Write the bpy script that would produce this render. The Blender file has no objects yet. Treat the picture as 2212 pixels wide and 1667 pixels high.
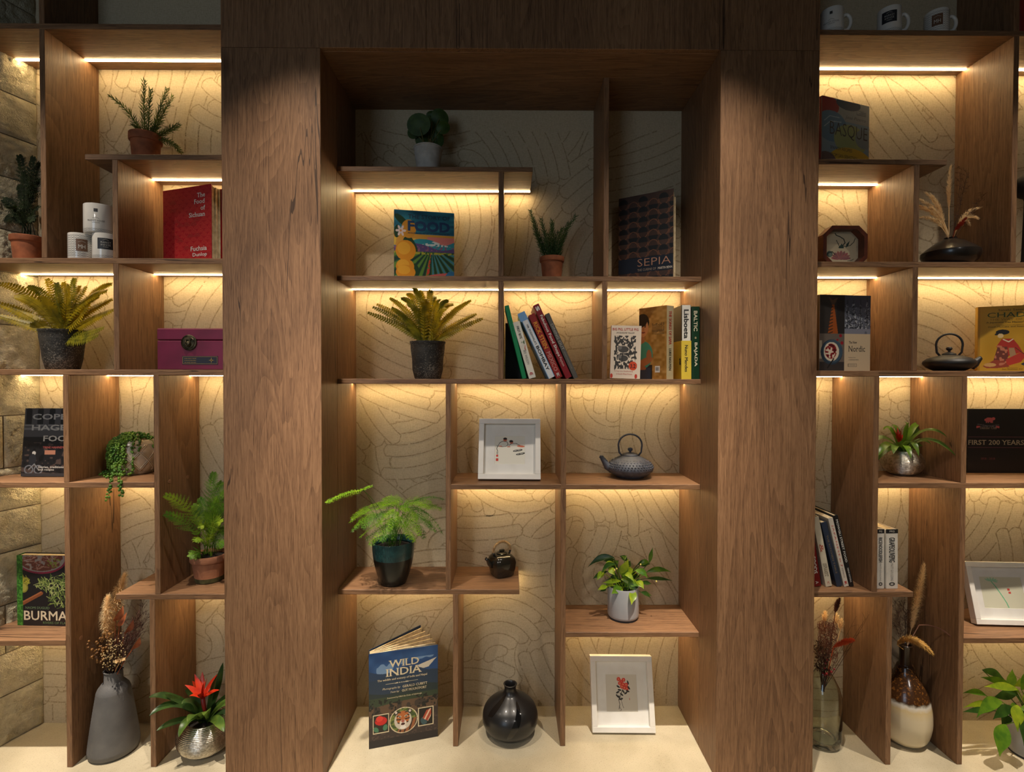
import bpy, bmesh, math, random
import numpy as np
from mathutils import Vector, Matrix

random.seed(7)
SC = bpy.context.scene
COL = SC.collection

# ------------------------------------------------------------------ camera
F, CX, CY = 1120.0, 1106.0, 833.5
E0 = 1.4338                       # eye height over the concrete floor


def rot(p, y, r):
    cp, sp, cw, sw, cr, sr = math.cos(p), math.sin(p), math.cos(y), math.sin(y), math.cos(r), math.sin(r)
    return (np.array([[cw, -sw, 0], [sw, cw, 0], [0, 0, 1]]) @ np.array([[1, 0, 0], [0, cp, -sp], [0, sp, cp]])
            @ np.array([[cr, 0, sr], [0, 1, 0], [-sr, 0, cr]]))


RM = rot(-0.0148, -0.0064, -0.0016)
cam_data = bpy.data.cameras.new('camera')
cam = bpy.data.objects.new('camera', cam_data)
COL.objects.link(cam)
cam_data.sensor_width = 36
cam_data.lens = F / 2212 * 36
cam_data.clip_start = 0.05
m = Matrix.Identity(4)
for i in range(3):
    m[i][0], m[i][1], m[i][2] = RM[i][0], RM[i][2], -RM[i][1]
m[2][3] = E0
cam.matrix_world = m
SC.camera = cam

# ------------------------------------------------------------------ exposure, daylight, ceiling spots, added fill
SC.view_settings.view_transform = 'Standard'
SC.view_settings.look = 'None'
SC.view_settings.exposure = 0.28
SC.view_settings.gamma = 1.0
SC.view_settings.use_curve_mapping = False

world = bpy.data.worlds.new('world')
SC.world = world
world.use_nodes = True
world.node_tree.nodes['Background'].inputs[0].default_value = (1.0, 0.92, 0.76, 1)
world.node_tree.nodes['Background'].inputs[1].default_value = 0.05


def lamp(name, kind, loc, target, energy, color, **kw):
    d = bpy.data.lights.new(name, kind)
    d.energy, d.color = energy, color
    for k, v in kw.items():
        setattr(d, k, v)
    o = bpy.data.objects.new(name, d)
    COL.objects.link(o)
    o.location = loc
    o.rotation_euler = (Vector(target) - Vector(loc)).to_track_quat('-Z', 'Y').to_euler()
    return o


STRIP_E = 38.0
lamp('window_daylight', 'AREA', (-1.9, -2.3, 1.75), (-0.8, 2.2, 0.9), 15, (0.62, 0.8, 1.0), shape='RECTANGLE', size=1.3, size_y=1.7)
SPOT_C = (1.0, 0.87, 0.72)
for sx, tx, k in ((-1.95, -1.62, .95), (-0.72, -0.66, 1.0), (0.66, 0.70, 1.0), (2.0, 1.75, .65)):
    # one ceiling fitting: a wide spill and two tighter beams that reach the floor
    for tz, ty, half, en in ((-0.75, 1.95, 35, 56), (-1.15, 1.92, 17, 135), (-1.43, 1.95, 10, 220)):
        lamp('ceiling_spot', 'SPOT', (sx, 1.3, E0 + 1.52), (tx, ty, E0 + tz), en * k, SPOT_C,
             spot_size=math.radians(2 * half), spot_blend=1.0, shadow_soft_size=0.02)
for sx, tx, en in ((-1.3, -1.0, 84), (1.3, 0.9, 52)):  # soft fill added to brighten the lower columns, in place of floor bounce
    lamp('fill_spot', 'SPOT', (sx, -1.6, E0 + 1.5), (tx, 1.95, E0 - 0.95), en, (1.0, 0.92, 0.84),
         spot_size=math.radians(52), spot_blend=1.0, shadow_soft_size=0.2)

# ------------------------------------------------------------------ pixel rays -> world points on real planes
def ray(px, py):
    return RM @ np.array([(px - CX) / F, 1.0, (CY - py) / F])


def at(px, py, Y):
    d = ray(px, py)
    s = Y / d[1]
    return Vector((d[0] * s, Y, E0 + d[2] * s))


def onz(px, py, Z):
    d = ray(px, py)
    s = (Z - E0) / d[2]
    return Vector((d[0] * s, d[1] * s, Z))


YP, YC, YB, YS, YSB = 1.8301, 2.0, 2.247, 1.8974, 2.1455


def yc(t):
    return YC + t * (YB - YC)


def ys(t):
    return YS + t * (YSB - YS)


TS, TC = 0.020, 0.019             # board thickness, side bays and centre bay
Z = {k: v + E0 for k, v in dict(A=1.2756, B=.8086, C=.4338, D=.0298, E=-.382, F=-.7929, G=-.9632,
                                N=1.270, O=.8025, P=.429, Q=.0298, R=-.3828, S=-.787, T=-.9597,
                                H=.810, I=.3928, J=-.0026, K=-.4107, L=-.8192, M=-.9869).items()}   # shelf tops
LINT = 1.1515 + E0
TOPZ = E0 + 2.6

# ------------------------------------------------------------------ colours and materials
def lin(c):
    c = np.asarray(c, float) / 255.0
    return np.where(c <= 0.04045, c / 12.92, ((c + 0.055) / 1.055) ** 2.4)


def rgba(c):
    return tuple(lin(c)) + (1.0,)


def new_mat(name):
    mt = bpy.data.materials.new(name)
    mt.use_nodes = True
    n, l = mt.node_tree.nodes, mt.node_tree.links
    return mt, n, l, n['Principled BSDF']


def ramp(n, stops):
    r = n.new('ShaderNodeValToRGB')
    e = r.color_ramp.elements
    while len(e) < len(stops):
        e.new(0.5)
    for i, (p, c) in enumerate(stops):
        e[i].position = p
        e[i].color = c if len(c) == 4 else tuple(c) + (1,)
    return r


def math_n(n, l, op, a, b=None, c=None):
    q = n.new('ShaderNodeMath')
    q.operation = op
    for i, v in enumerate((a, b, c)):
        if v is None:
            continue
        if isinstance(v, (int, float)):
            q.inputs[i].default_value = v
        else:
            l.new(v, q.inputs[i])
    return q.outputs[0]


def noise(n, l, vec, scale, detail=2, dist=0, rough=0.5):
    q = n.new('ShaderNodeTexNoise')
    q.inputs['Scale'].default_value = scale
    q.inputs['Detail'].default_value = detail
    q.inputs['Distortion'].default_value = dist
    q.inputs['Roughness'].default_value = rough
    if vec is not None:
        l.new(vec, q.inputs['Vector'])
    return q


def mixc(n, l, fac, a, b, mode='MIX'):
    q = n.new('ShaderNodeMix')
    q.data_type = 'RGBA'
    q.blend_type = mode
    for i, v in ((0, fac), (6, a), (7, b)):
        if isinstance(v, (int, float)):
            q.inputs[i].default_value = v
        elif isinstance(v, tuple):
            q.inputs[i].default_value = v
        else:
            l.new(v, q.inputs[i])
    return q.outputs[2]


def bump(n, l, height, strength, dist, bsdf):
    b = n.new('ShaderNodeBump')
    b.inputs['Strength'].default_value = strength
    b.inputs['Distance'].default_value = dist
    l.new(height, b.inputs['Height'])
    l.new(b.outputs[0], bsdf.inputs['Normal'])


_mc = {}


def M(name, c, rough=0.5, metal=0.0, c2=None, sc=20, bs=0, bsc=60, spec=0.5, coat=0, trans=0, sub=0):
    """plain procedural material: base colour broken up by noise, optional fine relief"""
    if name in _mc:
        return _mc[name]
    mt, n, l, b = new_mat(name)
    tc = n.new('ShaderNodeTexCoord')
    c2 = c2 or tuple(x * 0.82 for x in c)
    nz = noise(n, l, tc.outputs['Object'], sc, 3)
    r = ramp(n, [(0.35, rgba(c2)), (0.62, rgba(c))])
    l.new(nz.outputs['Fac'], r.inputs[0])
    l.new(r.outputs[0], b.inputs['Base Color'])
    b.inputs['Roughness'].default_value = rough
    b.inputs['Metallic'].default_value = metal
    b.inputs['Specular IOR Level'].default_value = spec
    b.inputs['Coat Weight'].default_value = coat
    b.inputs['Coat Roughness'].default_value = 0.08
    b.inputs['Transmission Weight'].default_value = trans
    if bs:
        nb = noise(n, l, tc.outputs['Object'], bsc, 4)
        bump(n, l, nb.outputs['Fac'], bs, 0.004, b)
    _mc[name] = mt
    return mt


def ink(c, rough=0.5, metal=0.0):
    return M('ink_%d_%d_%d' % tuple(c), c, rough, metal, c2=tuple(x * 0.95 for x in c))


def wood(name, axis, dark=1.0):
    mt, n, l, b = new_mat(name)
    tc = n.new('ShaderNodeTexCoord')
    oi = n.new('ShaderNodeObjectInfo')
    off = n.new('ShaderNodeVectorMath')
    off.operation = 'MULTIPLY_ADD'
    cv = n.new('ShaderNodeCombineXYZ')
    for i in range(3):
        l.new(oi.outputs['Random'], cv.inputs[i])
    l.new(cv.outputs[0], off.inputs[0])
    off.inputs[1].default_value = (37, 53, 71)
    l.new(tc.outputs['Object'], off.inputs[2])

    def stretched(k):
        mp = n.new('ShaderNodeMapping')
        s = [1, 1, 1]
        s[axis] = k
        mp.inputs['Scale'].default_value = s
        l.new(off.outputs[0], mp.inputs['Vector'])
        return mp.outputs[0]
    warp = noise(n, l, stretched(0.25), 9, 3)
    wv = n.new('ShaderNodeVectorMath')
    wv.operation = 'MULTIPLY_ADD'
    l.new(warp.outputs['Color'], wv.inputs[0])
    wv.inputs[1].default_value = (0.012, 0.012, 0.012)
    l.new(stretched(0.09), wv.inputs[2])
    broad = noise(n, l, wv.outputs[0], 4.2, 3, 0.5)              # cathedral figure: contour lines of a slow field
    rings = math_n(n, l, 'FRACT', math_n(n, l, 'MULTIPLY', broad.outputs['Fac'], 34.0))
    tone = noise(n, l, stretched(0.16), 3.4, 3, 0.6)
    fine = noise(n, l, stretched(0.03), 230, 3, 0.2, 0.7)
    fine2 = noise(n, l, stretched(0.06), 620, 2, 0.0, 0.6)
    pores = noise(n, l, stretched(0.035), 480, 2)
    r = ramp(n, [(0.0, rgba((78 * dark, 54 * dark, 37 * dark))), (0.45, rgba((129 * dark, 95 * dark, 67 * dark))), (1.0, rgba((166 * dark, 127 * dark, 92 * dark)))])
    f = math_n(n, l, 'MULTIPLY', rings, -0.20)
    f = math_n(n, l, 'MULTIPLY_ADD', tone.outputs['Fac'], 0.60, f)
    f = math_n(n, l, 'MULTIPLY_ADD', fine.outputs['Fac'], 0.95, f)
    f = math_n(n, l, 'MULTIPLY_ADD', fine2.outputs['Fac'], 0.45, f)
    f = math_n(n, l, 'SUBTRACT', f, 0.43)
    l.new(f, r.inputs[0])
    pr = ramp(n, [(0.30, (0.42, 0.38, 0.35)), (0.42, (1, 1, 1))])
    l.new(pores.outputs['Fac'], pr.inputs[0])
    col = mixc(n, l, 0.85, r.outputs[0], pr.outputs[0], 'MULTIPLY')
    # long cracks and knots
    ck = noise(n, l, stretched(0.026), 8.0, 3, 0.4)
    ca = math_n(n, l, 'ABSOLUTE', math_n(n, l, 'SUBTRACT', ck.outputs['Fac'], 0.5))
    cm = noise(n, l, stretched(0.5), 1.9, 1)
    crk = math_n(n, l, 'MULTIPLY', math_n(n, l, 'LESS_THAN', ca, 0.0022), math_n(n, l, 'GREATER_THAN', cm.outputs['Fac'], 0.56))
    col = mixc(n, l, math_n(n, l, 'MULTIPLY', crk, 0.75), col, rgba((38, 25, 18)))
    vo = n.new('ShaderNodeTexVoronoi')
    vo.inputs['Scale'].default_value = 3.1
    l.new(stretched(0.55), vo.inputs['Vector'])
    kr = ramp(n, [(0.0, (0.25, 0.2, 0.18)), (0.045, (0.55, 0.5, 0.47)), (0.10, (1, 1, 1))])
    l.new(vo.outputs['Distance'], kr.inputs[0])
    col = mixc(n, l, 0.85, col, kr.outputs[0], 'MULTIPLY')
    l.new(col, b.inputs['Base Color'])
    b.inputs['Roughness'].default_value = 0.5
    b.inputs['Specular IOR Level'].default_value = 0.35
    h = math_n(n, l, 'ADD', fine.outputs['Fac'], pores.outputs['Fac'])
    bump(n, l, h, 0.35, 0.0012, b)
    return mt


WV, WH = wood('oak_vertical', 2), wood('oak_horizontal', 0)


def wallpaper(name, tint):
    """linen ground; with tint the drier, darker brown of the brushed print"""
    mt, n, l, b = new_mat(name)
    tc = n.new('ShaderNodeTexCoord')
    th = None
    for sc in ((0.12, 1, 1), (1, 1, 0.12)):
        mp = n.new('ShaderNodeMapping')
        mp.inputs['Scale'].default_value = sc
        l.new(tc.outputs['Object'], mp.inputs['Vector'])
        q = noise(n, l, mp.outputs[0], 800, 2).outputs['Fac']
        th = q if th is None else math_n(n, l, 'ADD', th, q)
    tr = ramp(n, [(0.62, rgba((180, 163, 132))), (1.0, rgba((203, 186, 156)))])
    l.new(math_n(n, l, 'MULTIPLY', th, 0.9), tr.inputs[0])
    col = tr.outputs[0]
    if tint:
        gr = noise(n, l, tc.outputs['Object'], 170, 3)
        gm = ramp(n, [(0.34, (0.18, 0.18, 0.18)), (0.62, (0.72, 0.72, 0.72))])
        l.new(gr.outputs['Fac'], gm.inputs[0])
        col = mixc(n, l, gm.outputs[0], col, rgba((138, 115, 82)))
    l.new(col, b.inputs['Base Color'])
    b.inputs['Roughness'].default_value = 0.85
    b.inputs['Specular IOR Level'].default_value = 0.15
    bump(n, l, th, 0.25, 0.001, b)
    return mt


def concrete():
    mt, n, l, b = new_mat('beige_concrete')
    tc = n.new('ShaderNodeTexCoord')
    a = noise(n, l, tc.outputs['Object'], 3.2, 6, 0.4, 0.6)
    r = ramp(n, [(0.3, rgba((172, 160, 132))), (0.7, rgba((204, 193, 166)))])
    l.new(a.outputs['Fac'], r.inputs[0])
    g = noise(n, l, tc.outputs['Object'], 260, 2)
    gr = ramp(n, [(0.30, (0.55, 0.52, 0.48)), (0.40, (1, 1, 1))])
    l.new(g.outputs['Fac'], gr.inputs[0])
    v = n.new('ShaderNodeTexVoronoi')
    v.inputs['Scale'].default_value = 34
    l.new(tc.outputs['Object'], v.inputs['Vector'])
    vr = ramp(n, [(0.0, (0.35, 0.33, 0.3)), (0.045, (0.6, 0.58, 0.55)), (0.07, (1, 1, 1))])
    l.new(v.outputs['Distance'], vr.inputs[0])
    c = mixc(n, l, 0.7, r.outputs[0], gr.outputs[0], 'MULTIPLY')
    c = mixc(n, l, 0.6, c, vr.outputs[0], 'MULTIPLY')
    l.new(c, b.inputs['Base Color'])
    b.inputs['Roughness'].default_value = 0.55
    bump(n, l, g.outputs['Fac'], 0.15, 0.001, b)
    return mt


def stone_mat():
    mt, n, l, b = new_mat('painted_stone')
    tc = n.new('ShaderNodeTexCoord')
    a = noise(n, l, tc.outputs['Object'], 18, 5, 0.3, 0.6)
    r = ramp(n, [(0.3, rgba((186, 174, 142))), (0.62, rgba((224, 213, 182)))])
    l.new(a.outputs['Fac'], r.inputs[0])
    l.new(r.outputs[0], b.inputs['Base Color'])
    b.inputs['Roughness'].default_value = 0.7
    f = noise(n, l, tc.outputs['Object'], 70, 6, 0.6, 0.65)
    bump(n, l, math_n(n, l, 'ADD', f.outputs['Fac'], noise(n, l, tc.outputs['Object'], 150, 4, 0.4, 0.6).outputs['Fac']), 1.0, 0.012, b)
    return mt


WALLP, WALLPRINT, CONC, STONE = wallpaper('linen_wallpaper', False), wallpaper('brushed_print', True), concrete(), stone_mat()


def emit_mat(name, c, e):
    mt, n, l, b = new_mat(name)
    b.inputs['Base Color'].default_value = (1, 1, 1, 1)
    b.inputs['Emission Color'].default_value = tuple(c) + (1,)
    b.inputs['Emission Strength'].default_value = e
    return mt


LED = emit_mat('warm_led', (1.0, 0.745, 0.385), STRIP_E)


def print_mat(name, rough=0.42):
    mt, n, l, b = new_mat(name)
    at_ = n.new('ShaderNodeAttribute')
    at_.attribute_name = 'Col'
    l.new(at_.outputs['Color'], b.inputs['Base Color'])
    b.inputs['Roughness'].default_value = rough
    return mt


PRINT, PRINT_MATT = print_mat('printed_paper'), print_mat('printed_matt_paper', 0.8)
PAGES = M('book_pages', (226, 208, 172), 0.8, c2=(196, 176, 138), sc=60)
SOIL = M('potting_soil', (38, 28, 20), 0.95, c2=(16, 11, 8), sc=90, bs=1.0, bsc=120)

# ------------------------------------------------------------------ mesh helpers
class MB:
    def __init__(s):
        s.v, s.f = [], []

    def add(s, vs, fs):
        k = len(s.v)
        s.v += [tuple(p) for p in vs]
        s.f += [tuple(i + k for i in q) for q in fs]

    def box(s, a, b, c=0.0):
        x0, y0, z0 = a
        x1, y1, z1 = b
        if c <= 0:
            s.add([(x0, y0, z0), (x1, y0, z0), (x1, y1, z0), (x0, y1, z0), (x0, y0, z1), (x1, y0, z1), (x1, y1, z1), (x0, y1, z1)],
                  [(0, 3, 2, 1), (4, 5, 6, 7), (0, 1, 5, 4), (1, 2, 6, 5), (2, 3, 7, 6), (3, 0, 4, 7)])
            return s
        bm = bmesh.new()
        bmesh.ops.create_cube(bm, size=1)
        for v in bm.verts:
            v.co = Vector(((x0 + x1) / 2 + v.co.x * (x1 - x0), (y0 + y1) / 2 + v.co.y * (y1 - y0), (z0 + z1) / 2 + v.co.z * (z1 - z0)))
        bmesh.ops.bevel(bm, geom=bm.edges[:], offset=c, segments=1, affect='EDGES', profile=0.5)
        bm.verts.index_update()
        s.add([v.co[:] for v in bm.verts], [[v.index for v in f.verts] for f in bm.faces])
        bm.free()
        return s

    def lathe(s, prof, seg=32, c=(0, 0, 0), cap0=True, cap1=True, sx=1.0, sy=1.0):
        k = len(s.v)
        for r, z in prof:
            for i in range(seg):
                a = 2 * math.pi * i / seg
                s.v.append((c[0] + sx * r * math.cos(a), c[1] + sy * r * math.sin(a), c[2] + z))
        n = len(prof)
        for j in range(n - 1):
            for i in range(seg):
                q = (i + 1) % seg
                s.f.append((k + j * seg + i, k + j * seg + q, k + (j + 1) * seg + q, k + (j + 1) * seg + i))
        if cap0:
            s.f.append(tuple(k + i for i in reversed(range(seg))))
        if cap1:
            s.f.append(tuple(k + (n - 1) * seg + i for i in range(seg)))
        return s

    def tube(s, pts, r, seg=6, cap=True):
        pts = [Vector(p) for p in pts]
        n = len(pts)
        rs = r if isinstance(r, (list, tuple)) else [r] * n
        k = len(s.v)
        up = Vector((0.13, 0.31, 0.94))
        for i, p in enumerate(pts):
            t = (pts[min(i + 1, n - 1)] - pts[max(i - 1, 0)]).normalized()
            a = t.cross(up)
            if a.length < 1e-4:
                a = t.cross(Vector((1, 0, 0)))
            a.normalize()
            b = t.cross(a)
            up = -b if False else up
            for j in range(seg):
                an = 2 * math.pi * j / seg
                s.v.append(tuple(p + (a * math.cos(an) + b * math.sin(an)) * rs[i]))
        for i in range(n - 1):
            for j in range(seg):
                q = (j + 1) % seg
                s.f.append((k + i * seg + j, k + i * seg + q, k + (i + 1) * seg + q, k + (i + 1) * seg + j))
        if cap:
            s.f.append(tuple(k + j for j in reversed(range(seg))))
            s.f.append(tuple(k + (n - 1) * seg + j for j in range(seg)))
        return s

    def ball(s, c, r, seg=8, rings=5, sz=1.0):
        prof = [(r * math.sin(math.pi * i / rings), -r * sz * math.cos(math.pi * i / rings)) for i in range(rings + 1)]
        prof[0] = (r * 0.05, prof[0][1])
        prof[-1] = (r * 0.05, prof[-1][1])
        return s.lathe(prof, seg, c)

    def leaf(s, path, width, up=Vector((0, 0, 1)), fold=0.25, shape=None, side=None):
        """a folded blade along path; width = full width at the widest"""
        n = len(path)
        k = len(s.v)
        sh = shape or (lambda t: math.sin(math.pi * min(1, t * 0.98 + 0.02) ** 0.75))
        for i, p in enumerate(path):
            t = (path[min(i + 1, n - 1)] - path[max(i - 1, 0)]).normalized()
            sd = side if side is not None else t.cross(up)
            if sd.length < 1e-3:
                sd = Vector((1, 0, 0))
            sd = sd.normalized()
            nr = sd.cross(t).normalized()
            w = width * 0.5 * max(0.02, sh(i / (n - 1)))
            s.v += [tuple(p - sd * w + nr * w * fold), tuple(p), tuple(p + sd * w + nr * w * fold)]
        for i in range(n - 1):
            a = k + i * 3
            s.f += [(a, a + 1, a + 4, a + 3), (a + 1, a + 2, a + 5, a + 4)]
        return s

    def build(s, name, mat, parent=None, smooth=False, **props):
        me = bpy.data.meshes.new(name)
        me.from_pydata(s.v, [], s.f)
        if smooth:
            me.polygons.foreach_set('use_smooth', [True] * len(me.polygons))
            if smooth != 'all':
                me.set_sharp_from_angle(angle=math.radians(38 if smooth is True else smooth))
        me.materials.append(mat)
        me.update()
        o = bpy.data.objects.new(name, me)
        COL.objects.link(o)
        if parent is not None:
            o.parent = parent
        for a, b in props.items():
            o[a] = b
        return o


def thing(name, label, cat, loc=(0, 0, 0), rot_=(0, 0, 0), group=None):
    o = bpy.data.objects.new(name, None)
    COL.objects.link(o)
    o.empty_display_size = 0.05
    o.location = loc
    o.rotation_euler = rot_
    o['label'], o['category'] = label, cat
    if group:
        o['group'] = group
    return o


def bez(a, b, c, n):
    a, b, c = Vector(a), Vector(b), Vector(c)
    return [a * (1 - t) ** 2 + b * 2 * t * (1 - t) + c * t * t for t in [i / n for i in range(n + 1)]]


def rnd(a, b):
    return random.uniform(a, b)


# ------------------------------------------------------------------ lettering queue (real flat letters, fitted to a box)
TQ = []


def text(s, parent, ctr, xd, yd, w, h, mat, bold=0.0, wrap=None, shear=0.0, space=1.0):
    TQ.append((s, parent, Vector(ctr), Vector(xd), Vector(yd), w, h, mat, bold, wrap, shear, space))


def dress_letters(me, co, serif, bold):
    """weight by laying the outline over itself with tiny shifts; serifs as small feet on the ends of the stems"""
    fs = [list(p.vertices) for p in me.polygons]
    vs = [tuple(c) for c in co]
    if serif:
        use = {}
        for p in me.polygons:
            for e in p.edge_keys:
                use[e] = use.get(e, 0) + 1
        cyp = {}
        for p in me.polygons:
            for e in p.edge_keys:
                cyp[e] = p.center.y
        for (a, b), k in use.items():
            (x0, y0, _), (x1, y1, _) = co[a], co[b]
            w = abs(x1 - x0)
            if k == 1 and abs(y0 - y1) < 1e-3 and .03 < w < .17:
                x0, x1 = min(x0, x1), max(x0, x1)
                s_ = 1 if cyp[(a, b)] > y0 else -1
                q = len(vs)
                e_, h_ = .055, .030 * s_
                vs += [(x, yy, 1e-5 + 1e-5 * (q % 3)) for x, yy in ((x0 - e_, y0), (x1 + e_, y0), (x1 + e_, y0 + h_), (x0 - e_, y0 + h_))]
                fs.append([q, q + 1, q + 2, q + 3] if s_ > 0 else [q + 3, q + 2, q + 1, q])
    if bold > 0:
        n0, f0, v0 = len(vs), list(fs), list(vs)
        for i, (dx, dy) in enumerate(((-1, -1), (1, -1), (-1, 1), (1, 1))):
            k = len(vs)
            vs += [(x + dx * bold, y + dy * bold, z + 6e-5 * (i + 1)) for x, y, z in v0]
            fs += [[j + k for j in f] for f in f0]
    m2 = bpy.data.meshes.new('lettering')
    m2.from_pydata(vs, [], fs)
    bpy.data.meshes.remove(me)
    return m2, np.array(vs)


def set_text():
    tmp = []
    for (s, parent, ctr, xd, yd, w, h, mat, bold, wrap, shear, space) in TQ:
        cu = bpy.data.curves.new('lettering', 'FONT')
        cu.body = s.lstrip('§')
        cu.resolution_u = 2
        cu.offset = min(0.0, bold)
        cu.shear = shear
        cu.space_character = space
        cu.align_x = 'CENTER'
        o = bpy.data.objects.new('lettering_tmp', cu)
        COL.objects.link(o)
        tmp.append(o)
    dg = bpy.context.evaluated_depsgraph_get()
    dg.update()
    for o, (s, parent, ctr, xd, yd, w, h, mat, bold, wrap, shear, space) in zip(tmp, TQ):
        me = bpy.data.meshes.new_from_object(o.evaluated_get(dg))
        nv = len(me.vertices)
        if nv:
            co = np.empty(nv * 3)
            me.vertices.foreach_get('co', co)
            co = co.reshape(-1, 3)
            if s[0] == '§' or bold > 0:
                me, co = dress_letters(me, co, s[0] == '§', max(0.0, bold))
            lo, hi = co.min(0), co.max(0)
            u = ((co[:, 0] - (lo[0] + hi[0]) / 2) / max(hi[0] - lo[0], 1e-6)) * w
            v = ((co[:, 1] - (lo[1] + hi[1]) / 2) / max(hi[1] - lo[1], 1e-6)) * h
            if wrap:                                  # wrap round a vertical cylinder: (radius, angle of the centre)
                r, a0 = wrap
                r = r + co[:, 2]
                a = a0 + u / wrap[0]
                out = np.stack([ctr.x + r * np.cos(a), ctr.y + r * np.sin(a), ctr.z + v], 1)
            else:
                out = np.array(ctr)[None] + u[:, None] * np.array(xd)[None] + v[:, None] * np.array(yd)[None] + co[:, 2:3] * np.array(xd.cross(yd))[None]
            me.vertices.foreach_set('co', np.ascontiguousarray(out, dtype=np.float32).ravel())
            me.materials.clear()
            me.materials.append(mat)
            me.update()
            q = bpy.data.objects.new('lettering', me)
            COL.objects.link(q)
            q.parent = parent
        cu = o.data
        bpy.data.objects.remove(o)
        bpy.data.curves.remove(cu)


# ------------------------------------------------------------------ printed pictures: colour painted per vertex on a fine grid
def canvas(w, h, c):
    w, h = int(w * 1.7), int(h * 1.7)
    V, U = np.mgrid[0:h + 1, 0:w + 1]
    return (U / w, V / h, np.ones((h + 1, w + 1, 3)) * np.array(c, float))


def put(img, mask, c):
    mk = np.clip(mask.astype(float), 0, 1)[..., None]
    img[:] = img * (1 - mk) + np.array(c, float) * mk


def ell(U, V, x, y, rx, ry, a=0.0):
    dx, dy = U - x, V - y
    ca, sa = math.cos(a), math.sin(a)
    return (((dx * ca + dy * sa) / rx) ** 2 + ((-dx * sa + dy * ca) / ry) ** 2) < 1


def poly(U, V, pts):
    inside = np.zeros(U.shape, bool)
    n = len(pts)
    for i in range(n):
        (x0, y0), (x1, y1) = pts[i], pts[(i + 1) % n]
        if y0 == y1:
            continue
        c = ((V < y0) != (V < y1)) & (U < (x1 - x0) * (V - y0) / (y1 - y0) + x0)
        inside ^= c
    return inside


def seg_d(U, V, x0, y0, x1, y1, asp=1.0):
    dx, dy = x1 - x0, (y1 - y0) * asp
    px, py = U - x0, (V - y0) * asp
    t = np.clip((px * dx + py * dy) / (dx * dx + dy * dy + 1e-9), 0, 1)
    return np.hypot(px - t * dx, py - t * dy)


def line(U, V, img, pts, w, c, asp=1.0):
    for (a, b) in zip(pts[:-1], pts[1:]):
        put(img, seg_d(U, V, a[0], a[1], b[0], b[1], asp) < w, c)


def strokes(U, V, img, n, reg, cols, ln, wd, seed=1, ang=None):
    """short random brush strokes inside an ellipse (x, y, rx, ry)"""
    g = np.random.RandomState(seed)
    for k in range(n):
        a, q = g.rand() * 6.283, g.rand() ** .5
        x, y = reg[0] + reg[2] * q * math.cos(a), reg[1] + reg[3] * q * math.sin(a)
        b = g.rand() * 6.283 if ang is None else ang + (g.rand() - .5) * .8
        l = ln * (.5 + g.rand())
        line(U, V, img, [(x - l * math.cos(b), y - l * math.sin(b) * .75), (x + l * .2 * math.sin(b), y), (x + l * math.cos(b), y + l * math.sin(b) * .75)], wd * (.6 + .8 * g.rand()), cols[g.randint(len(cols))], 1.33)


def vn(U, V, sx, sy, seed):
    g = np.random.RandomState(seed).rand(int(sy) + 3, int(sx) + 3)
    x, y = U * sx, V * sy
    i, j = np.floor(x).astype(int), np.floor(y).astype(int)
    fx, fy = x - i, y - j
    fx, fy = fx * fx * (3 - 2 * fx), fy * fy * (3 - 2 * fy)
    return (g[j, i] * (1 - fx) + g[j, i + 1] * fx) * (1 - fy) + (g[j + 1, i] * (1 - fx) + g[j + 1, i + 1] * fx) * fy


def picture(name, art, w, h, parent, y=-0.0004, org=(0, 0), mat=None):
    """grid in the local xz plane, facing -Y, painted from art = (U, V, img), V running down"""
    U, V, img = art
    ny, nx = U.shape
    co = np.stack([org[0] + U * w, np.full(U.shape, y), org[1] + (1 - V) * h], -1).reshape(-1, 3)
    idx = np.arange(nx * ny).reshape(ny, nx)
    q = np.stack([idx[1:, :-1], idx[1:, 1:], idx[:-1, 1:], idx[:-1, :-1]], -1).reshape(-1, 4)
    me = bpy.data.meshes.new(name)
    me.vertices.add(len(co))
    me.vertices.foreach_set('co', co.ravel())
    me.loops.add(q.size)
    me.loops.foreach_set('vertex_index', q.ravel())
    me.polygons.add(len(q))
    me.polygons.foreach_set('loop_start', np.arange(0, q.size, 4))
    me.polygons.foreach_set('loop_total', np.full(len(q), 4))
    me.update(calc_edges=True)
    ca = me.color_attributes.new('Col', 'FLOAT_COLOR', 'POINT')
    ca.data.foreach_set('color', np.concatenate([lin(np.clip(img, 0, 255)), np.ones(U.shape + (1,))], -1).ravel())
    me.materials.append(mat or PRINT)
    o = bpy.data.objects.new(name, me)
    COL.objects.link(o)
    o.parent = parent
    return o

# ================================================================== the setting
def struct(name, mb, mat, **kw):
    o = mb.build(name, mat, None, **kw)
    o['kind'] = 'structure'
    return o


PL, PIL, PIR, PR = -1.0051, -0.6594, 0.7429, 1.0909
struct('floor', MB().box((-3, -2.6, -0.12), (3.2, 2.4, 0.0)), CONC)
struct('ceiling', MB().box((-3, -2.6, TOPZ), (3.2, 2.4, TOPZ + 0.1)), M('ceiling_paint', (70, 64, 58), 0.9))
wb_ = struct('wall_back', MB().box((PIL - 0.03, YB, 0.0), (PIR + 0.03, YB + 0.06, TOPZ)), WALLP)
wbl = struct('wall_back_left', MB().box((-2.2, YSB, 0.0), (PL + 0.02, YSB + 0.06, TOPZ)), WALLP)
wbr = struct('wall_back_right', MB().box((PR - 0.02, YSB, 0.0), (2.6, YSB + 0.06, TOPZ)), WALLP)

struct('wall_right', MB().box((2.452, -2.6, 0.0), (2.6, YSB, TOPZ)), M('side_wall_paint', (150, 138, 118), .9))

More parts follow.
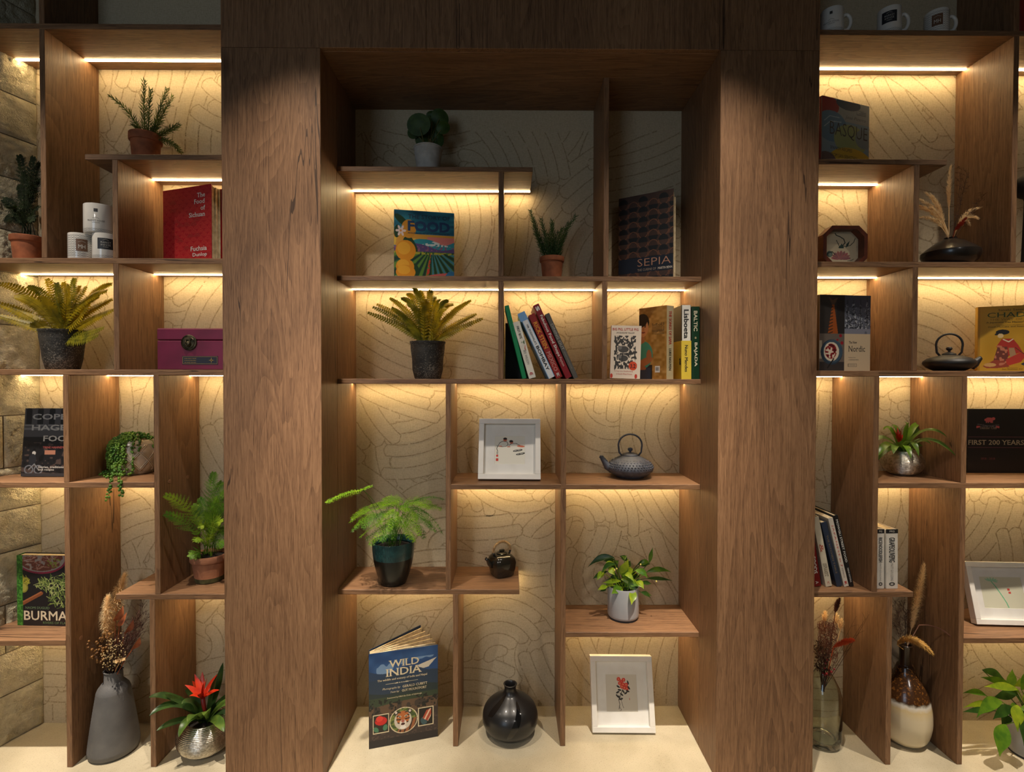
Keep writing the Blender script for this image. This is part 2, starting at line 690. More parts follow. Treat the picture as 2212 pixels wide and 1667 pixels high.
# the print on the wallpaper: overlapping bundles of curved brush bands, each band outlined by a rough line
def print_lines(wall, x0, x1, z0, z1, yw, seed):
    g = np.random.RandomState(seed)
    B = []
    nx, nz = int((x1 - x0) / .18) + 2, int((z1 - z0) / .18) + 2
    cells = [(i, j) for i in range(nx) for j in range(nz)]
    g.shuffle(cells)
    for i, j in cells:
        cx, cz = x0 + (i + g.rand() - .3) * .18, z0 + (j + g.rand() - .3) * .18
        R_ = g.choice([.16, .24, .34, .55, 1.0])
        n = g.randint(5, 8)
        w = .047 + .012 * g.rand()
        th = g.rand() * 6.283
        half = (.18 + .13 * g.rand()) / R_
        half = min(half, 1.3)
        ends = np.stack([th - half * (.8 + .35 * g.rand(n)), th + half * (.8 + .35 * g.rand(n))], 1)
        B.append((cx - R_ * math.cos(th), cz - R_ * math.sin(th), max(.01, R_ - n * w / 2), w, n, th, ends))
    mb = MB()
    cnt = [0]

    def covered(px, pz, k):
        m_ = np.zeros(px.shape, bool)
        for (ox, oz, r0, w, n, th, ends) in B[k + 1:]:
            dx, dz = px - ox, pz - oz
            r = np.hypot(dx, dz)
            near = (r > r0) & (r < r0 + n * w)
            if not near.any():
                continue
            idx = np.clip(((r - r0) / w).astype(int), 0, n - 1)
            a = (np.arctan2(dz, dx) - th + math.pi) % (2 * math.pi) - math.pi + th
            m_ |= near & (a > ends[idx, 0]) & (a < ends[idx, 1])
        return m_

    def ribbon(px, pz, k):
        ok = ~covered(px, pz, k) & (px > x0) & (px < x1) & (pz > z0) & (pz < z1)
        d = np.stack([np.gradient(px), np.gradient(pz)], 1)
        d /= np.maximum(np.hypot(d[:, 0], d[:, 1]), 1e-9)[:, None]
        hw = .0019 + .0011 * g.rand(len(px))
        jx, jz = px + (g.rand(len(px)) - .5) * .0014, pz + (g.rand(len(px)) - .5) * .0014
        base = len(mb.v)
        cnt[0] = (cnt[0] + 1) % 47
        yy = yw - .0003 - 1.2e-5 * cnt[0]
        for q in range(len(px)):
            mb.v += [(jx[q] - d[q, 1] * hw[q], yy, jz[q] + d[q, 0] * hw[q]), (jx[q] + d[q, 1] * hw[q], yy, jz[q] - d[q, 0] * hw[q])]
        for q in range(len(px) - 1):
            if ok[q] and ok[q + 1] and g.rand() > .03:
                mb.f.append((base + 2 * q, base + 2 * q + 1, base + 2 * q + 3, base + 2 * q + 2))
    for k, (ox, oz, r0, w, n, th, ends) in enumerate(B):
        for e in range(n + 1):
            lo = min(ends[max(e - 1, 0), 0], ends[min(e, n - 1), 0])
            hi = max(ends[max(e - 1, 0), 1], ends[min(e, n - 1), 1])
            r = r0 + e * w
            m_ = max(4, int((hi - lo) * r / .011))
            a = np.linspace(lo, hi, m_)
            ribbon(ox + r * np.cos(a), oz + r * np.sin(a), k)
        for e in range(n):
            for s in (0, 1):
                u = np.linspace(0, 1, 6)
                r = r0 + (e + u) * w
                a = ends[e, s] + (1 if s else -1) * np.sin(u * math.pi) * .012 / (r0 + (e + .5) * w)
                ribbon(ox + r * np.cos(a), oz + r * np.sin(a), k)
    used = sorted({i for f in mb.f for i in f})
    re_ = {o: i for i, o in enumerate(used)}
    mb.v = [mb.v[i] for i in used]
    mb.f = [tuple(re_[i] for i in f) for f in mb.f]
    o = mb.build('printed_lines', WALLPRINT, wall)
    o['kind'] = 'stuff'


print_lines(wb_, PIL, PIR, 0.0, 2.50, YB, 5)
print_lines(wbl, -2.0, PL, 0.0, 2.75, YSB, 6)
print_lines(wbr, PR, 2.3, 0.0, 2.75, YSB, 8)

# stone wall on the left: single painted blocks over a recessed mortar bed
wl = MB()
A0, B0 = Vector((-1.925, YSB - 0.001, 0)), Vector((-2.06, 1.72, 0))
ax = (B0 - A0).normalized()
nrm = Vector((-ax.y, ax.x, 0))            # towards the room
if nrm.x < 0:
    nrm = -nrm
pa, pb = A0 - nrm * 0.006, B0 - nrm * 0.006
pc, pd = pb - nrm * 0.1, pa - nrm * 0.1
wl.add([(p.x, p.y, z) for z in (0, TOPZ) for p in (pa, pb, pc, pd)],
       [(0, 1, 5, 4), (1, 2, 6, 5), (2, 3, 7, 6), (3, 0, 4, 7), (4, 5, 6, 7), (3, 2, 1, 0)])
wall_left = struct('wall_left', wl, M('mortar', (150, 138, 112), 0.9, c2=(110, 98, 76), sc=30, bs=1.0, bsc=90))
SL = (B0 - A0).length
ZC = [0.0]
while ZC[-1] < TOPZ:
    ZC.append(min(TOPZ, ZC[-1] + random.choice([0.165, 0.19, 0.205])))
rs = np.random.RandomState(3)
for ci in range(len(ZC) - 1):
    cuts = [0.0, [0.23, 0.34, 0.13, 0.29][ci % 4] + rnd(-.02, .02), SL]
    for bi in range(2):
        s0, s1, z0, z1 = cuts[bi], cuts[bi + 1], ZC[ci], ZC[ci + 1]
        if z1 - z0 < 0.05:
            continue
        nx, nz = 26, 20
        mb = MB()
        ph = rnd(0, 50)
        for j in range(nz + 1):
            for i in range(nx + 1):
                u, v = i / nx, j / nz
                s = s0 + 0.002 + (s1 - s0 - 0.004) * u
                z = z0 + 0.002 + (z1 - z0 - 0.004) * v
                e = min(u * (s1 - s0), (1 - u) * (s1 - s0), v * (z1 - z0), (1 - v) * (z1 - z0))
                k = min(1.0, e / 0.016) ** 0.6
                q = [math.sin(z * f1 + 3 * math.sin(s * f2 + ph) + ph) * math.sin(s * f2 * 1.3 + 2 * math.sin(z * f1 * .7 + ph)) for f1, f2 in ((70, 55), (170, 130))]
                d = -0.0035 + k * (0.0035 + .0022 * q[0] + .0024 * q[1] + rs.rand() * 0.005)
                p = A0 + ax * s + nrm * d
                mb.v.append((p.x, p.y, z))
        for j in range(nz):
            for i in range(nx):
                a = j * (nx + 1) + i
                mb.f.append((a, a + 1, a + nx + 2, a + nx + 1))
        mb.build('stone_block', STONE, wall_left, smooth='all')

# ================================================================== joinery
surround = thing('portal_surround', 'tall dark oak surround of two wide columns and a lintel framing the recessed centre shelves', 'surround', (0, YP, 0))


def brd(name, parent, a, b, mat, c=0.0012):
    """board given in world coordinates, stored relative to its thing"""
    o = parent.location
    return MB().box((a[0] - o.x, a[1] - o.y, a[2] - o.z), (b[0] - o.x, b[1] - o.y, b[2] - o.z), c).build(name, mat, parent)


brd('column_panel', surround, (PL, YP, 0), (PIL, YC - 0.001, LINT - 0.0001), WV)
brd('column_panel', surround, (PIR, YP, 0), (PR, YC - 0.001, LINT - 0.0001), WV)
for a, b in ((PL, -0.29), (-0.289, 0.738), (0.7392, PR)):
    brd('lintel_panel', surround, (a, YP, LINT + 0.0008), (b, YP + 0.02, TOPZ), WV)
brd('soffit_panel', surround, (PL + .02, YP + 0.0205, LINT), (PR - .02, YC - 0.001, LINT + 0.02), WH)


def bookcase(label, x0, boards, y0, y1):
    return thing('bookcase', label, 'bookcase', (x0, y0, 0))


LEDW = 0.011


def strip(board, x0, x1, zb, yb, off, drop=.0028):
    """a warm lamp strip let into the underside of a shelf, near its back"""
    o = board.parent.location
    MB().box((x0 - o.x, yb - off - LEDW / 2 - o.y, zb - drop), (x1 - o.x, yb - off + LEDW / 2 - o.y, zb - 0.0004)).build('light_strip', LED, board)


# ---- left bay
bl = thing('bookcase', 'built-in oak shelving between the rough stone wall and the left column', 'bookcase', (-1.5, YS, 0))
XL0, XL1 = -2.02, PL + 0.0195
brd('side_panel', bl, (PL, YC + .0005, 0), (XL1, YSB, TOPZ), WV)
XR = XL1 - 0.02 if False else PL - 0.0005


def xs(px, py):
    return at(px, py, YS).x


def xcn(px, py):
    return at(px, py, YC).x


def shelf(case, x0, x1, ztop, y0, y1, t, strips=(), off=0.055, drop=.0028):
    b = brd('shelf', case, (x0, y0, ztop - t), (x1, y1 - 0.0005, ztop), WH)
    for a, c in strips:
        strip(b, a, c, ztop - t, y1, off, drop)
    return b


def divider(case, x0, z0, z1, y0, y1, t=0.020):
    return brd('divider', case, (x0, y0, z0), (x0 + t, y1 - 0.0005, z1), WV)


v1, v3, v4, v5, v7 = -1.6744 - .02, -1.4169 - .02, -1.6036 - .02, -1.2753 - .02, -1.2966 - .02
shl = {}
shl['A'] = shelf(bl, XL0, XR, Z['A'], YS, YSB, TS, [(-1.95, v1), (v1 + .02, XR)], 0.066)
shl['B'] = shelf(bl, xs(183, 340), XR, Z['B'], YS, YSB, TS, [(v3 + .02, XR)], 0.06)
shl['C'] = shelf(bl, XL0, XR, Z['C'], YS, YSB, TS, [(-1.945, v3), (v3 + .02, XR)], 0.055)
shl['D'] = shelf(bl, XL0, XR, Z['D'], YS, YSB, TS, [(-1.945, v4), (v4 + .02, v5), (v5 + .02, XR)], 0.06)
shl['E'] = shelf(bl, XL0, v5, Z['E'], YS, YSB, TS, [(-1.945, v4), (v4 + .02, v5)], 0.05)
shl['F'] = shelf(bl, xs(250, 1288), XR, Z['F'], YS, YSB, TS, [(v7 + .02, XR)], 0.05)
shl['G'] = shelf(bl, XL0, v4, Z['G'], YS, YSB, TS, [(-1.945, v4)], 0.05)
divider(bl, v1, Z['C'], Z['A'] - TS, YS, YSB)
divider(bl, v1, Z['A'], TOPZ, YS, YSB)
divider(bl, v3, Z['C'], Z['B'] - TS, YS, YSB)
divider(bl, v3, Z['D'], Z['C'] - TS, YS, YSB)
divider(bl, v4, Z['E'], Z['D'] - TS, YS, YSB)
d5 = divider(bl, v5, Z['F'], Z['D'] - TS, YS, YSB)
d6 = divider(bl, v4, 0, Z['E'] - TS, YS, YSB)
divider(bl, v7, 0, Z['F'] - TS, YS, YSB)
CAP = M('screw_cap', (168, 122, 90), 0.5)
for dv, xr, pts in ((d5, v5 + .02, [(366, 1040), (405, 1030)]), (d6, v4 + .02, [(175, 1377)])):
    for px, py in pts:
        d = ray(px, py)
        sdist = xr / d[0]
        yy, zz = d[1] * sdist, E0 + d[2] * sdist
        mb = MB()
        mb.lathe([(0.0078, 0), (0.0078, 0.0008), (0.006, 0.0015)], 18)
        mb.v = [(xr - bl.location.x + z, yy - bl.location.y + x, zz + y) for x, y, z in mb.v]
        mb.build('screw_cap', CAP, dv)

# ---- right bay
br = thing('bookcase', 'built-in oak shelving to the right of the right column, running out of view', 'bookcase', (1.6, YS, 0))
XQ0, XQ1 = PR + 0.0005, 2.45
brd('side_panel', br, (PR - 0.0195, YC + .0005, 0), (PR, YSB, TOPZ), WV)
v15, v16, v18, v19, v21 = 1.8411, 1.4816, 1.3433, 1.6691, 1.4015
shr = {}
shr['N'] = shelf(br, XQ0, XQ1, Z['N'], YS, YSB, TS, [(XQ0, v15), (v15 + .02, XQ1)], 0.046)
shr['O'] = shelf(br, XQ0, xs(2046, 350), Z['O'], YS, YSB, TS, [(XQ0, v16)], 0.055)
shr['P'] = shelf(br, XQ0, XQ1, Z['P'], YS, YSB, TS, [(XQ0, v16), (v16 + .02, XQ1)], 0.055)
shr['Q'] = shelf(br, XQ0, XQ1, Z['Q'], YS, YSB, TS, [(XQ0, v18), (v18 + .02, v19), (v19 + .02, XQ1)], 0.06)
shr['R'] = shelf(br, v18 + .02, XQ1, Z['R'], YS, YSB, TS, [(v18 + .02, v19), (v19 + .02, XQ1)], 0.05)
shr['S'] = shelf(br, XQ0, xs(1973, 1285), Z['S'], YS, YSB, TS, [(XQ0, v21)], 0.05)
shr['T'] = shelf(br, v19 + .02, XQ1, Z['T'], YS, YSB, TS, [(v19 + .02, XQ1)], 0.05)
divider(br, v15, Z['P'], Z['N'] - TS, YS, YSB)
divider(br, v15, Z['N'], TOPZ, YS, YSB)
divider(br, v16, Z['P'], Z['O'] - TS, YS, YSB)
divider(br, v16, Z['Q'], Z['P'] - TS, YS, YSB)
divider(br, v18, Z['S'], Z['Q'] - TS, YS, YSB)
divider(br, v19, Z['R'], Z['Q'] - TS, YS, YSB)
divider(br, v19, 0, Z['R'] - TS, YS, YSB)
divider(br, v21, 0, Z['S'] - TS, YS, YSB)

# ---- centre bay
bc = thing('bookcase', 'recessed oak shelving framed by the dark surround, with three strip-lit tiers', 'bookcase', (0.04, YC, 0))
XA, XB = PIL + 0.0, PIR
brd('side_panel', bc, (PIL - .02, YC + .0005, 0), (PIL, YB, LINT), WV)
brd('side_panel', bc, (PIR, YC + .0005, 0), (PIR + .02, YB, LINT), WV)
brd('top_panel', bc, (PIL - .02, YC - .0008, LINT + .0001), (PIR + .02, YB - .0005, LINT + .02), WH)
v8 = xcn(1076.8, 480)
v9, v11, v12, v13, v14 = 0.3636, xcn(1300.5, 700), -0.2229 - .02, 0.2027, -0.1948 - .02
shc = {}
shc['H'] = shelf(bc, XA, 0.0908, Z['H'], YC, YB, TC, [(XA, v8), (v8 + .02, 0.0888)], 0.042)
shc['I'] = shelf(bc, XA, XB, Z['I'], YC, YB, TC, [(XA, v8), (v8 + .02, v11), (v11 + .02, XB)], 0.055)
shc['J'] = shelf(bc, XA, XB, Z['J'], YC, YB, TC, [(XA, v12), (v12 + .02, v13), (v13 + .02, XB)], 0.055, .0009)
shc['K'] = shelf(bc, v12 + .02, XB, Z['K'], YC, YB, TC, [(v12 + .02, v13), (v13 + .02, XB)], 0.05)
shc['L'] = shelf(bc, XA, xcn(1122, 1278), Z['L'], YC, YB, TC, [(XA, v14), (v14 + .02, xcn(1120, 1278))], 0.05)
shc['M'] = shelf(bc, v13 + .02, XB, Z['M'], YC, YB, TC, [(v13 + .02, XB)], 0.05)
divider(bc, v8, Z['I'], Z['H'] - TC, YC, YB)
divider(bc, v9, Z['I'], LINT, YC, YB)
divider(bc, v8, Z['J'], Z['I'] - TC, YC, YB)
divider(bc, v11, Z['J'], Z['I'] - TC, YC, YB)
divider(bc, v12, Z['L'], Z['J'] - TC, YC, YB)
divider(bc, v13, Z['K'], Z['J'] - TC, YC, YB)
divider(bc, v13, 0, Z['K'] - TC, YC, YB)
divider(bc, v14, 0, Z['L'] - TC, YC, YB)

# ================================================================== builders
TERRA = M('terracotta', (170, 98, 60), 0.8, c2=(136, 78, 48), sc=25, bs=.2)
TERRA_OLD = M('weathered_terracotta', (184, 124, 88), 0.85, c2=(142, 92, 66), sc=14, bs=.3)
MOSSY = M('mossy_terracotta', (92, 88, 50), 0.95, c2=(64, 60, 34), sc=40)
WHITE = M('white_lacquer', (232, 228, 220), 0.35, c2=(226, 222, 213))
CERAMIC = M('white_ceramic', (228, 224, 216), 0.12, c2=(224, 219, 210), coat=.6)
IRON = M('black_cast_iron', (44, 46, 50), 0.45, c2=(30, 31, 34), sc=60, bs=.25, bsc=220)


def leafm(name, c, c2, rough=0.45, sc=30, trans=0.35):
    if name in _mc:
        return _mc[name]
    mt = M(name, c, rough, c2=c2, sc=sc, spec=0.4)
    n, l = mt.node_tree.nodes, mt.node_tree.links          # thin tissue: part of the light passes through
    b, out = n['Principled BSDF'], n['Material Output']
    tr, mx = n.new('ShaderNodeBsdfTranslucent'), n.new('ShaderNodeMixShader')
    src = b.inputs['Base Color'].links[0].from_socket
    l.new(src, tr.inputs['Color'])
    mx.inputs[0].default_value = trans
    l.new(b.outputs[0], mx.inputs[1])
    l.new(tr.outputs[0], mx.inputs[2])
    l.new(mx.outputs[0], out.inputs['Surface'])
    return mt


def pot(parent, prof, mat, soil_z=None, soil_r=None, seg=40, name='pot', cap1=False):
    o = MB().lathe(prof, seg, cap1=cap1).build(name, mat, parent, smooth=True)
    if soil_z is not None:
        MB().lathe([(soil_r, soil_z - 0.004), (soil_r * .6, soil_z + .003), (0.002, soil_z + .006)], 20, cap0=False).build('soil', SOIL, parent, smooth=True)
    return o


def terracotta(parent, r, h, rb=None, mat=None, rim=0.2):
    """classic clay pot with a collar; r = rim radius"""
    rb = rb or r * .68
    rz = h * (1 - rim)
    rc = rb + (r * .93 - rb) * (1 - rim)
    prof = [(rb * .9, 0), (rb, .002), (rc, rz - .001), (r * .97, rz), (r, rz + .003), (r, h - .002), (r * .97, h), (r * .88, h), (r * .84, h * .86)]
    pot(parent, prof, mat or TERRA, h * .87, r * .85, name='pot')


def rosemary(parent, stems, mat, n_per=1.0):
    """stems: lists of local points; each stem carries whorls of needles"""
    for pts in stems:
        mb = MB()
        pts = [Vector(p) for p in pts]
        P = bez(pts[0], pts[1], pts[2], 26)
        mb.tube(P, [.0022 * (1 - i / 30) + .0005 for i in range(len(P))], 5)
        L = (P[-1] - P[0]).length
        k = int(L / 0.0078 * n_per)
        for q in range(k):
            t = .12 + .88 * q / k
            i = min(int(t * 26), 25)
            p = P[i].lerp(P[i + 1], t * 26 - i)
            tg = (P[i + 1] - P[i]).normalized()
            a = tg.orthogonal().normalized()
            b = tg.cross(a)
            for w in range(4):
                an = w * math.pi / 2 + q * .8 + rnd(-.3, .3)
                d = (a * math.cos(an) + b * math.sin(an)) * .8 + tg * rnd(.25, .8)
                d.normalize()
                ln = rnd(.017, .027) * (1.1 - .5 * t)
                sd = d.cross(tg).normalized() * .0021
                mid = p + d * ln * .5 + tg * .0005
                tip = p + d * ln + tg * .006
                mb.add([p, mid + sd, tip, mid - sd], [(0, 1, 2, 3)])
        mb.build('stem', mat, parent)


def frond_sword(parent, p0, pc, p1, mat, L=.024, n=26, name='frond', wid=.0066, start=.10):
    mb = MB()
    P = bez(p0, pc, p1, 24)
    mb.tube(P, [.0016 * (1 - i / 28) + .0003 for i in range(25)], 4, cap=False)
    for q in range(n):
        t = start + (1 - start) * q / n
        i = min(int(t * 24), 23)
        p = P[i].lerp(P[i + 1], t * 24 - i)
        tg = (P[i + 1] - P[i]).normalized()
        sd = tg.cross(Vector((rnd(-.12, .12), -1 + rnd(-.1, .1), .55)))
        if sd.length < .05:
            sd = tg.cross(Vector((0, 0, 1)))
        sd.normalize()
        nr = sd.cross(tg)
        ll = L * min(1, .35 + t * 2.2) * (1 - t) ** .42 * rnd(.9, 1.08) + .002
        for s in (-1, 1):
            d = (sd * s + tg * .42).normalized()
            w = tg * wid * .5
            cu = nr * (-.18 * ll)
            mb.add([p - w * .7, p + d * ll * .45 + w * -1.0 + cu * .2, p + d * ll + cu, p + d * ll * .5 + w * 1.0 + cu * .2, p + w * .7], [(0, 1, 2, 3, 4)])
    return mb.build(name, mat, parent)


def frond_bi(parent, p0, pc, p1, mat, L=.045, n=13, start=.3, upv=(0, -1, .4), nl=9, ll=.008, name='frond', stalk=.0013, lw=.26):
    """twice-divided fern frond: rachis, side pinnae, small leaflets on each"""
    mb = MB()
    P = bez(p0, pc, p1, 24)
    mb.tube(P, [stalk * (1 - i / 28) + .0003 for i in range(25)], 4, cap=False)
    for q in range(n):
        t = start + (1 - start) * q / n
        i = min(int(t * 24), 23)
        p = P[i].lerp(P[i + 1], t * 24 - i)
        tg = (P[i + 1] - P[i]).normalized()
        sd = tg.cross(Vector(upv) + Vector((rnd(-.15, .15), rnd(-.15, .15), rnd(-.15, .15))))
        sd.normalize()
        nr = sd.cross(tg).normalized()
        u = (t - start) / (1 - start)
        pl = L * (min(1, .5 + u * 2)) * (1 - u) ** .75 * rnd(.72, 1.12) + .004
        for s in (-1, 1):
            d = (sd * s + tg * .55 - nr * .08).normalized()
            wv = tg * .0008
            mb.add([p - wv, p + d * pl, p + wv], [(0, 1, 2)])
            for k in range(nl):
                v = (k + .6) / nl
                b = p + d * pl * v - nr * (v * v * pl * .15)
                m_ = ll * (1 - v) ** .5 + .0012
                for z in (-1, 1):
                    e = (tg * z + d * .6 + nr * rnd(-.2, .2)).normalized()
                    if lw < .1:
                        e = (tg * z * rnd(.3, 1) + d * rnd(.3, 1.3) + nr * rnd(-.7, .7)).normalized() * rnd(.6, 1.2)
                    w = d * m_ * lw
                    mb.add([b - w, b + e * m_ * .6 - w * .8, b + e * m_, b + e * m_ * .6 + w * .9, b + w], [(0, 1, 2, 3, 4)])
    return mb.build(name, mat, parent)


def blade(parent, p0, pc, p1, width, mat, fold=.22, n=9, petiole=0.0, base=None, shape=None, upv=(0, -.55, 1), name='leaf', side=None):
    mb = MB()
    P = bez(p0, pc, p1, n)
    if base is not None:
        mid = (Vector(base) + P[0]) / 2 + Vector((0, 0, .012))
        mb.tube(bez(base, mid, P[0], 6), .0016, 5, cap=False)
    mb.leaf(P, width, Vector(upv), fold, shape, side)
    return mb.build(name, mat, parent, smooth='all')


def plume(parent, p0, pc, p1, r, mat, n=420, hair=.035, stem_from=0.0, name='plume', base=None, droop=.3, prof=None, w=.0011):
    """feathery seed head: hundreds of fine hairs round a curved stalk"""
    mb = MB()
    P = bez(p0, pc, p1, 24)
    if base is not None:
        mb.tube(bez(base, (Vector(base) + P[0]) / 2, P[0], 6), .0016, 5, cap=False)
    mb.tube(P, [.0016 * (1 - i / 28) + .0003 for i in range(25)], 4, cap=False)
    pf = prof or (lambda t: math.sin(math.pi * (0.08 + .86 * t)) ** .7)
    for q in range(n):
        t = rnd(stem_from, .99)
        i = min(int(t * 24), 23)
        p = P[i].lerp(P[i + 1], t * 24 - i)
        tg = (P[i + 1] - P[i]).normalized()
        a = tg.orthogonal().normalized()
        b = tg.cross(a)
        an = rnd(0, 6.283)
        rad = a * math.cos(an) + b * math.sin(an)
        k = pf(t) * rnd(.5, 1.1)
        q1 = p + rad * r * .55 * k + tg * hair * .34
        q2 = p + rad * r * k + tg * hair * rnd(.45, .95) - Vector((0, 0, droop * hair * k))
        sd = rad.cross(tg).normalized() * w
        mb.add([p, q1 + sd, q2, q1 - sd], [(0, 1, 2, 3)])
    return mb.build(name, mat, parent)


def sprig(parent, p0, p1, mat, tips=None, spread=.03, n=14, br=.0012, berry=0, berry_mat=None, name='sprig', tuft=0):
    """branching dried stem; optional berries or fine tufts at the ends"""
    mb, bb = MB(), MB()
    p0, p1 = Vector(p0), Vector(p1)
    ax_ = p1 - p0
    mb.tube(bez(p0, (p0 + p1) / 2 + Vector((rnd(-.01, .01), rnd(-.01, .01), 0)), p1, 8), [br * (1.2 - .1 * i) for i in range(9)], 5)
    for k in range(n):
        t = rnd(.35, .98)
        s = p0 + ax_ * t
        e = s + ax_.normalized() * spread * rnd(.5, 1.3) + Vector((rnd(-1, 1), rnd(-1, 1), rnd(-.6, .8))) * spread
        mb.tube(bez(s, (s + e) / 2 + Vector((0, 0, .004)), e, 4), [br * .6, br * .55, br * .5, br * .45, br * .35], 4)
        if berry:
            bb.ball(e, berry * rnd(.8, 1.15), 8, 5)
        for _ in range(tuft):
            d = Vector((rnd(-1, 1), rnd(-1, 1), rnd(-.5, 1))).normalized() * rnd(.006, .014)
            f = s.lerp(e, rnd(.4, 1))
            sd = d.cross(Vector((0, 1, .2))).normalized() * .0007
            mb.add([f - sd, f + d, f + sd], [(0, 1, 2)])
    o = mb.build(name, mat, parent)
    if berry:
        bb.build('berries', berry_mat, parent, smooth='all', kind='stuff')
    return o


XD, ZD = Vector((1, 0, 0)), Vector((0, 0, 1))


def book(name, label, loc, w, h, t, rz=0.0, roll=0.0, back=0.0, cover=(60, 60, 60), spine=None, art=None, texts=(), stexts=(), right_spine=False,
         cat='book', pages=True, open_=0.0, group=None, matt=False, soft=False):
    """standing book. local frame: front cover faces -Y over x 0..w, z 0..h; block runs to y = t; spine at x = 0 (or x = w)"""
    R = Matrix.Rotation(rz, 3, 'Z') @ Matrix.Rotation(back, 3, 'X') @ Matrix.Rotation(roll, 3, 'Y')
    lift = -min((R @ Vector((x, y, 0))).z for x in (0, w) for y in (0, t))
    root = thing(name, label, cat, (loc[0], loc[1], loc[2] + lift + .0003), R.to_euler(), group)
    cm = M('cover_%d_%d_%d' % tuple(cover), cover, 0.8 if matt else 0.4, c2=tuple(x * .93 for x in cover))
    sm = cm if spine is None else M('cover_%d_%d_%d' % tuple(spine), spine, 0.45, c2=tuple(x * .93 for x in spine))
    b = .0012 if soft else .0026
    sx = w - b if right_spine else 0.0
    fc = MB().box((0, 0, 0), (w, b, h), .0005).build('front_cover', cm, root)
    if open_:
        # back half swung away about the spine
        hinge = Vector((w if right_spine else 0, b, 0))
        ang = -open_ if right_spine else open_

        def sw(mb, a, hy):
            c, s = math.cos(a), math.sin(a)
            mb.v = [(hinge.x + (x - hinge.x) * c - (y - hy) * s, hy + (x - hinge.x) * s + (y - hy) * c, z) for x, y, z in mb.v]
            return mb
        sw(MB().box((0, t, 0), (w, t + b, h), .0005), ang, t + b).build('back_cover', cm, root)
        MB().box((sx, 0, 0), (sx + b, t + b, h), .0005).build('spine', sm, root)
        leafs = 5
        for k in range(leafs):
            f0 = k / (leafs - 1)
            x0, x1 = (0.006, w - .004) if right_spine else (.004, w - .006)
            mb = MB().box((x0, b + (t - b) * (.15 + .14 * k), .004), (x1 - .004 * (k % 2), b + (t - b) * (.15 + .14 * k) + t * .13, h - .004))
            sw(mb, ang * (.12 + .82 * f0), b + (t - b) * (.28 + .14 * k)).build('page_section', PAGES, root)
    else:
        MB().box((0, t - b, 0), (w, t, h), .0005).build('back_cover', cm, root)
        MB().box((sx, b, 0), (sx + b, t - b, h)).build('spine', sm, root)
        x0, x1 = (.004, w - b) if right_spine else (b, w - .004)
        g = .0005 if soft else .0035
        MB().box((x0, b, g), (x1, t - b, h - g)).build('page_block', PAGES, root)
    if art is not None:
        picture('cover_print', art, w, h, fc, mat=PRINT_MATT if matt else PRINT)
    for q in texts:
        s, cx, cy, tw, th, c = q[:6]
        text(s, fc, (cx * w, -.0009, (1 - cy) * h), XD, ZD, tw * w, th * h, ink(c), *q[6:])
    so = sx - .0005 if not right_spine else w + .0005
    sp = [o for o in root.children if o.name.startswith('spine')][0]
    yd, nx = (Vector((0, -1, 0)), -1) if not right_spine else (Vector((0, 1, 0)), 1)
    for q in stexts:
        s, cz, cyf, tw, th, c = q[:6]              # centre from top, centre across, length along spine, height across
        text(s, sp, (so, t * cyf, (1 - cz) * h), (0, 0, -1), yd, tw * h, th * t, ink(c), *q[6:])
    return root


def patch(parent, sp_t, h, z0, z1, c, name='spine_panel', right=False, f0=0.0, f1=1.0, eps=.0003):
    """coloured field printed on a left-hand spine between two heights measured from the top"""
    return MB().box((-eps, sp_t * f0 - (0.0003 if f0 == 0 else 0), h * (1 - z1)), (0.0003, sp_t * f1 + (.0003 if f1 == 1 else 0), h * (1 - z0))).build(name, ink(c), parent)


def cover_book(name, label, pL, YL, pR, YR, ytop, zb, t, **kw):
    """front cover spanning two pixels columns at two depths; height from the top pixel row on the nearer edge"""
    a, b = at(pL, ytop, YL), at(pR, ytop, YR)
    w = math.hypot(b.x - a.x, b.y - a.y)
    rz = math.atan2(b.y - a.y, b.x - a.x)
    h = kw.pop('h', None) or (a.z if YL <= YR else b.z) - zb
    return book(name, label, (a.x, a.y, zb), w, h, t, rz, **kw)


def spine_book(name, label, tl, tr, bl_, br_, Y, zb, d, cover, spine=None, **kw):
    """spine-out book leaning left or upright; quad of the spine in pixels (top-left, top-right, bottom-left, bottom-right)"""
    P = [at(p[0], p[1], Y) for p in (tl, tr, bl_, br_)]
    up = ((P[0] - P[2]) + (P[1] - P[3])) / 2
    lean = math.atan2(-up.x, up.z)
    h = up.length
    t = max(.008, (abs((P[1] - P[0]).x) + abs((P[3] - P[2]).x)) / 2 * math.cos(lean))
    h = kw.pop('h', h)
    # local: spine (x = 0) faces the room after a quarter turn; block runs to -X in the world
    R = Matrix.Rotation(-lean, 3, 'Y') @ Matrix.Rotation(math.pi / 2, 3, 'Z')
    x0 = P[2].x
    # lowest corner on the shelf
    cr = R @ Vector((0, 0, 0))
    root = book(name, label, (0, 0, 0), d, h, t, 0, cover=cover, spine=spine, **kw)
    root.rotation_euler = R.to_euler()
    cs = [R @ Vector((x, y, 0)) for x in (0, d) for y in (0, t)]
    zmin = min(c.z for c in cs)
    left = R @ Vector((0, t, 0))
    root.location = (x0 - left.x, Y, zb - zmin + .0003)
    return root


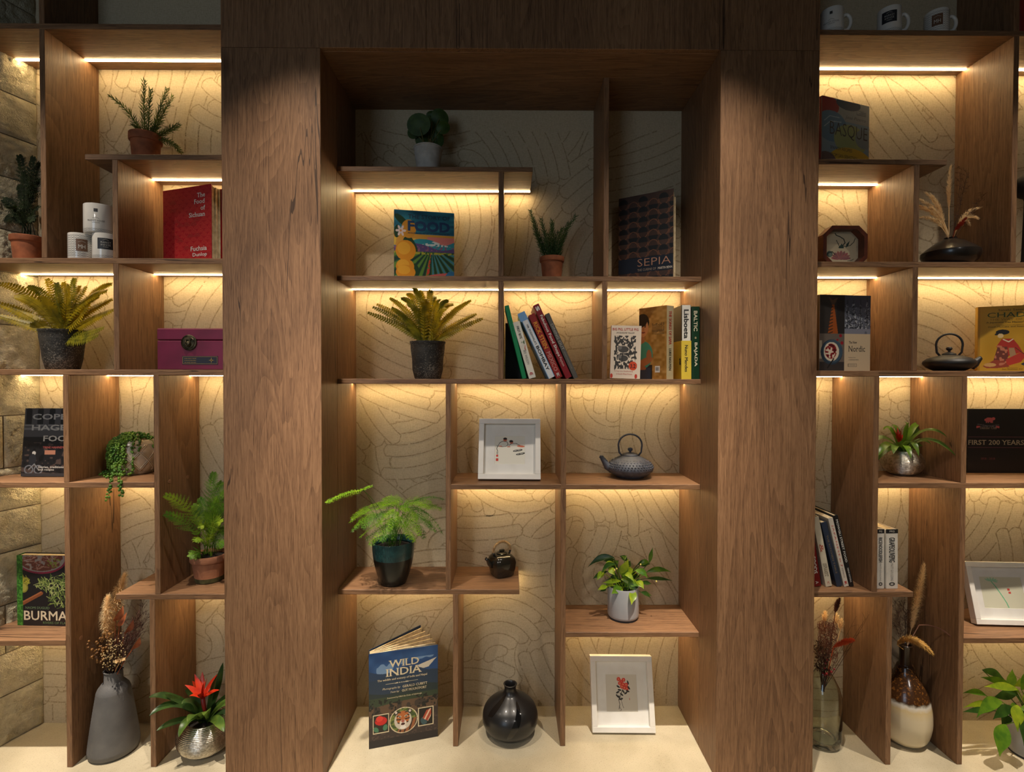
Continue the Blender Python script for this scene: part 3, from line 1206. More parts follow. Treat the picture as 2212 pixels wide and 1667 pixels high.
def frame(label, pBL, pBR, zb, h, lean, wb, depth, mat, rz=0.0, mat_w=.25, art=None, art_box=(.3, .3, .7, .7), ybase=None, group=None, width=None):
    a = onz(pBL[0], pBL[1], zb)
    b = onz(pBR[0], pBR[1], zb)
    w = width or math.hypot(b.x - a.x, b.y - a.y)
    rz = math.atan2(b.y - a.y, b.x - a.x)
    R = Matrix.Rotation(rz, 3, 'Z') @ Matrix.Rotation(-lean, 3, 'X')
    root = thing('picture_frame', label, 'picture frame', (a.x, a.y, zb + depth * math.sin(lean) + .0005), R.to_euler(), group)
    o = wb
    for nm, p, q in (('frame_rail', (0, 0, 0), (w, depth, o)), ('frame_rail', (0, 0, h - o), (w, depth, h)),
                     ('frame_stile', (0, 0, o), (o, depth, h - o)), ('frame_stile', (w - o, 0, o), (w, depth, h - o))):
        MB().box(p, q, .001).build(nm, mat, root)
    MB().box((o * .8, depth - .005, o * .8), (w - o * .8, depth - .001, h - o * .8)).build('backing', M('backing_board', (120, 96, 70), .9), root)
    iw, ih = w - 2 * o, h - 2 * o
    x0, z0 = o + art_box[0] * iw, o + art_box[1] * ih
    x1, z1 = o + art_box[2] * iw, o + art_box[3] * ih
    yf = depth * .62
    card = M('mount_card', (226, 224, 218), .8, c2=(220, 217, 210))
    mb = MB()
    for p, q in (((o, yf, o), (w - o, yf + .0018, z0)), ((o, yf, z1), (w - o, yf + .0018, h - o)), ((o, yf, z0), (x0, yf + .0018, z1)), ((x1, yf, z0), (w - o, yf + .0018, z1))):
        mb.box(p, q)
    mb.build('mount', card, root)
    MB().box((x0 - .002, yf + .002, z0 - .002), (x1 + .002, yf + .003, z1 + .002)).build('drawing_sheet', M('rice_paper', (214, 208, 192), .9, c2=(204, 197, 180)), root)
    if art is not None:
        picture('drawing', art, x1 - x0, z1 - z0, root, y=yf + .0016, org=(x0, z0), mat=PRINT_MATT)
    # a foot behind keeps it leaning
    ft = MB()
    hh = h * .72
    ft.box((w * .42, depth - .001, h * .1), (w * .58, depth + .003, hh)).build('easel_back', M('backing_board', (120, 96, 70), .9), root)
    ca, sa = math.cos(lean), math.sin(lean)
    top = Vector((w / 2, depth + .003, hh))
    # the strut drops from the top of the easel to the shelf: find its foot in local coordinates
    reach = .35 * h
    wy, wz = top.y * ca + top.z * sa, -top.y * sa + top.z * ca      # after leaning back
    foot_w = (wy + reach * .25, -depth * math.sin(lean))
    fl = Vector((w / 2, foot_w[0] * ca - foot_w[1] * sa, foot_w[0] * sa + foot_w[1] * ca))
    MB().tube([top, fl], .003, 5).build('strut', M('backing_board', (120, 96, 70), .9), root)
    return root

# ================================================================== left bay: things on its shelves
def ring_patch(mb, r, a0, a1, z0, z1, n=10):
    k = len(mb.v)
    for i in range(n + 1):
        a = a0 + (a1 - a0) * i / n
        mb.v += [(r * math.cos(a), r * math.sin(a), z0), (r * math.cos(a), r * math.sin(a), z1)]
    for i in range(n):
        mb.f.append((k + 2 * i, k + 2 * i + 2, k + 2 * i + 3, k + 2 * i + 1))


GREY_INK, BROWN_INK, PALE_INK = ink((52, 50, 50)), ink((112, 80, 58)), ink((226, 220, 208))
NAVY_INK = ink((36, 38, 44))


def mug(label, x, y, z, r, h, design, face=0.0, handle=0.35, group='white mugs with a house logo'):
    t = thing('mug', label, 'mug', (x, y, z), (0, 0, 0), group)
    MB().lathe([(r * .86, 0), (r * .97, .002), (r, .006), (r, h - .002), (r * .985, h), (r * .94, h - .001), (r * .93, h - .01), (r * .93, .008), (.002, .006)], 48, cap1=False).build('body', CERAMIC, t, smooth=True)
    ca, sa = math.cos(handle), math.sin(handle)
    pts = [(r * .93, .78 * h), (r * 1.32, .82 * h), (r * 1.62, .66 * h), (r * 1.62, .42 * h), (r * 1.36, .24 * h), (r * .93, .22 * h)]
    sm = []
    for i in range(len(pts) - 1):
        p0, p1, p2, p3 = pts[max(i - 1, 0)], pts[i], pts[i + 1], pts[min(i + 2, len(pts) - 1)]
        for k in range(5):
            u = k / 5
            sm.append(tuple(.5 * ((2 * p1[j]) + (-p0[j] + p2[j]) * u + (2 * p0[j] - 5 * p1[j] + 4 * p2[j] - p3[j]) * u * u + (-p0[j] + 3 * p1[j] - 3 * p2[j] + p3[j]) * u ** 3) for j in (0, 1)))
    sm.append(pts[-1])
    MB().tube([(q[0] * ca, q[0] * sa, q[1]) for q in sm], .0062, 8).build('handle', CERAMIC, t, smooth='all')
    c = -math.pi / 2 + face
    R1 = r + .0003

    def waves(z0, z1, step, half, amp=.0035):
        mb = MB()
        z = z0
        k = 0
        while z < z1:
            n = 22
            for s in (0, math.pi):
                a_ = [c - half + 2 * half * i / n for i in range(n + 1)]
                zz = [z + amp * (2 / math.pi) * math.asin(math.sin(a * r / .009 * math.pi + s)) for a in a_]
                for i in range(n):
                    p = [(R1 * math.cos(a_[j]), R1 * math.sin(a_[j])) for j in (i, i + 1)]
                    mb.add([(*p[0], zz[i]), (*p[1], zz[i + 1]), (*p[1], zz[i + 1] + .0006), (*p[0], zz[i] + .0006)], [(0, 1, 2, 3)])
            z += step
            k += 1
        mb.build('wave_print', GREY_INK, t)

    def roof(z, w, mat, rr):
        mb = MB()
        for s in (-1, 1):
            n = 6
            for i in range(n):
                u0, u1 = s * w * i / n, s * w * (i + 1) / n
                a, b = c + u0 / r, c + u1 / r
                za, zb = z - abs(u0) * .42, z - abs(u1) * .42
                mb.add([(rr * math.cos(a), rr * math.sin(a), za), (rr * math.cos(b), rr * math.sin(b), zb), (rr * math.cos(b), rr * math.sin(b), zb - .0008), (rr * math.cos(a), rr * math.sin(a), za - .0008)], [(0, 1, 2, 3)])
        mb.build('roof_mark', mat, t)
    if design == 'patch':                               # brown panel with two initials over a wave print
        waves(.012, h - .006, .008, 1.5)
        mb = MB()
        ring_patch(mb, R1 + .0003, c - .42, c + .42, h * .30, h * .76)
        mb.build('logo_panel', BROWN_INK, t)
        roof(h * .69, .011, PALE_INK, R1 + .0006)
        text('MH', t, (0, 0, h * .47), XD, ZD, .02, h * .15, PALE_INK, 0, (R1 + .0007, c))
    elif design == 'dark':                              # dark panel with the name in two lines
        mb = MB()
        ring_patch(mb, R1, c - .62, c + .62, h * .38, h * .80)
        mb.build('logo_panel', NAVY_INK, t)
        roof(h * .76, .009, PALE_INK, R1 + .0004)
        text('MARKET', t, (0, 0, h * .635), XD, ZD, .030, h * .065, PALE_INK, 0, (R1 + .0005, c), 0, 1.5)
        text('HOUSE', t, (0, 0, h * .54), XD, ZD, .028, h * .065, PALE_INK, 0, (R1 + .0005, c), 0, 1.5)
        text('SHOREDITCH', t, (0, 0, h * .46), XD, ZD, .016, h * .025, PALE_INK, 0, (R1 + .0005, c))
        waves(.006, .018, .006, 1.3)
    else:                                               # name printed straight on the white glaze
        mb = MB()
        ring_patch(mb, R1, c - .12, c + .12, h * .70, h * .81)
        mb.build('logo_panel', GREY_INK, t)
        roof(h * .52, .010, GREY_INK, R1 + .0002)
        text('MARKET HOUSE', t, (0, 0, h * .40), XD, ZD, .052, h * .06, GREY_INK, 0, (R1 + .0003, c), 0, 1.3)
        text('LONDON', t, (0, 0, h * .33), XD, ZD, .022, h * .03, GREY_INK, 0, (R1 + .0003, c))
        waves(.006, .016, .006, 1.3)
    return t


# ---- mugs, two below and one on top
MY = 1.945
ma, mb_, mc = at(176, 505, MY), at(226, 503, MY), at(209, 445, MY)
mh = at(176, 503, MY - .03).z - Z['C']
mug('white mug with brown initials panel and wave print, under the stack beside the shelf divider', ma.x, MY, Z['C'] + .0003, .0405, mh, 'patch', .70, 1.6)
mug('white mug with dark logo panel, half hidden by the shelf divider below the topmost mug', mb_.x + .002, MY + .002, Z['C'] + .0003, .0405, mh, 'dark', .66, .9)
mug('plain white mug with small logo stacked on top of two other mugs', mc.x + .006, MY + .006, Z['C'] + mh + .001, .049, at(200, 446, MY).z - Z['C'] - mh, 'plain', .42, .55)

# ---- rosemary on the short shelf
RO, RO2 = leafm('rosemary_green', (112, 124, 52), (76, 92, 40)), leafm('rosemary_blue_green', (92, 118, 66), (62, 92, 52))
y = ys(.45)
c = at(315, 330, y)
t = thing('potted_rosemary', 'rosemary in a terracotta pot on the short shelf above the red cookbook', 'plant', (c.x, y, Z['B'] + .0003))
ph = at(315, 292, y).z - Z['B']
terracotta(t, .055, ph, .043, rim=.24)
L0 = lambda px, py, Y, t: at(px, py, Y) - t.location
rosemary(t, [[(dx, 0, ph * .85), L0(cx, cy, y + dy * .5, t), L0(tx, ty, y + dy, t)] for dx, cx, cy, tx, ty, dy in
             ((-.02, 300, 250, 236, 206, -.02), (0, 308, 240, 312, 172, .02), (.01, 320, 240, 326, 192, -.03), (.02, 340, 250, 362, 190, .01),
              (.025, 340, 262, 374, 206, .03), (.03, 360, 280, 388, 268, -.02), (.04, 372, 300, 391, 330, -.05), (-.01, 300, 270, 285, 268, -.04), (.02, 330, 268, 352, 262, -.03),
              (.03, 352, 285, 385, 276, .02))], RO)

# ---- dark fern by the stone wall
y = ys(.55)
c = at(58, 540, y)
t = thing('potted_fern', 'shaded fern in a terracotta pot beside the rough stone wall', 'plant', (c.x + .006, y, Z['C'] + .0003))
ph = at(55, 512, y).z - Z['C']
terracotta(t, .056, ph, .043)
DF = leafm('fern_green_shaded', (36, 50, 16), (20, 32, 10), .8)  # leaf colour darkened to stand in for the dimness of this corner
for tx, ty, dy in ((40, 335, 0), (72, 338, -.02), (84, 385, .03), (5, 430, -.04), (14, 446, -.10), (40, 400, .02), (60, 420, -.08), (84, 450, -.06), (-5, 480, .0), (70, 480, -.1), (25, 470, .03), (86, 350, .0), (50, 370, -.05)):
    frond_bi(t, (rnd(-.02, .02), rnd(-.02, .02), ph * .85), L0((58 + tx) / 2 + (58 - tx) * .25, min(ty + 20, 440), y + dy * .5, t), L0(tx, ty, y + dy, t), DF, L=.045, n=12, start=.32, nl=6, ll=.009)

# ---- red cookbook
def art_red():
    U, V, I = canvas(84, 120, (176, 26, 36))
    W, H = .19, .27
    x, y_ = U * W, V * H
    sp = .027
    for row in range(0, 26):
        cy = row * sp * .5
        off = (row % 2) * sp / 2
        dx = (x + off) % sp - sp / 2
        d = np.hypot(dx, (y_ - cy) * 1.0)
        inside = (d < sp / 2) & (y_ < cy + .0001)
        cell = np.floor((x + off) / sp).astype(int) * 13 + row * 7
        dark = (np.sin(cell * 12.9898) * 43758.5) % 1 > .90
        put(I, inside & dark, (140, 18, 30))
        put(I, inside & ~dark, (176, 26, 36))
        rr = (d / (sp / 2) * 4.2) % 1
        put(I, inside & (rr > .62), (206, 66, 56))
    return U, V, I


WH_INK = (238, 232, 220)
cover_book('cookbook', 'red cookbook with scallop pattern standing slightly open beside the left column', 352, ys(.62), 456, ys(.30), 397, Z['C'], .036,
           cover=(172, 26, 36), art=art_red(), open_=.07, texts=[
    ('§The', .80, .12, .16, .058, WH_INK, .006), ('§Food', .765, .20, .22, .058, WH_INK, .006), ('§of', .835, .285, .09, .058, WH_INK, .006), ('§Sichuan', .715, .365, .33, .058, WH_INK, .006),
    ('Fuchsia', .745, .80, .33, .06, WH_INK, .01), ('Dunlop', .765, .885, .29, .06, WH_INK, .01)])

# ---- sword fern in a black pot
FY, FG = leafm('yellow_fern', (176, 152, 22), (132, 118, 20)), leafm('olive_fern', (138, 132, 28), (92, 94, 22))
BLACKPOT = M('mottled_black_clay', (52, 48, 42), .7, c2=(26, 24, 22), sc=16, bs=.6, bsc=60)

_n, _l = BLACKPOT.node_tree.nodes, BLACKPOT.node_tree.links
_b = _n['Principled BSDF']
_tc = _n.new('ShaderNodeTexCoord')
_big, _fine = noise(_n, _l, _tc.outputs['Object'], 11, 2), noise(_n, _l, _tc.outputs['Object'], 210, 3)
_r = ramp(_n, [(.64, (0, 0, 0)), (.74, (1, 1, 1))])
_l.new(math_n(_n, _l, 'MULTIPLY_ADD', _big.outputs['Fac'], .45, math_n(_n, _l, 'MULTIPLY', _fine.outputs['Fac'], .78)), _r.inputs[0])
_l.new(mixc(_n, _l, math_n(_n, _l, 'MULTIPLY', _r.outputs[0], .32), _b.inputs['Base Color'].links[0].from_socket, rgba((176, 166, 150))), _b.inputs['Base Color'])


def fern_pot(t, r, h, rb):
    prof = [(rb * .94, 0), (rb, .003), (rb * 1.16, h * .25), (r * .88, h * .55), (r * .955, h * .8), (r * .955, h * .93), (r, h * .965), (r, h), (r * .93, h), (r * .88, h * .9)]
    pot(t, prof, BLACKPOT, h * .88, r * .9)


y = ys(.42)
c = at(136, 760, y)
t = thing('potted_fern', 'yellow-green sword fern in a black clay pot beside the stone wall', 'plant', (c.x, y, Z['D'] + .0003))
ph = at(136, 713, y).z - Z['D']
fern_pot(t, .074, ph, .052)
for i, (tx, ty, dy, lf) in enumerate(((-6, 612, 0, 0), (-14, 652, -.03, 0), (-8, 680, -.06, 0), (58, 618, .04, 1), (100, 601, .03, 0), (121, 610, -.02, 1), (137, 608, .05, 0), (147, 612, -.06, 0), (161, 600, .02, 1),
                                       (172, 616, .06, 0), (188, 617, -.03, 0), (243, 613, .02, 0), (233, 628, -.05, 0), (244, 645, .05, 0), (247, 668, -.02, 0), (226, 706, -.10, 1), (214, 722, -.12, 1), (30, 640, -.08, 0),
                                       (90, 640, -.08, 0), (190, 660, -.09, 0), (120, 640, -.09, 1), (215, 640, .0, 0))):
    far = abs(tx - 136) > 70
    cx_, cy_ = (136 + (tx - 136) * .45, ty - (6 if far else -20) + (30 if ty > 640 else 10))
    frond_sword(t, (rnd(-.03, .03), rnd(-.02, .02), ph * .88), L0(cx_, cy_, y + dy * .5, t), L0(tx, ty, y + dy, t), FG if lf else FY, L=.034, n=24 if far else 19, wid=.0098 if far else .0088)

# ---- magenta lacquer box
PLUM = M('plum_lacquer', (118, 30, 62), .38, c2=(98, 24, 50), sc=8, coat=.25)
BRASS = M('aged_brass', (92, 82, 62), .45, 1.0, c2=(48, 44, 36), sc=80)
y = ys(.12)
c = at(339.5, 795, y)
bw = (PL - .002) - c.x + .014
bh = at(400, 709, y).z - Z['D']
hl = at(400, 735, y).z - Z['D']
bw = .27
t = thing('storage_box', 'plum lacquered wooden box with round metal clasp, against the left column', 'box', (c.x, y, Z['D'] + .0003))
MB().box((0, 0, 0), (bw, .17, hl - .0008), .0025).build('body', PLUM, t)
MB().box((-.001, -.001, hl + .0008), (bw + .001, .171, bh), .004).build('lid', PLUM, t)
cx0 = at(409, 740, y).x - c.x
cz0 = at(409, 740, y).z - Z['D']
o_ = lambda pr, nm, dx=0, dz=0, m_=BRASS, s=28: (lambda mb: (setattr(mb, 'v', [(cx0 + dx + X, -.001 - Zz, cz0 + dz + Y_) for X, Y_, Zz in mb.v]), mb.build(nm, m_, t, smooth=True)))(MB().lathe(pr, s))
clasp = o_([(.029, 0), (.029, .002), (.0265, .0035), (.0262, .002), (.022, .0025), (.020, .0045), (.004, .005)], 'clasp_plate')[1]
o_([(.010, .004), (.010, .009), (.006, .012), (.001, .0125)], 'clasp_knob', 0, -.006)
MB().box((cx0 - .012, -.010, cz0 + .008), (cx0 + .012, -.004, cz0 + .014), .001).build('clasp_bar', BRASS, t)
MB().tube([(cx0 - .007, -.010, cz0 + .010), (cx0 - .008, -.013, cz0 - .006), (cx0, -.014, cz0 - .014), (cx0 + .008, -.013, cz0 - .006), (cx0 + .007, -.010, cz0 + .010)], .0016, 6).build('clasp_hook', BRASS, t, smooth='all')
pa_, pb_ = at(394, 787, y), at(471, 769, y)
gold = ink((176, 140, 76))
px0, px1, pz0, pz1 = pa_.x - c.x, pb_.x - c.x, pa_.z - Z['D'], pb_.z - Z['D']
MB().box((px0, -.0012, pz0), (px1, 0, pz1)).build('name_plate', ink((34, 34, 46)), t)
mbp = MB()
for a_, b_ in (((px0 + .002, pz0 + .002), (px1 - .002, pz0 + .0028)), ((px0 + .002, pz1 - .0028), (px1 - .002, pz1 - .002)), ((px0 + .002, pz0 + .002), (px0 + .0028, pz1 - .002)), ((px1 - .0028, pz0 + .002), (px1 - .002, pz1 - .002))):
    mbp.box((a_[0], -.0016, a_[1]), (b_[0], -.0011, b_[1]))
for k in range(8):
    a = k * math.pi / 4
    l_ = .011 if k % 2 == 0 else .005
    q = Vector((math.cos(a), 0, math.sin(a)))
    s_ = Vector((-math.sin(a), 0, math.cos(a))) * .0016
    o0 = Vector((px1 - .024, -.0016, (pz0 + pz1) / 2))
    mbp.add([o0 + s_, o0 + q * l_, o0 - s_], [(0, 2, 1)])
mbp.build('plate_ornament', gold, t)
for k, s in enumerate(('CASA DELLE VIGNE', 'OF EXTRAORDINARY', 'TEA FROM THE EAST')):
    text(s, t, (px0 + .030, -.0018, pz1 - .009 - k * .0075), XD, ZD, .044, .0032, gold)

# ---- street-photo book behind the divider
def art_street():
    U, V, I = canvas(96, 132, (30, 30, 34))
    put(I, V < .42, (74, 74, 78))
    for x in (.08, .30, .52, .74, .95):
        put(I, (abs(U - x) < .055) & (V < .24) & (V > .02), (22, 24, 30))
        put(I, ell(U, V, x, .03, .055, .03), (22, 24, 30))
        put(I, (abs(U - x) < .07) & (abs(V - .25) < .012), (120, 120, 122))
    put(I, (V > .29) & (V < .32), (110, 110, 112))
    put(I, V > .42, np.array((26, 25, 28)))
    n = vn(U, V, 18, 26, 4)
    put(I, (V > .5) & (n > .72), (74, 60, 56))
    put(I, (V > .5) & (n < .22), (12, 12, 14))
    put(I, ell(U, V, .22, .66, .035, .03), (190, 186, 180))
    put(I, ell(U, V, .20, .76, .07, .09), (38, 40, 46))
    for cx in (.14, .32):
        d = np.hypot((U - cx), (V - .9) * 1.3)
        put(I, abs(d - .075) < .012, (104, 106, 112))
    line(U, V, I, [(.14, .9), (.24, .82), (.32, .9)], .01, (120, 122, 126), 1.3)
    put(I, (V > .62) & (V < .68) & (U > .42) & (U < .62), (176, 120, 96))
    put(I, V > .955, (52, 50, 52))
    return U, V, I


gl = onz(42, 1030, Z['E'])
Yb = gl.y
cover_book('street_photo_book', 'dark street-photo cookbook with pale capitals leaning beside the stone wall', 43, Yb, 158, Yb, 883, Z['E'], .022, cover=(36, 36, 42), art=art_street(), back=-.09,
           texts=[('COPEN', .57, .125, .84, .085, (176, 174, 170), .02), ('HAGEN', .57, .285, .84, .085, (186, 184, 178), .02), ('FOOD', .68, .445, .60, .085, (206, 202, 192), .02),
                  ('TRINE HAHNEMANN', .64, .575, .52, .032, (186, 92, 84), .02), ('Stories, traditions', .56, .865, .48, .036, (214, 210, 202), .01), ('and recipes', .47, .905, .30, .034, (214, 210, 202), .01)])

# ---- trailing pearls in a beige pot
y = ys(.40)
c = onz(292, 1022, Z['E'])
y = c.y + .01
t = thing('potted_string_of_pearls', 'trailing bead-leaved succulent in a beige lattice pot, spilling over the shelf edge', 'plant', (at(292, 1020, y).x, y, Z['E'] + .0003))
PR_ = .078
ph = .135
BEIGE = M('glazed_beige', (202, 188, 164), .3, c2=(176, 160, 134), sc=30, coat=.4)
prof = [(.056, 0), (.062, .004), (.074, .03), (PR_, .075), (.076, .115), (.070, .132), (.068, ph), (.062, ph), (.060, .12)]
pot(t, prof, BEIGE, .125, .06)


def potr(z):
    for (r0, z0), (r1, z1) in zip(prof[1:7], prof[2:8]):
        if z0 <= z <= z1:
            return r0 + (r1 - r0) * (z - z0) / (z1 - z0)
    return .068


for s in (-1, 1):
    for k in range(8):
        a0 = k * math.pi / 4
        for off in (0, .09):
            MB().tube([((potr(z) + .0006) * math.cos(a0 + off + s * (z - .02) * 11), (potr(z) + .0006) * math.sin(a0 + off + s * (z - .02) * 11), z) for z in np.linspace(.014, .118, 14)], .0017, 5).build('lattice_ridge', BEIGE, t, smooth='all')
PEARL = leafm('pearl_green', (118, 156, 58), (62, 108, 40), .35)
STEMG = leafm('pearl_stem', (84, 96, 52), (60, 70, 40))
front = Z['E']
for k in range(64):
    a = rnd(0, 6.283) if k < 34 else rnd(math.pi * .95, math.pi * 1.62)
    r0 = rnd(.0, .055)
    ln = rnd(.05, .10) if k < 34 else rnd(.12, .24)
    L, st = 0, .006
    va = a + rnd(-.25, .25)
    r1 = r0
    hump = rnd(.012, .034)
    pts, p = [], None
    while r1 < .072 and L < ln:                        # over the mound
        pts.append(Vector((r1 * math.cos(va), r1 * math.sin(va), ph - .004 + hump * (1 - (r1 / .074) ** 2))))
        r1 += st * .8
        L += st
    if k >= 24 and pts:
        p = pts[-1].copy()
        while L < ln:                                  # and down the outside
            rr = potr(min(ph - .002, max(.016, p.z))) + .007
            q = Vector((rr * math.cos(va), rr * math.sin(va), p.z - st))
            if q.z < .007:
                q = p + Vector((math.cos(va) * .6 - .2, -1, 0)).normalized() * st
                q.z = .007
                if t.location.y + q.y < YS - .004:
                    break
            p = q
            pts.append(p.copy())
            L += st
    if len(pts) < 3:
        continue
    mb = MB()
    mb.tube(pts, .0008, 4, cap=False)
    for p in pts[1:]:
        if rnd(0, 1) < .85:
            o = Vector((rnd(-1, 1), rnd(-1, 1), rnd(-.4, .6))).normalized() * .0055
            mb.ball(tuple(p + o), rnd(.0035, .0052), 7, 5)
    mb.build('strand', PEARL, t, smooth='all')
# two strands reaching below the shelf
for tx, ty, x0 in ((232, 1080, 250), (262, 1070, 262)):
    P = bez(L0(x0, 1000, y - .09, t), L0(x0 - 3, 1030, YS - .012, t), L0(tx, ty, YS - .014, t), 14)
    mb = MB()
    mb.tube(P, .0009, 4, cap=False)
    for p in P:
        for _ in range(2):
            mb.ball(tuple(p + Vector((rnd(-1, 1), rnd(-1, .2), rnd(-.5, .5))).normalized() * .006), rnd(.004, .0056), 7, 5)
    mb.build('strand', PEARL, t, smooth='all')

# ---- green fern in a mossy clay pot
c = onz(452, 1256, Z['F'])
y = c.y + .018
t = thing('potted_fern', 'feathery green fern in a weathered terracotta pot against the left column', 'plant', (at(453, 1240, y).x, y, Z['F'] + .0003))
ph = .105
prof = [(.046, 0), (.050, .003), (.053, .02)]
MB().lathe(prof, 36, cap1=False).build('pot_foot', MOSSY, t, smooth=True)
pot(t, [(.053, .02), (.061, .078), (.066, .080), (.068, .084), (.068, .102), (.066, ph), (.06, ph), (.058, .092)], TERRA_OLD, .094, .06)
GF, GF2 = leafm('fern_green', (124, 164, 46), (82, 124, 40)), leafm('fern_bright', (166, 188, 50), (120, 156, 44))
for tx, ty, dy, mt_ in ((352, 1068, 1.885 - y, 1), (353, 1108, 1.875 - y, 0), (462, 1020, .02, 0), (480, 1040, .04, 0), (430, 1075, .05, 0), (486, 1090, -.02, 0), (420, 1170, -.10, 1), (408, 1204, -.09, 0), (478, 1130, -.08, 1),
                        (470, 1075, -.05, 0), (445, 1105, -.07, 0), (490, 1150, .02, 0), (432, 1140, -.06, 1), (484, 1180, -.08, 0), (415, 1090, .03, 0), (490, 1060, .0, 0)):
    frond_bi(t, (rnd(-.02, .02), rnd(-.02, .02), ph - .012), L0(452 + (tx - 452) * .25, ty + (20 if ty < 1120 else -25), y + dy * .5, t), L0(tx, ty, y + dy, t), GF2 if mt_ else GF, L=.05, n=13, start=.38 if ty < 1120 else .25, nl=8, ll=.0075, lw=.2)

# ---- book with bowl and herbs on its cover
def art_bowl():
    U, V, I = canvas(100, 132, (24, 22, 26))
    n1, n2 = vn(U, V, 40, 52, 8), vn(U, V, 22, 30, 9)
    herb = (ell(U, V, .80, .55, .34, .22) | ell(U, V, .72, .36, .2, .1) | ell(U, V, .45, .40, .18, .09)) & (n1 > .5)
    G4 = [(96, 116, 52), (134, 146, 76), (74, 92, 44), (160, 166, 104)]
    strokes(U, V, I, 150, (.80, .55, .30, .20), G4, .06, .006, 3)
    strokes(U, V, I, 40, (.72, .36, .2, .09), G4, .06, .005, 4)
    strokes(U, V, I, 34, (.45, .40, .14, .08), G4, .05, .006, 5)
    strokes(U, V, I, 36, (.14, .36, .07, .06), [(160, 150, 50), (130, 128, 44)], .035, .006, 6)
    put(I, ell(U, V, .10, .46, .085, .075), (128, 122, 46))
    put(I, ell(U, V, .10, .46, .065, .057), (156, 150, 66))
    put(I, ell(U, V, .40, .05, .43, .21), (132, 34, 62))
    put(I, ell(U, V, .40, .045, .40, .19), (150, 140, 134))
    put(I, ell(U, V, .40, .045, .37, .175) & (n2 > .35), (112, 62, 50))
    strokes(U, V, I, 60, (.40, .05, .32, .15), [(170, 120, 104), (140, 84, 70), (186, 150, 130)], .04, .006, 7)
    put(I, ell(U, V, .62, .10, .12, .07) & (n1 > .45), (132, 136, 62))
    put(I, poly(U, V, [(.0, .70), (.40, .51), (.44, .53), (.42, .56), (.0, .76)]), (126, 70, 40))
    put(I, poly(U, V, [(.0, .70), (.40, .51), (.42, .52), (.0, .72)]), (158, 96, 60))
    put(I, U < .10, (44, 96, 30))
    put(I, (U < .10) & (n1 > .55), (74, 134, 48))
    return U, V, I


gl = onz(46, 1350, Z['G'])
cover_book('cookbook', 'green-spined cookbook with a food bowl on its dark cover, beside the stone wall', 36, gl.y, 166, gl.y - .012, 1201, Z['G'], .034, cover=(28, 26, 30), spine=(50, 112, 40), art=art_bowl(),
           texts=[('BURMA', .475, .855, .72, .135, (214, 198, 168), .012), ('NAOMI DUGUID', .34, .745, .40, .035, (110, 132, 96), 0), ('RIVERS OF FLAVOR', .68, .955, .50, .032, (104, 128, 84), 0)])

# ---- tall grey vase and what stands in it
GREYV = M('ribbed_grey_stoneware', (104, 102, 100), .6, c2=(88, 87, 86), sc=12, bs=.2, bsc=320)
c = onz(245, 1640, 0)
y = c.y + .05
t = thing('floor_vase', 'tall grey tapering vase with a ribbed surface on the concrete floor', 'vase', (at(247, 1640, y).x, y, .0003))
hz = at(247, 1446, y).z
hs = at(247, 1476, y + .02).z
rb = .083
prof = [(rb * .86, 0), (rb * .98, .008), (rb, .022)]
for k in range(1, 41):
    u = k / 40
    prof.append((rb + (.054 - rb) * u ** 1.15 + (.0007 if k % 2 else 0), .022 + (hs - .03) * u))
prof += [(.050, hs + .002), (.038, hs + .018), (.031, hs + .026), (.030, hz - .002), (.033, hz), (.028, hz), (.026, hz - .05)]
MB().lathe(prof, 56, cap1=False).build('body', GREYV, t, smooth=50)
vx, vy, vz = t.location.x, t.location.y, hz
PAMP, GOLDB = leafm('pampas_cream', (255, 236, 196), (246, 218, 166), .9, 8, .5), M('golden_berries', (132, 88, 34), .45, c2=(92, 58, 24), sc=40)
CREAMB, TWIG = M('cream_seed', (186, 164, 116), .7, c2=(148, 122, 78), sc=50), M('dry_twig', (84, 56, 36), .85, c2=(58, 38, 26))
HEATH, RUST = M('dry_heather', (104, 62, 48), .9, c2=(72, 42, 40), sc=30), M('rust_leaf', (168, 88, 42), .75, c2=(126, 62, 36), sc=30)
SHELLF = M('papery_bloom', (206, 172, 120), .8, c2=(160, 122, 78), sc=40)


def stem_root(name, label, cat='dried flower', group=None, x=vx, y_=None, z=vz):
    return thing(name, label, cat, (x, vy if y_ is None else y_, z - .035), (0, 0, 0), group)


def inner(k=.012):
    return Vector((rnd(-k, k), rnd(-k, k), .0))


t = stem_root('pampas_plume', 'tall cream pampas plume rising behind the short shelf from the grey vase')
plume(t, L0(240, 1385, y + .03, t), L0(240, 1320, y + .05, t), L0(268, 1243, y + .06, t), .036, PAMP, 2600, .036, base=inner(), droop=.45, w=.0006)
t = stem_root('pampas_plume', 'shorter cream pampas plume at the left of the tall one in the grey vase')
plume(t, L0(236, 1390, y + .0, t), L0(226, 1340, y, t), L0(233, 1290, y, t), .028, PAMP, 1500, .030, base=inner(), droop=.45, w=.0006)
t = stem_root('berry_sprig', 'golden-brown berry spray hanging out at the left of the grey vase')
for tx, ty in ((200, 1386), (212, 1374), (219, 1400), (229, 1377), (207, 1408), (220, 1387), (212, 1395)):
    sprig(t, inner(), L0(tx, ty, y - rnd(.0, .05), t), TWIG, spread=.021, n=15, berry=.0046, berry_mat=GOLDB)
t = stem_root('seed_sprig', 'cream seed spray in the middle of the dried bouquet above the grey vase')
for tx, ty in ((236, 1405), (250, 1392), (242, 1420), (228, 1412), (258, 1408), (246, 1378)):
    sprig(t, inner(), L0(tx, ty, y - .05, t), TWIG, spread=.022, n=26, berry=.0024, berry_mat=CREAMB)
t = stem_root('heather_sprig', 'dark reddish heather spray leaning right out of the grey vase')
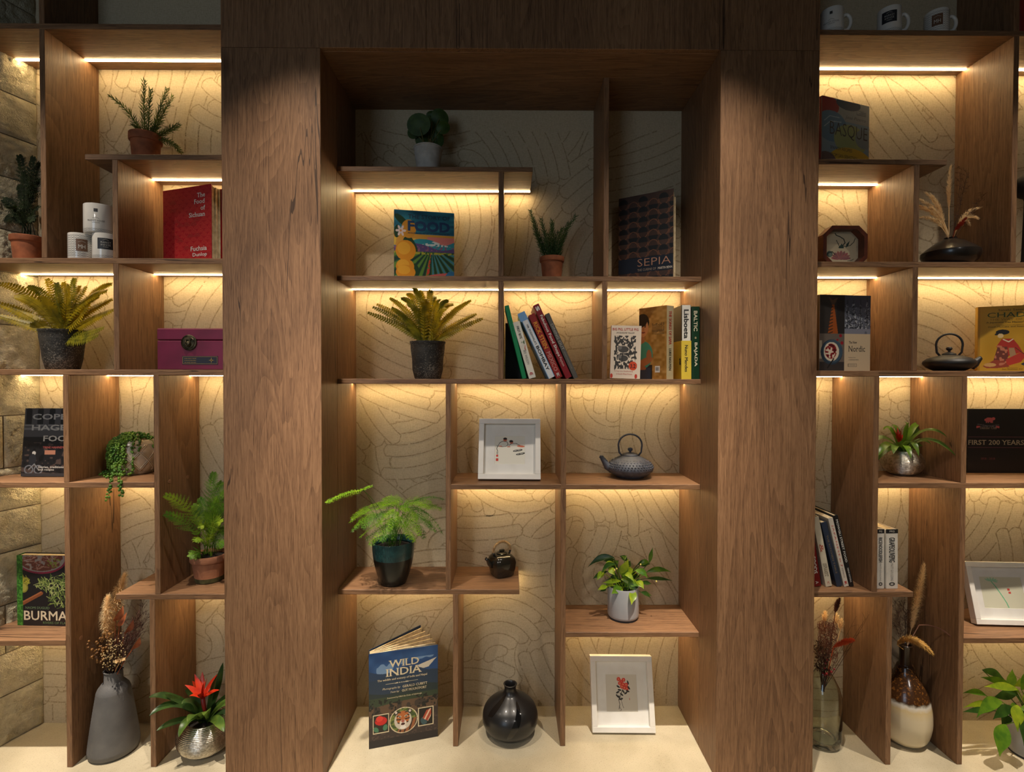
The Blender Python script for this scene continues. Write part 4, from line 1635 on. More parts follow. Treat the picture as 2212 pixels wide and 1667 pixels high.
for tx, ty in ((300, 1325), (318, 1330), (285, 1350), (270, 1370), (310, 1305), (295, 1372), (262, 1365), (275, 1392), (262, 1402), (250, 1395), (286, 1340)):
    sprig(t, inner(), L0(tx, ty, y + rnd(-.02, .03), t), HEATH, spread=.035, n=26, tuft=7, br=.0009)
t = stem_root('dried_leaf_sprig', 'rust-coloured dried leaves in the bouquet of the grey vase')
for tx, ty, ln in ((262, 1342, 34), (276, 1356, 32), (290, 1392, 30), (254, 1330, 36)):
    a_ = L0(tx - 4, ty + 10, y - .03, t)
    blade(t, a_, L0(tx + 6, ty, y - .05, t), L0(tx + 12, ty - ln + 14, y - .04, t), .030, RUST, .5, 7, base=inner(), side=Vector((.9, rnd(-.5, .5), rnd(.0, .5))))
t = stem_root('papery_flower_head', 'papery cream flower head resting on the rim of the grey vase')
cc_ = L0(258, 1430, y - .05, t)
for k in range(26):
    a = k * 2.4
    rr = .024 * (.4 + .6 * (k / 26))
    blade(t, cc_ + Vector((0, 0, -.004)), cc_ + Vector((rr * .7 * math.cos(a), rr * .7 * math.sin(a), .012)), cc_ + Vector((rr * math.cos(a), rr * math.sin(a), .006)), .008, SHELLF, .3, 4, base=inner() if k == 0 else None, name='petal')

# ---- scarlet-flowered bromeliad in a silver bowl
SILVER = M('ridged_silver', (226, 220, 208), .30, 1.0, c2=(176, 168, 154), sc=120, bs=.25, bsc=160)


def silver_bowl(t, r, h, ro):
    prof = [(r * .35, 0), (r * .55, .004)]
    n = 112
    for k in range(n + 1):
        u = k / n
        a = -1.25 + u * (1.25 + .95)
        prof.append((r * math.cos(a) ** .8 * (1.0) + .0011 * math.sin(k * math.pi / 2.0 + .4), h * (.5 + .53 * math.sin(a) / math.sin(1.1) * .93) + .002))
    zt = prof[-1][1]
    prof += [(prof[-1][0] - .004, zt + .002), (prof[-1][0] - .007, zt - .004), (prof[-1][0] - .006, zt - .02)]
    MB().lathe(prof, 60, cap1=False).build('bowl', SILVER, t, smooth='all')
    ri = prof[-1][0]
    MB().lathe([(ri, zt - .016), (ri * .5, zt - .012), (.002, zt - .010)], 24, cap0=False).build('soil', SOIL, t, smooth=True)
    return zt


BROM, BROM2 = leafm('bromeliad_green', (70, 100, 46), (44, 74, 38), .32), leafm('bromeliad_light', (104, 132, 52), (74, 104, 44), .32)
RED = M('scarlet_bract', (206, 58, 22), .4, c2=(176, 38, 20), sc=30)
strap = lambda q: min(1, .55 + q) * (1 - max(0, q - .72) / .28) ** .6 if q > .72 else min(1, .55 + q)
c = onz(432, 1640, 0)
y = c.y + .055
t = thing('potted_bromeliad', 'bromeliad with an orange-red star flower in a silver bowl on the floor', 'plant', (at(446, 1640, y).x, y, .0003))
zt = silver_bowl(t, .100, .125, .07)
ctr = (0, 0, zt - .012)
for (mx, my, tx, ty, dy, w, lt) in ((372, 1488, 321, 1506, 1.85 - y, .030, 0), (380, 1492, 322, 1546, 1.84 - y, .030, 0), (388, 1545, 338, 1578, 1.86 - y, .028, 0), (380, 1515, 356, 1500, 1.88 - y, .028, 0), (470, 1500, 482, 1430, .05, .030, 0),
                                     (458, 1490, 470, 1455, -.02, .026, 0), (490, 1490, 520, 1530, -.04, .03, 1), (470, 1540, 484, 1580, -.11, .032, 1), (405, 1530, 386, 1592, -.12, .032, 1), (425, 1525, 404, 1560, -.13, .034, 1),
                                     (415, 1500, 392, 1520, -.09, .03, 0), (490, 1520, 530, 1560, .02, .03, 0), (450, 1520, 440, 1545, -.12, .03, 1), (425, 1490, 400, 1490, .06, .03, 0), (480, 1510, 500, 1500, .04, .03, 0)):
    blade(t, Vector(ctr) + Vector((rnd(-.012, .012), rnd(-.012, .012), 0)), L0(mx, my, y + dy * .6, t), L0(tx, ty, y + dy, t), w, BROM2 if lt else BROM, .25, 14, shape=strap)
fz = L0(438, 1508, y - .02, t)
MB().tube([ctr, fz], [.006, .008], 8).build('flower_stalk', M('flower_stalk_red', (150, 34, 30), .5), t, smooth='all')
for tx, ty, dy in ((399, 1479, -.03), (409, 1503, -.06), (437, 1450, .02), (470, 1456, -.02), (474, 1490, -.04), (448, 1462, -.06), (420, 1455, .0), (428, 1500, -.08), (452, 1500, -.07), (462, 1470, .04), (415, 1470, .05), (440, 1475, -.07)):
    e = L0(tx, ty, y + dy, t)
    blade(t, fz, fz.lerp(e, .55) + Vector((0, 0, .012)), e, .019, RED, .3, 8, name='bract')

# ================================================================== centre bay: things on its shelves
def local(t):
    return lambda px, py, Y: at(px, py, Y) - t.location


# ---- pilea in a white bucket pot
y = yc(.40)
c = at(925, 360, y)
t = thing('potted_pilea', 'round-leaved plant in a ridged white pot on the unlit top shelf', 'plant', (c.x, y, Z['H'] + .0003))
Lp = local(t)
ph = at(925, 321, y).z - Z['H']
PALEPOT = M('chalky_white_pot', (206, 200, 190), .8, c2=(184, 178, 168), sc=30, bs=.3)
r = .058
prof = [(r * .72, 0), (r * .74, .003)] + [(r * (.74 + .22 * u) + (.0012 if (k in (12, 13, 15, 16)) else 0), .004 + (ph - .010) * u) for k, u in [(k, k / 19) for k in range(20)]] + [(r, ph - .005), (r * 1.02, ph - .002), (r, ph), (r * .92, ph), (r * .88, ph - .012)]
pot(t, prof, PALEPOT, ph - .012, r * .88)
PIL_ = leafm('pilea_green', (72, 100, 36), (50, 76, 28), .5)
PSTEM = leafm('pilea_stem', (150, 142, 84), (120, 116, 66))
for px, py, rx, ry, dy, tl in ((904, 268, 27, 20, -.02, -.5), (950, 253, 20, 16, .03, .6), (926, 270, 20, 17, .04, .2), (912, 300, 16, 15, .035, -.2), (944, 296, 14, 18, .03, .3), (957, 275, 18, 10, .0, .8), (893, 285, 14, 12, .02, -.4), (934, 247, 14, 8, .05, .0), (920, 285, 16, 14, .05, 0)):
    q = Lp(px, py, y + dy)
    R1, R2 = rx / F * y, ry / F * y
    base = Vector((rnd(-.015, .015), rnd(-.015, .015), ph - .012))
    mb = MB()
    mb.tube(bez(base, (base + q) / 2 + Vector(((q.x) * -.15, 0, .01)), q + Vector((0, .002, 0)), 8), .0014, 5, cap=False)
    mb.build('stem', PSTEM, t, smooth='all')
    mb = MB()
    n = 20
    ca, sa = math.cos(tl), math.sin(tl)
    vs = [q + Vector((0, -.004, 0))]
    for rr in (.55, 1.0):
        for k in range(n):
            a = 2 * math.pi * k / n
            u, v = R1 * rr * math.cos(a), R2 * rr * math.sin(a)
            vs.append(q + Vector((u * ca - v * sa, .004 * rr * rr - .35 * v, u * sa * .6 + v)))
    fs = [(0, 1 + k, 1 + (k + 1) % n) for k in range(n)] + [(1 + k, 1 + n + k, 1 + n + (k + 1) % n, 1 + (k + 1) % n) for k in range(n)]
    mb.add(vs, fs)
    mb.build('leaf', PIL_, t, smooth='all')

# ---- painted food-history book
def art_food():
    U, V, I = canvas(110, 128, (38, 120, 140))
    n, n2, n3 = vn(U, V, 9, 14, 1), vn(U, V, 34, 40, 2), vn(U, V, 5, 30, 3)
    I[:] = I + (n3[..., None] - .5) * np.array((40, 70, 60))
    put(I, V > .33, np.array((226, 160, 60)))
    put(I, (V > .36) & (U > .55) & (n > .35), (226, 132, 120))
    put(I, (V > .38) & (n < .3), (240, 196, 70))
    put(I, V > .45 + .05 * np.sin(U * 9 + 1) - .06 * np.exp(-((U - .66) / .16) ** 2), (48, 148, 160))
    put(I, (V > .42 + .25 * abs(U - .66)) & (V < .49) & (n2 > .45), (220, 226, 220))
    put(I, V > .50 + .04 * np.sin(U * 7 + 2.2), (96, 74, 122))
    put(I, (V > .50) & (n2 > .62) & (V < .60), (150, 92, 120))
    put(I, V > .575, (42, 92, 48))
    a = np.arctan2(U - .62, V - .50)
    rows = np.sin(a * 26)
    put(I, (V > .575) & (rows > .2), (96, 136, 52))
    put(I, (V > .575) & (rows < -.55), (24, 56, 40))
    put(I, (V > .58) & (V < .61) & (n2 > .4), (178, 168, 54))
    put(I, (V > .60) & (U > .62) & (rows > .5), (60, 130, 150))
    put(I, (V > .60) & (abs(a + .16) < .06) & (n2 > .3), (206, 66, 40))
    put(I, (V > .86 + .25 * (1 - U) ** 2) & (U > .45), (204, 96, 92))
    put(I, (V > .84) & (U > .82) & (V > 1.75 - U), (44, 112, 158))
    for x, y_, rx, ry, aa in ((.12, .14, .13, .05, .6), (.28, .45, .16, .05, .9), (.05, .3, .05, .09, .1), (.36, .83, .09, .05, 1.2), (.22, .49, .07, .12, -.3)):
        put(I, ell(U, V, x, y_, rx, ry, aa), (28, 66, 34))
    put(I, ell(U, V, .24, .26, .12, .13), (222, 150, 42))
    for x, y_, rx, ry in ((.19, .565, .165, .145), (.18, .79, .15, .11), (.19, .87, .16, .10)):
        put(I, ell(U, V, x, y_, rx, ry), (228, 148, 24))
        put(I, ell(U, V, x - .03, y_ - .03, rx * .65, ry * .62), (240, 172, 44))
    for k in range(6):
        aa = k * 1.047
        put(I, ell(U, V, .11 + .05 * math.cos(aa), .29 + .045 * math.sin(aa), .038, .018, aa), (240, 214, 204))
    put(I, ell(U, V, .11, .29, .018, .016), (230, 150, 60))
    put(I, ell(U, V, .03, .97, .06, .04), (236, 190, 186))
    return U, V, I


DB = (40, 62, 84)
cover_book('illustrated_food_book', 'colourful painted cookbook with big oranges on its cover, standing under the upper strip light', 851, yc(.42), 981, yc(.62), 452, Z['I'], .022, cover=(40, 96, 110), spine=(150, 120, 60), art=art_food(),
           texts=[('THE STORY OF', .58, .085, .70, .058, DB, .01), ('FOOD', .575, .215, .70, .145, (30, 66, 108), .035), ('AN ILLUSTRATED HISTORY OF EVERYTHING WE EAT', .575, .315, .70, .022, DB, .01)])

# ---- small rosemary
y = yc(.45)
c = at(1192, 590, y)
t = thing('potted_rosemary', 'small rosemary in a terracotta pot between the illustrated book and the tall divider', 'plant', (c.x, y, Z['I'] + .0003))
Lp = local(t)
ph = at(1192, 556, y).z - Z['I']
terracotta(t, .050, ph, .037)
for dx, cx, cy, tx, ty, dy in ((-.02, 1160, 520, 1145, 453, 0), (-.01, 1166, 510, 1151, 470, .03), (0, 1180, 520, 1168, 472, .02), (.0, 1188, 520, 1193, 484, -.02), (.01, 1196, 520, 1192, 475, .04), (.02, 1208, 520, 1245, 465, -.01),
                               (.02, 1206, 530, 1228, 480, .02), (.01, 1200, 530, 1215, 492, -.04), (-.01, 1182, 535, 1176, 500, -.04), (.0, 1190, 540, 1206, 500, .03), (-.02, 1172, 535, 1160, 505, .0), (.02, 1205, 535, 1222, 505, .03), (0, 1190, 540, 1185, 505, .04)):
    rosemary(t, [[(dx, 0, ph * .85), Lp(cx, cy, y + dy * .5), Lp(tx, ty, y + dy)]], RO2)

# ---- large brown book with half discs
def art_discs():
    U, V, I = canvas(90, 130, (58, 40, 32))
    n = vn(U, V, 6, 6, 5)
    I[:] += (n[..., None] - .5) * 14
    for r_ in range(9):
        for q in range(6):
            cx, cy = .09 + q * .185, .085 + r_ * .115 + (.05 if q % 2 else 0)
            d = np.hypot((U - cx), (V - cy) * 1.4)
            up = (r_ + q) % 2 == 0
            half = (V < cy) if not q % 2 else (V > cy)
            put(I, (d < .088) & half, (18, 18, 18))
            put(I, (abs(d - .09) < .006) & ~half, (104, 66, 44))
    put(I, (V > .715) & (V < .885), (20, 26, 38))
    return U, V, I


cover_book('cookbook', 'tall dark brown cookbook with black half-disc pattern, standing open beyond the tall divider', 1337, yc(.72), 1455, yc(.22), 407, Z['I'], .045, cover=(56, 38, 30), art=art_discs(), open_=.60,
           texts=[('SEPIA', .66, .775, .60, .085, (168, 122, 98), -.012), ('THE CUISINE OF', .53, .858, .34, .026, (150, 132, 116), 0), ('MARTIN BENN', .86, .858, .25, .026, (220, 206, 188), 0)])

# ---- centre fern
y = yc(.48)
c = at(924, 780, y)
t = thing('potted_fern', 'yellow-green sword fern in a black clay pot under the middle strip light', 'plant', (c.x, y, Z['J'] + .0003))
Lp = local(t)
ph = at(924, 738, y).z - Z['J']
fern_pot(t, .072, ph, .053)
for i, (tx, ty, dy, lf) in enumerate(((792, 674, -.03, 1), (803, 662, .02, 1), (812, 656, .04, 0), (841, 643, .02, 0), (845, 664, -.05, 1), (866, 645, -.03, 1), (877, 635, .05, 0), (892, 625, -.05, 1), (903, 629, .04, 0), (922, 646, -.09, 0),
                                       (931, 628, -.02, 0), (951, 649, -.06, 0), (969, 650, .02, 1), (980, 657, .05, 0), (1008, 654, .04, 0), (1019, 648, -.03, 0), (1031, 677, .04, 0), (1045, 687, -.02, 0), (940, 640, .06, 1), (912, 650, -.10, 0),
                                       (880, 660, -.09, 1), (965, 668, -.09, 0))):
    far = abs(tx - 924) > 60
    cx_, cy_ = (924 + (tx - 924) * .42, ty + (26 if far else -6))
    frond_sword(t, (rnd(-.02, .02), rnd(-.015, .015), ph * .88), Lp(cx_, cy_, y + dy * .5), Lp(tx, ty, y + dy), FG if lf else FY, L=.025, n=27 if far else 22, wid=.0092 if far else .0085)

# ---- row of leaning cookery books
BW, BK = (236, 232, 222), (30, 30, 32)
Yf = YC + .008
zb = Z['J']
# black slip-case book lying back in the dark corner
a = at(1089, 690, yc(.35))
book('black_book', 'black book standing behind the green spine in the corner by the divider', (a.x + .004, Yf + .185, zb), .075, .235, .020, 0, cover=(20, 20, 20))
b = spine_book('paperback', 'thin bright green book leaning at the left end of the slanted row', (1090.5, 660), (1099.5, 659), (1128.5, 817), (1138.5, 817), Yf, zb, .17, (0, 130, 76), soft=True,
               stexts=[('A TASTE OF THE COAST', .3, .5, .30, .3, (10, 70, 44), 0)])
b = spine_book('paperback', 'slim white paperback with a chilli drawing, second in the slanted row', (1109.5, 696), (1123.5, 691), (1143, 817), (1161, 813), Yf, zb, .16, (232, 226, 212), soft=True,
               stexts=[('FIRST BITE', .19, .5, .22, .34, (40, 40, 40), .01), ('BEE WILSON', .63, .5, .25, .34, (140, 138, 130), 0), ('45', .92, .5, .05, .5, (190, 40, 40), .02)])
sp = [o for o in b.children if o.name.startswith('spine')][0]
hh = .225
mbp = MB()
mbp.tube([(-.0008, .006, .13), (-.0008, .010, .118), (-.0008, .007, .108)], [.0006, .0016, .0004], 5)
mbp.build('chilli_print', ink((190, 40, 30)), sp)
mbp = MB()
for k in range(5):
    mbp.tube([(-.0008, .004 + .003 * k, .150 - .002 * k), (-.0008, .007 + .002 * k, .135 + .003 * k)], .0008, 4)
mbp.build('leaf_print', ink((60, 110, 60)), sp)
b = spine_book('hardback', 'white and pale blue hardback with black capitals, third in the slanted row', (1119, 678), (1135.5, 671), (1185.5, 818), (1200.5, 813), Yf, zb, .19, (150, 186, 222), spine=(228, 228, 230),
               stexts=[('MR TODIWALA\'S', .34, .5, .30, .30, (60, 60, 64), .005), ('BOMBAY', .70, .5, .37, .46, (34, 34, 38), .02)])
sp = [o for o in b.children if o.name.startswith('spine')][0]
hb = (at(1117, 678, Yf) - at(1184, 818, Yf)).length
patch(sp, .03, hb, .0, .12, (120, 168, 220))
b = spine_book('hardback', 'red hardback with orange and white condensed capitals, fourth in the slanted row', (1142, 682), (1157, 674), (1202, 818), (1218, 812), Yf, zb, .19, (150, 34, 28),
               stexts=[('§RICK STEIN', .33, .5, .42, .62, (226, 150, 44), .015), ('§MEXICO', .74, .5, .30, .58, (214, 150, 140), 0), ('BBC', .95, .5, .05, .4, BW, .01)])
b = spine_book('hardback', 'dark red hardback with white rounded title, tallest of the slanted row', (1152, 664), (1166, 656), (1223, 820), (1238, 816), Yf, zb, .20, (136, 16, 28),
               stexts=[('S', .055, .5, .06, .6, BW, .04), ('Fabulous Food Shops', .425, .5, .56, .58, BW, .012), ('Peyton', .78, .5, .12, .5, (230, 190, 180), 0)])
b = spine_book('hardback', 'grey hardback with thin pale title, last of the slanted row', (1176, 680), (1188, 674), (1240, 818), (1250, 814), Yf + .004, zb, .18, (92, 88, 82),
               stexts=[('DINING OUT', .36, .5, .40, .58, (176, 172, 164), -.005), ('GRANT HARRINGTON', .72, .5, .26, .3, (140, 136, 128), 0)])

# ---- books in the right-hand cell
def art_pig():
    U, V, I = canvas(70, 110, (232, 214, 192))
    n, n2 = vn(U, V, 22, 30, 6), vn(U, V, 30, 44, 7)
    m_ = (abs(U - .47) < .36) & (V > .19) & (V < .82)
    put(I, m_ & (n > .48), (58, 54, 50))
    put(I, m_ & (n2 > .68), (58, 54, 50))
    for x, y_, rx, ry in ((.42, .45, .20, .075), (.42, .62, .18, .07)):
        put(I, ell(U, V, x, y_, rx, ry), (232, 214, 192))
        put(I, ell(U, V, x, y_, rx * .9, ry * .86), (74, 70, 66))
        put(I, ell(U, V, x - .12, y_ - .03, rx * .35, ry * .5), (120, 114, 108))
    for k in range(12):
        put(I, ell(U, V, .47 + .36 * math.cos(k * .9), .50 + .30 * math.sin(k * 1.3), .05, .022, k), (58, 54, 50))
    put(I, ell(U, V, .75, .76, .14, .085), (214, 74, 34))
    put(I, ell(U, V, .045, .955, .045, .045), (196, 60, 40))
    put(I, ell(U, V, .86, .955, .045, .045), (196, 60, 40))
    return U, V, I


RD, DKG = (196, 62, 52), (64, 58, 54)
b = cover_book('paperback', 'small cream paperback with a pig woodcut in front of the portrait book', 1318, yc(.10), 1383, yc(.06), 704, zb, .022, cover=(226, 208, 186), art=art_pig(), roll=.03, soft=True, back=-.03,
           texts=[('BIG PIG, LITTLE PIG', .47, .075, .86, .055, RD, .01), ('JACQUELINE YALLOP', .47, .14, .60, .03, DKG, .005), ('3.2', .75, .76, .17, .075, (60, 24, 20), .01), ('A Year on a Smallholding', .45, .865, .62, .028, RD, 0), ('in South-West France', .47, .915, .52, .028, RD, 0)],
           stexts=[('BIG PIG, LITTLE PIG', .26, .5, .42, .35, RD, 0), ('JACQUELINE YALLOP', .70, .5, .36, .35, DKG, 0)])


def art_portrait():
    U, V, I = canvas(70, 170, (168, 120, 56))
    n, n2 = vn(U, V, 10, 30, 11), vn(U, V, 30, 60, 12)
    I[:] += (n[..., None] - .5) * 46
    put(I, (U < .5) & (V > .80), (46, 40, 36))
    # shirt, arms, face, hair
    put(I, ell(U, V, .10, .66, .42, .20), (70, 140, 116))
    put(I, (V > .84) & (U < .45), (56, 62, 74))
    put(I, ell(U, V, .22, .76, .30, .055, -.15), (174, 106, 62))
    put(I, ell(U, V, .38, .68, .10, .09, .4), (170, 102, 60))
    put(I, ell(U, V, .05, .83, .22, .035, .1), (166, 98, 58))
    put(I, poly(U, V, [(.02, .36), (.20, .36), (.22, .48), (.02, .52)]), (168, 104, 64))
    put(I, ell(U, V, .13, .205, .25, .125), (24, 18, 16))
    put(I, ell(U, V, .15, .28, .20, .125), (196, 132, 84))
    put(I, ell(U, V, .10, .19, .20, .075), (24, 18, 16))
    put(I, ell(U, V, -.05, .28, .08, .10), (24, 18, 16))
    for x in (.09, .23):
        put(I, ell(U, V, x, .265, .035, .009), (36, 26, 22))
        put(I, ell(U, V, x, .247, .045, .006), (40, 28, 22))
    put(I, ell(U, V, .17, .30, .03, .025), (178, 112, 70))
    put(I, ell(U, V, .16, .345, .07, .012), (128, 58, 48))
    for k in range(9):
        put(I, (abs(V - (.235 + k * .018)) < .004) & (U > .48) & (U < .93) & (n2 > .25), (76, 56, 34))
    put(I, (U > .60) & (U < .78) & (V > .82) & (V < .91), (220, 214, 204))
    put(I, (U > .62) & (U < .76) & (V > .835) & (V < .885) & (np.sin(U * 420) > 0), (40, 38, 36))
    return U, V, I


b = cover_book('hardback', 'thick brown hardback with a portrait of a person in green behind the small cream paperback', 1381, yc(.50), 1440, yc(.06), 659, zb, .046, cover=(168, 124, 64), spine=(190, 176, 140), art=art_portrait(), right_spine=True, stexts=[('§THE SONGS OF SAPA', .30, .5, .46, .36, (190, 70, 58), .01), ('§LUKE NGUYEN', .73, .5, .30, .30, (66, 60, 52), .01)])
P0 = at(1440, 700, yc(.055))
# its spine faces the room: a board across the end of the block
b2 = None
sp = [o for o in b.children if o.name.startswith('spine')][0]
bsz = (at(1440, 659, yc(.06)).z - zb)
# ---- yellow and white, and green spines at the end of the row
b = spine_book('hardback', 'hardback with half white, half yellow spine, beside the dark green one', (1472, 659), (1493, 659), (1472, 819), (1493, 819), Yf, zb, .19, (52, 42, 26), spine=(232, 228, 216),
               stexts=[('Lisboeta', .255, .5, .39, .50, (34, 34, 34), .02), ('Nuno Mendes', .72, .5, .36, .32, (40, 40, 30), .015)])
sp = [o for o in b.children if o.name.startswith('spine')][0]
hb = at(1472, 659, Yf).z - zb
tb = (at(1493, 700, Yf).x - at(1472, 700, Yf).x)
patch(sp, tb, hb, .48, 1.0, (226, 196, 62))
bcv = [o for o in b.children if o.name.startswith('back_cover')][0]
MB().box((.001, tb - .0004, .001), (.188, tb + .0004, hb * .52)).build('cover_panel', ink((206, 170, 40)), bcv)
text('a', bcv, (.014, tb + .0008, hb * .24), (-1, 0, 0), ZD, .020, .026, ink((30, 28, 24)), .03)
b = spine_book('hardback', 'dark green hardback with cream capitals, last book at the right end of the middle shelf', (1494, 662), (1511, 662), (1494, 819), (1511, 819), Yf, zb, .18, (18, 58, 36),
               stexts=[('BALTIC', .20, .5, .28, .46, (228, 220, 190), .02), ('BAJADA', .66, .5, .33, .46, (228, 220, 190), .02), ('*', .43, .5, .03, .3, (190, 180, 140), .01)])

# ---- framed ink drawing
def art_tea():
    U, V, I = canvas(80, 78, (224, 220, 206))
    D = (70, 62, 56)
    line(U, V, I, [(.10, .36), (.16, .24), (.26, .18), (.40, .20), (.44, .30), (.38, .36), (.24, .38), (.10, .36)], .009, D)
    put(I, ell(U, V, .34, .13, .065, .06), (192, 108, 82))
    put(I, ell(U, V, .34, .09, .065, .04), (44, 36, 32))
    line(U, V, I, [(.46, .34), (.56, .26), (.70, .26), (.86, .34), (.97, .36)], .009, D)
    put(I, ell(U, V, .55, .22, .06, .055), (192, 108, 82))
    put(I, ell(U, V, .54, .18, .065, .04), (44, 36, 32))
    put(I, ell(U, V, .86, .36, .13, .035, .1), (206, 112, 84))
    put(I, ell(U, V, .18, .36, .06, .018), (206, 112, 84))
    put(I, ell(U, V, .46, .38, .06, .02), (196, 120, 96))
    for x, y_ in ((.70, .52), (.82, .50), (.80, .64), (.90, .62)):
        put(I, ell(U, V, x, y_, .10, .035, -.2), (60, 58, 56))
        put(I, ell(U, V, x - .01, y_ - .005, .06, .015, -.2), (170, 168, 160))
    for k in range(7):
        line(U, V, I, [(.07 + .015 * math.sin(k * 2), .34 + k * .045), (.09 - .015 * math.sin(k), .37 + k * .045)], .010, (48, 44, 40))
    put(I, (abs(U - .08) < .035) & (abs(V - .70) < .035), (196, 66, 56))
    put(I, (abs(U - .08) < .038) & (abs(V - .84) < .05), (196, 66, 56))
    return U, V, I


frame('white box frame with a small ink drawing of two figures, leaning on the middle shelf', (1032, 1039), (1168, 1040), Z['K'], .246, .27, .021, .030, WHITE, art=art_tea(), art_box=(.21, .20, .80, .76))

# ---- hobnail teapot
def teapot(label, px, py, zs, R0, H, spout_dir, base, body_prof, hob=False, mat=IRON, lid_r=.34, spout=True, handle_h=1.0, knob=True, hw=.56, rot_=0.0, name='teapot', sk=1.0):
    c = onz(px, py, zs) if base is None else base
    t = thing(name, label, 'teapot', (c[0], c[1], zs + .0003), (0, 0, rot_))
    MB().lathe([(r * R0, z * H) for r, z in body_prof], 48).build('body', mat, t, smooth=50)
    if hob:
        mb = MB()
        for row, (r, z) in enumerate(((.97, .42), (.99, .50), (.96, .58), (.89, .67), (.79, .75), (.67, .82), (.55, .88))):
            n = int(46 * r)
            for k in range(n):
                a = 2 * math.pi * (k + .5 * (row % 2)) / n
                mb.ball((r * R0 * math.cos(a), r * R0 * math.sin(a), z * H), .0034, 6, 4)
        mb.build('hobnails', mat, t, smooth='all')
    lz = body_prof[-1][1] * H
    lr = lid_r * R0
    lid = MB().lathe([(lr, lz - .001), (lr * 1.05, lz + .002), (lr * .98, lz + .006), (lr * .5, lz + .011), (lr * .12, lz + .013)], 36).build('lid', mat, t, smooth=True)
    if knob:
        MB().lathe([(.004, lz + .012), (.0045, lz + .017), (.0095, lz + .022), (.0105, lz + .026), (.008, lz + .031), (.001, lz + .033)], 18).build('lid_knob', mat, lid, smooth=True)
    s = spout_dir
    if spout:
        P = [Vector((s * R0 * .80, 0, H * .42)), Vector((s * R0 * (.8 + .22 * sk), 0, H * .52)), Vector((s * R0 * (.8 + .35 * sk), 0, H * (.42 + .32 * sk))), Vector((s * R0 * (.8 + .47 * sk), 0, H * (.42 + .51 * sk))), Vector((s * R0 * (.8 + .54 * sk), 0, H * (.42 + .55 * sk)))]
        MB().tube(P, [.022, .0165, .0115, .0088, .0072], 14).build('spout', mat, t, smooth='all')
    P = []
    for k in range(25):
        a = math.pi * (-.10 + 1.20 * k / 24)
        P.append(Vector((hw * R0 * math.cos(a) * (1.0 + .05 * math.sin(a)), 0, lz - .004 + handle_h * R0 * (.42 + .46 * math.sin(a)) - (.0 if 0 < k < 24 else .012))))
    P = [Vector((hw * R0 * .62, 0, lz - .006))] + P + [Vector((-hw * R0 * .62, 0, lz - .006))]
    MB().tube(P, .0038, 10).build('handle', mat, t, smooth='all')
    for sg in (-1, 1):
        MB().box((sg * hw * R0 * .62 - .004, -.006, lz - .014), (sg * hw * R0 * .62 + .004, .006, lz), .001).build('handle_lug', mat, t)
    return t


HOBM = M('grey_cast_iron', (78, 82, 92), .5, c2=(60, 62, 70), sc=50, bs=.2, bsc=220)
teapot('grey hobnail cast-iron teapot with hoop handle on the middle shelf', 1361, 1030, Z['K'], .094, .090, -1, None,
       [(.52, 0), (.60, .02), (.62, .06), (.80, .16), (.96, .30), (1.0, .42), (.99, .50), (.93, .62), (.80, .76), (.62, .88), (.44, .97), (.38, 1.0)], hob=True, mat=HOBM, handle_h=1.12, hw=.52)

# ---- asparagus fern in a dark green pot
c = onz(850, 1262, Z['L'])
y = c.y + .02
t = thing('potted_asparagus_fern', 'bright feathery asparagus fern in a dark green glazed pot', 'plant', (at(850, 1250, y).x, y, Z['L'] + .0003))
Lp = local(t)
ph = .168
r = .083
PETROL = M('petrol_glaze', (38, 78, 78), .28, c2=(30, 62, 64), sc=30, coat=.3, bs=.25, bsc=160)
DARKGL = M('black_green_glaze', (22, 26, 24), .35, c2=(16, 18, 17), sc=20, coat=.2)
sh_ = [(u, r * (.60 + .40 * (1 - (1 - u) ** 2.2))) for u in np.linspace(0, 1, 16)]
MB().lathe([(r * .52, 0)] + [(q, .002 + u * ph * .60) for u, q in [(u, rr) for u, rr in sh_ if u <= 1.0][:0]] + [(r * (.60 + .40 * (1 - (1 - u * .62) ** 2.2)), .002 + u * ph * .62) for u in np.linspace(0, 1, 10)], 48, cap1=False).build('pot_base', DARKGL, t, smooth=True)
pot(t, [(r * (.60 + .40 * (1 - (1 - u) ** 2.2)), .002 + u * ph) for u in np.linspace(.62, 1, 8)] + [(r * .985, ph + .003), (r * .95, ph), (r * .90, ph - .02)], PETROL, ph - .02, r * .9)
AF, AF2 = leafm('asparagus_green', (140, 182, 30), (104, 152, 26)), leafm('asparagus_deep', (92, 142, 32), (64, 112, 28))
SPY = [((786, 1060), (745, 1060), (703, 1088), -.05, 1), ((790, 1056), (800, 1050), (803, 1050), -.05, 1)]


def asp(sx, sy, mx, my, tx, ty, dy, m_, L=.048, n=13):
    s0, s1, s2 = Lp(sx, sy, y + dy * .6), Lp(mx, my, y + dy * .8), Lp(tx, ty, y + dy)
    base = Vector((rnd(-.03, .03), rnd(-.03, .03), ph - .02))
    mb = MB()
    mb.tube(bez(base, Vector(((base.x + s0.x) * .5, (base.y + s0.y) / 2, max(base.z, s0.z) * .75 + .03)), s0, 8), .0009, 4, cap=False)
    mb.build('stalk', AF2, t)
    frond_bi(t, s0, s1, s2, m_, L=L, n=n, start=.02, upv=(rnd(-.25, .25), rnd(-.45, .1), 1), nl=8, ll=.011, stalk=.0009, lw=.07)


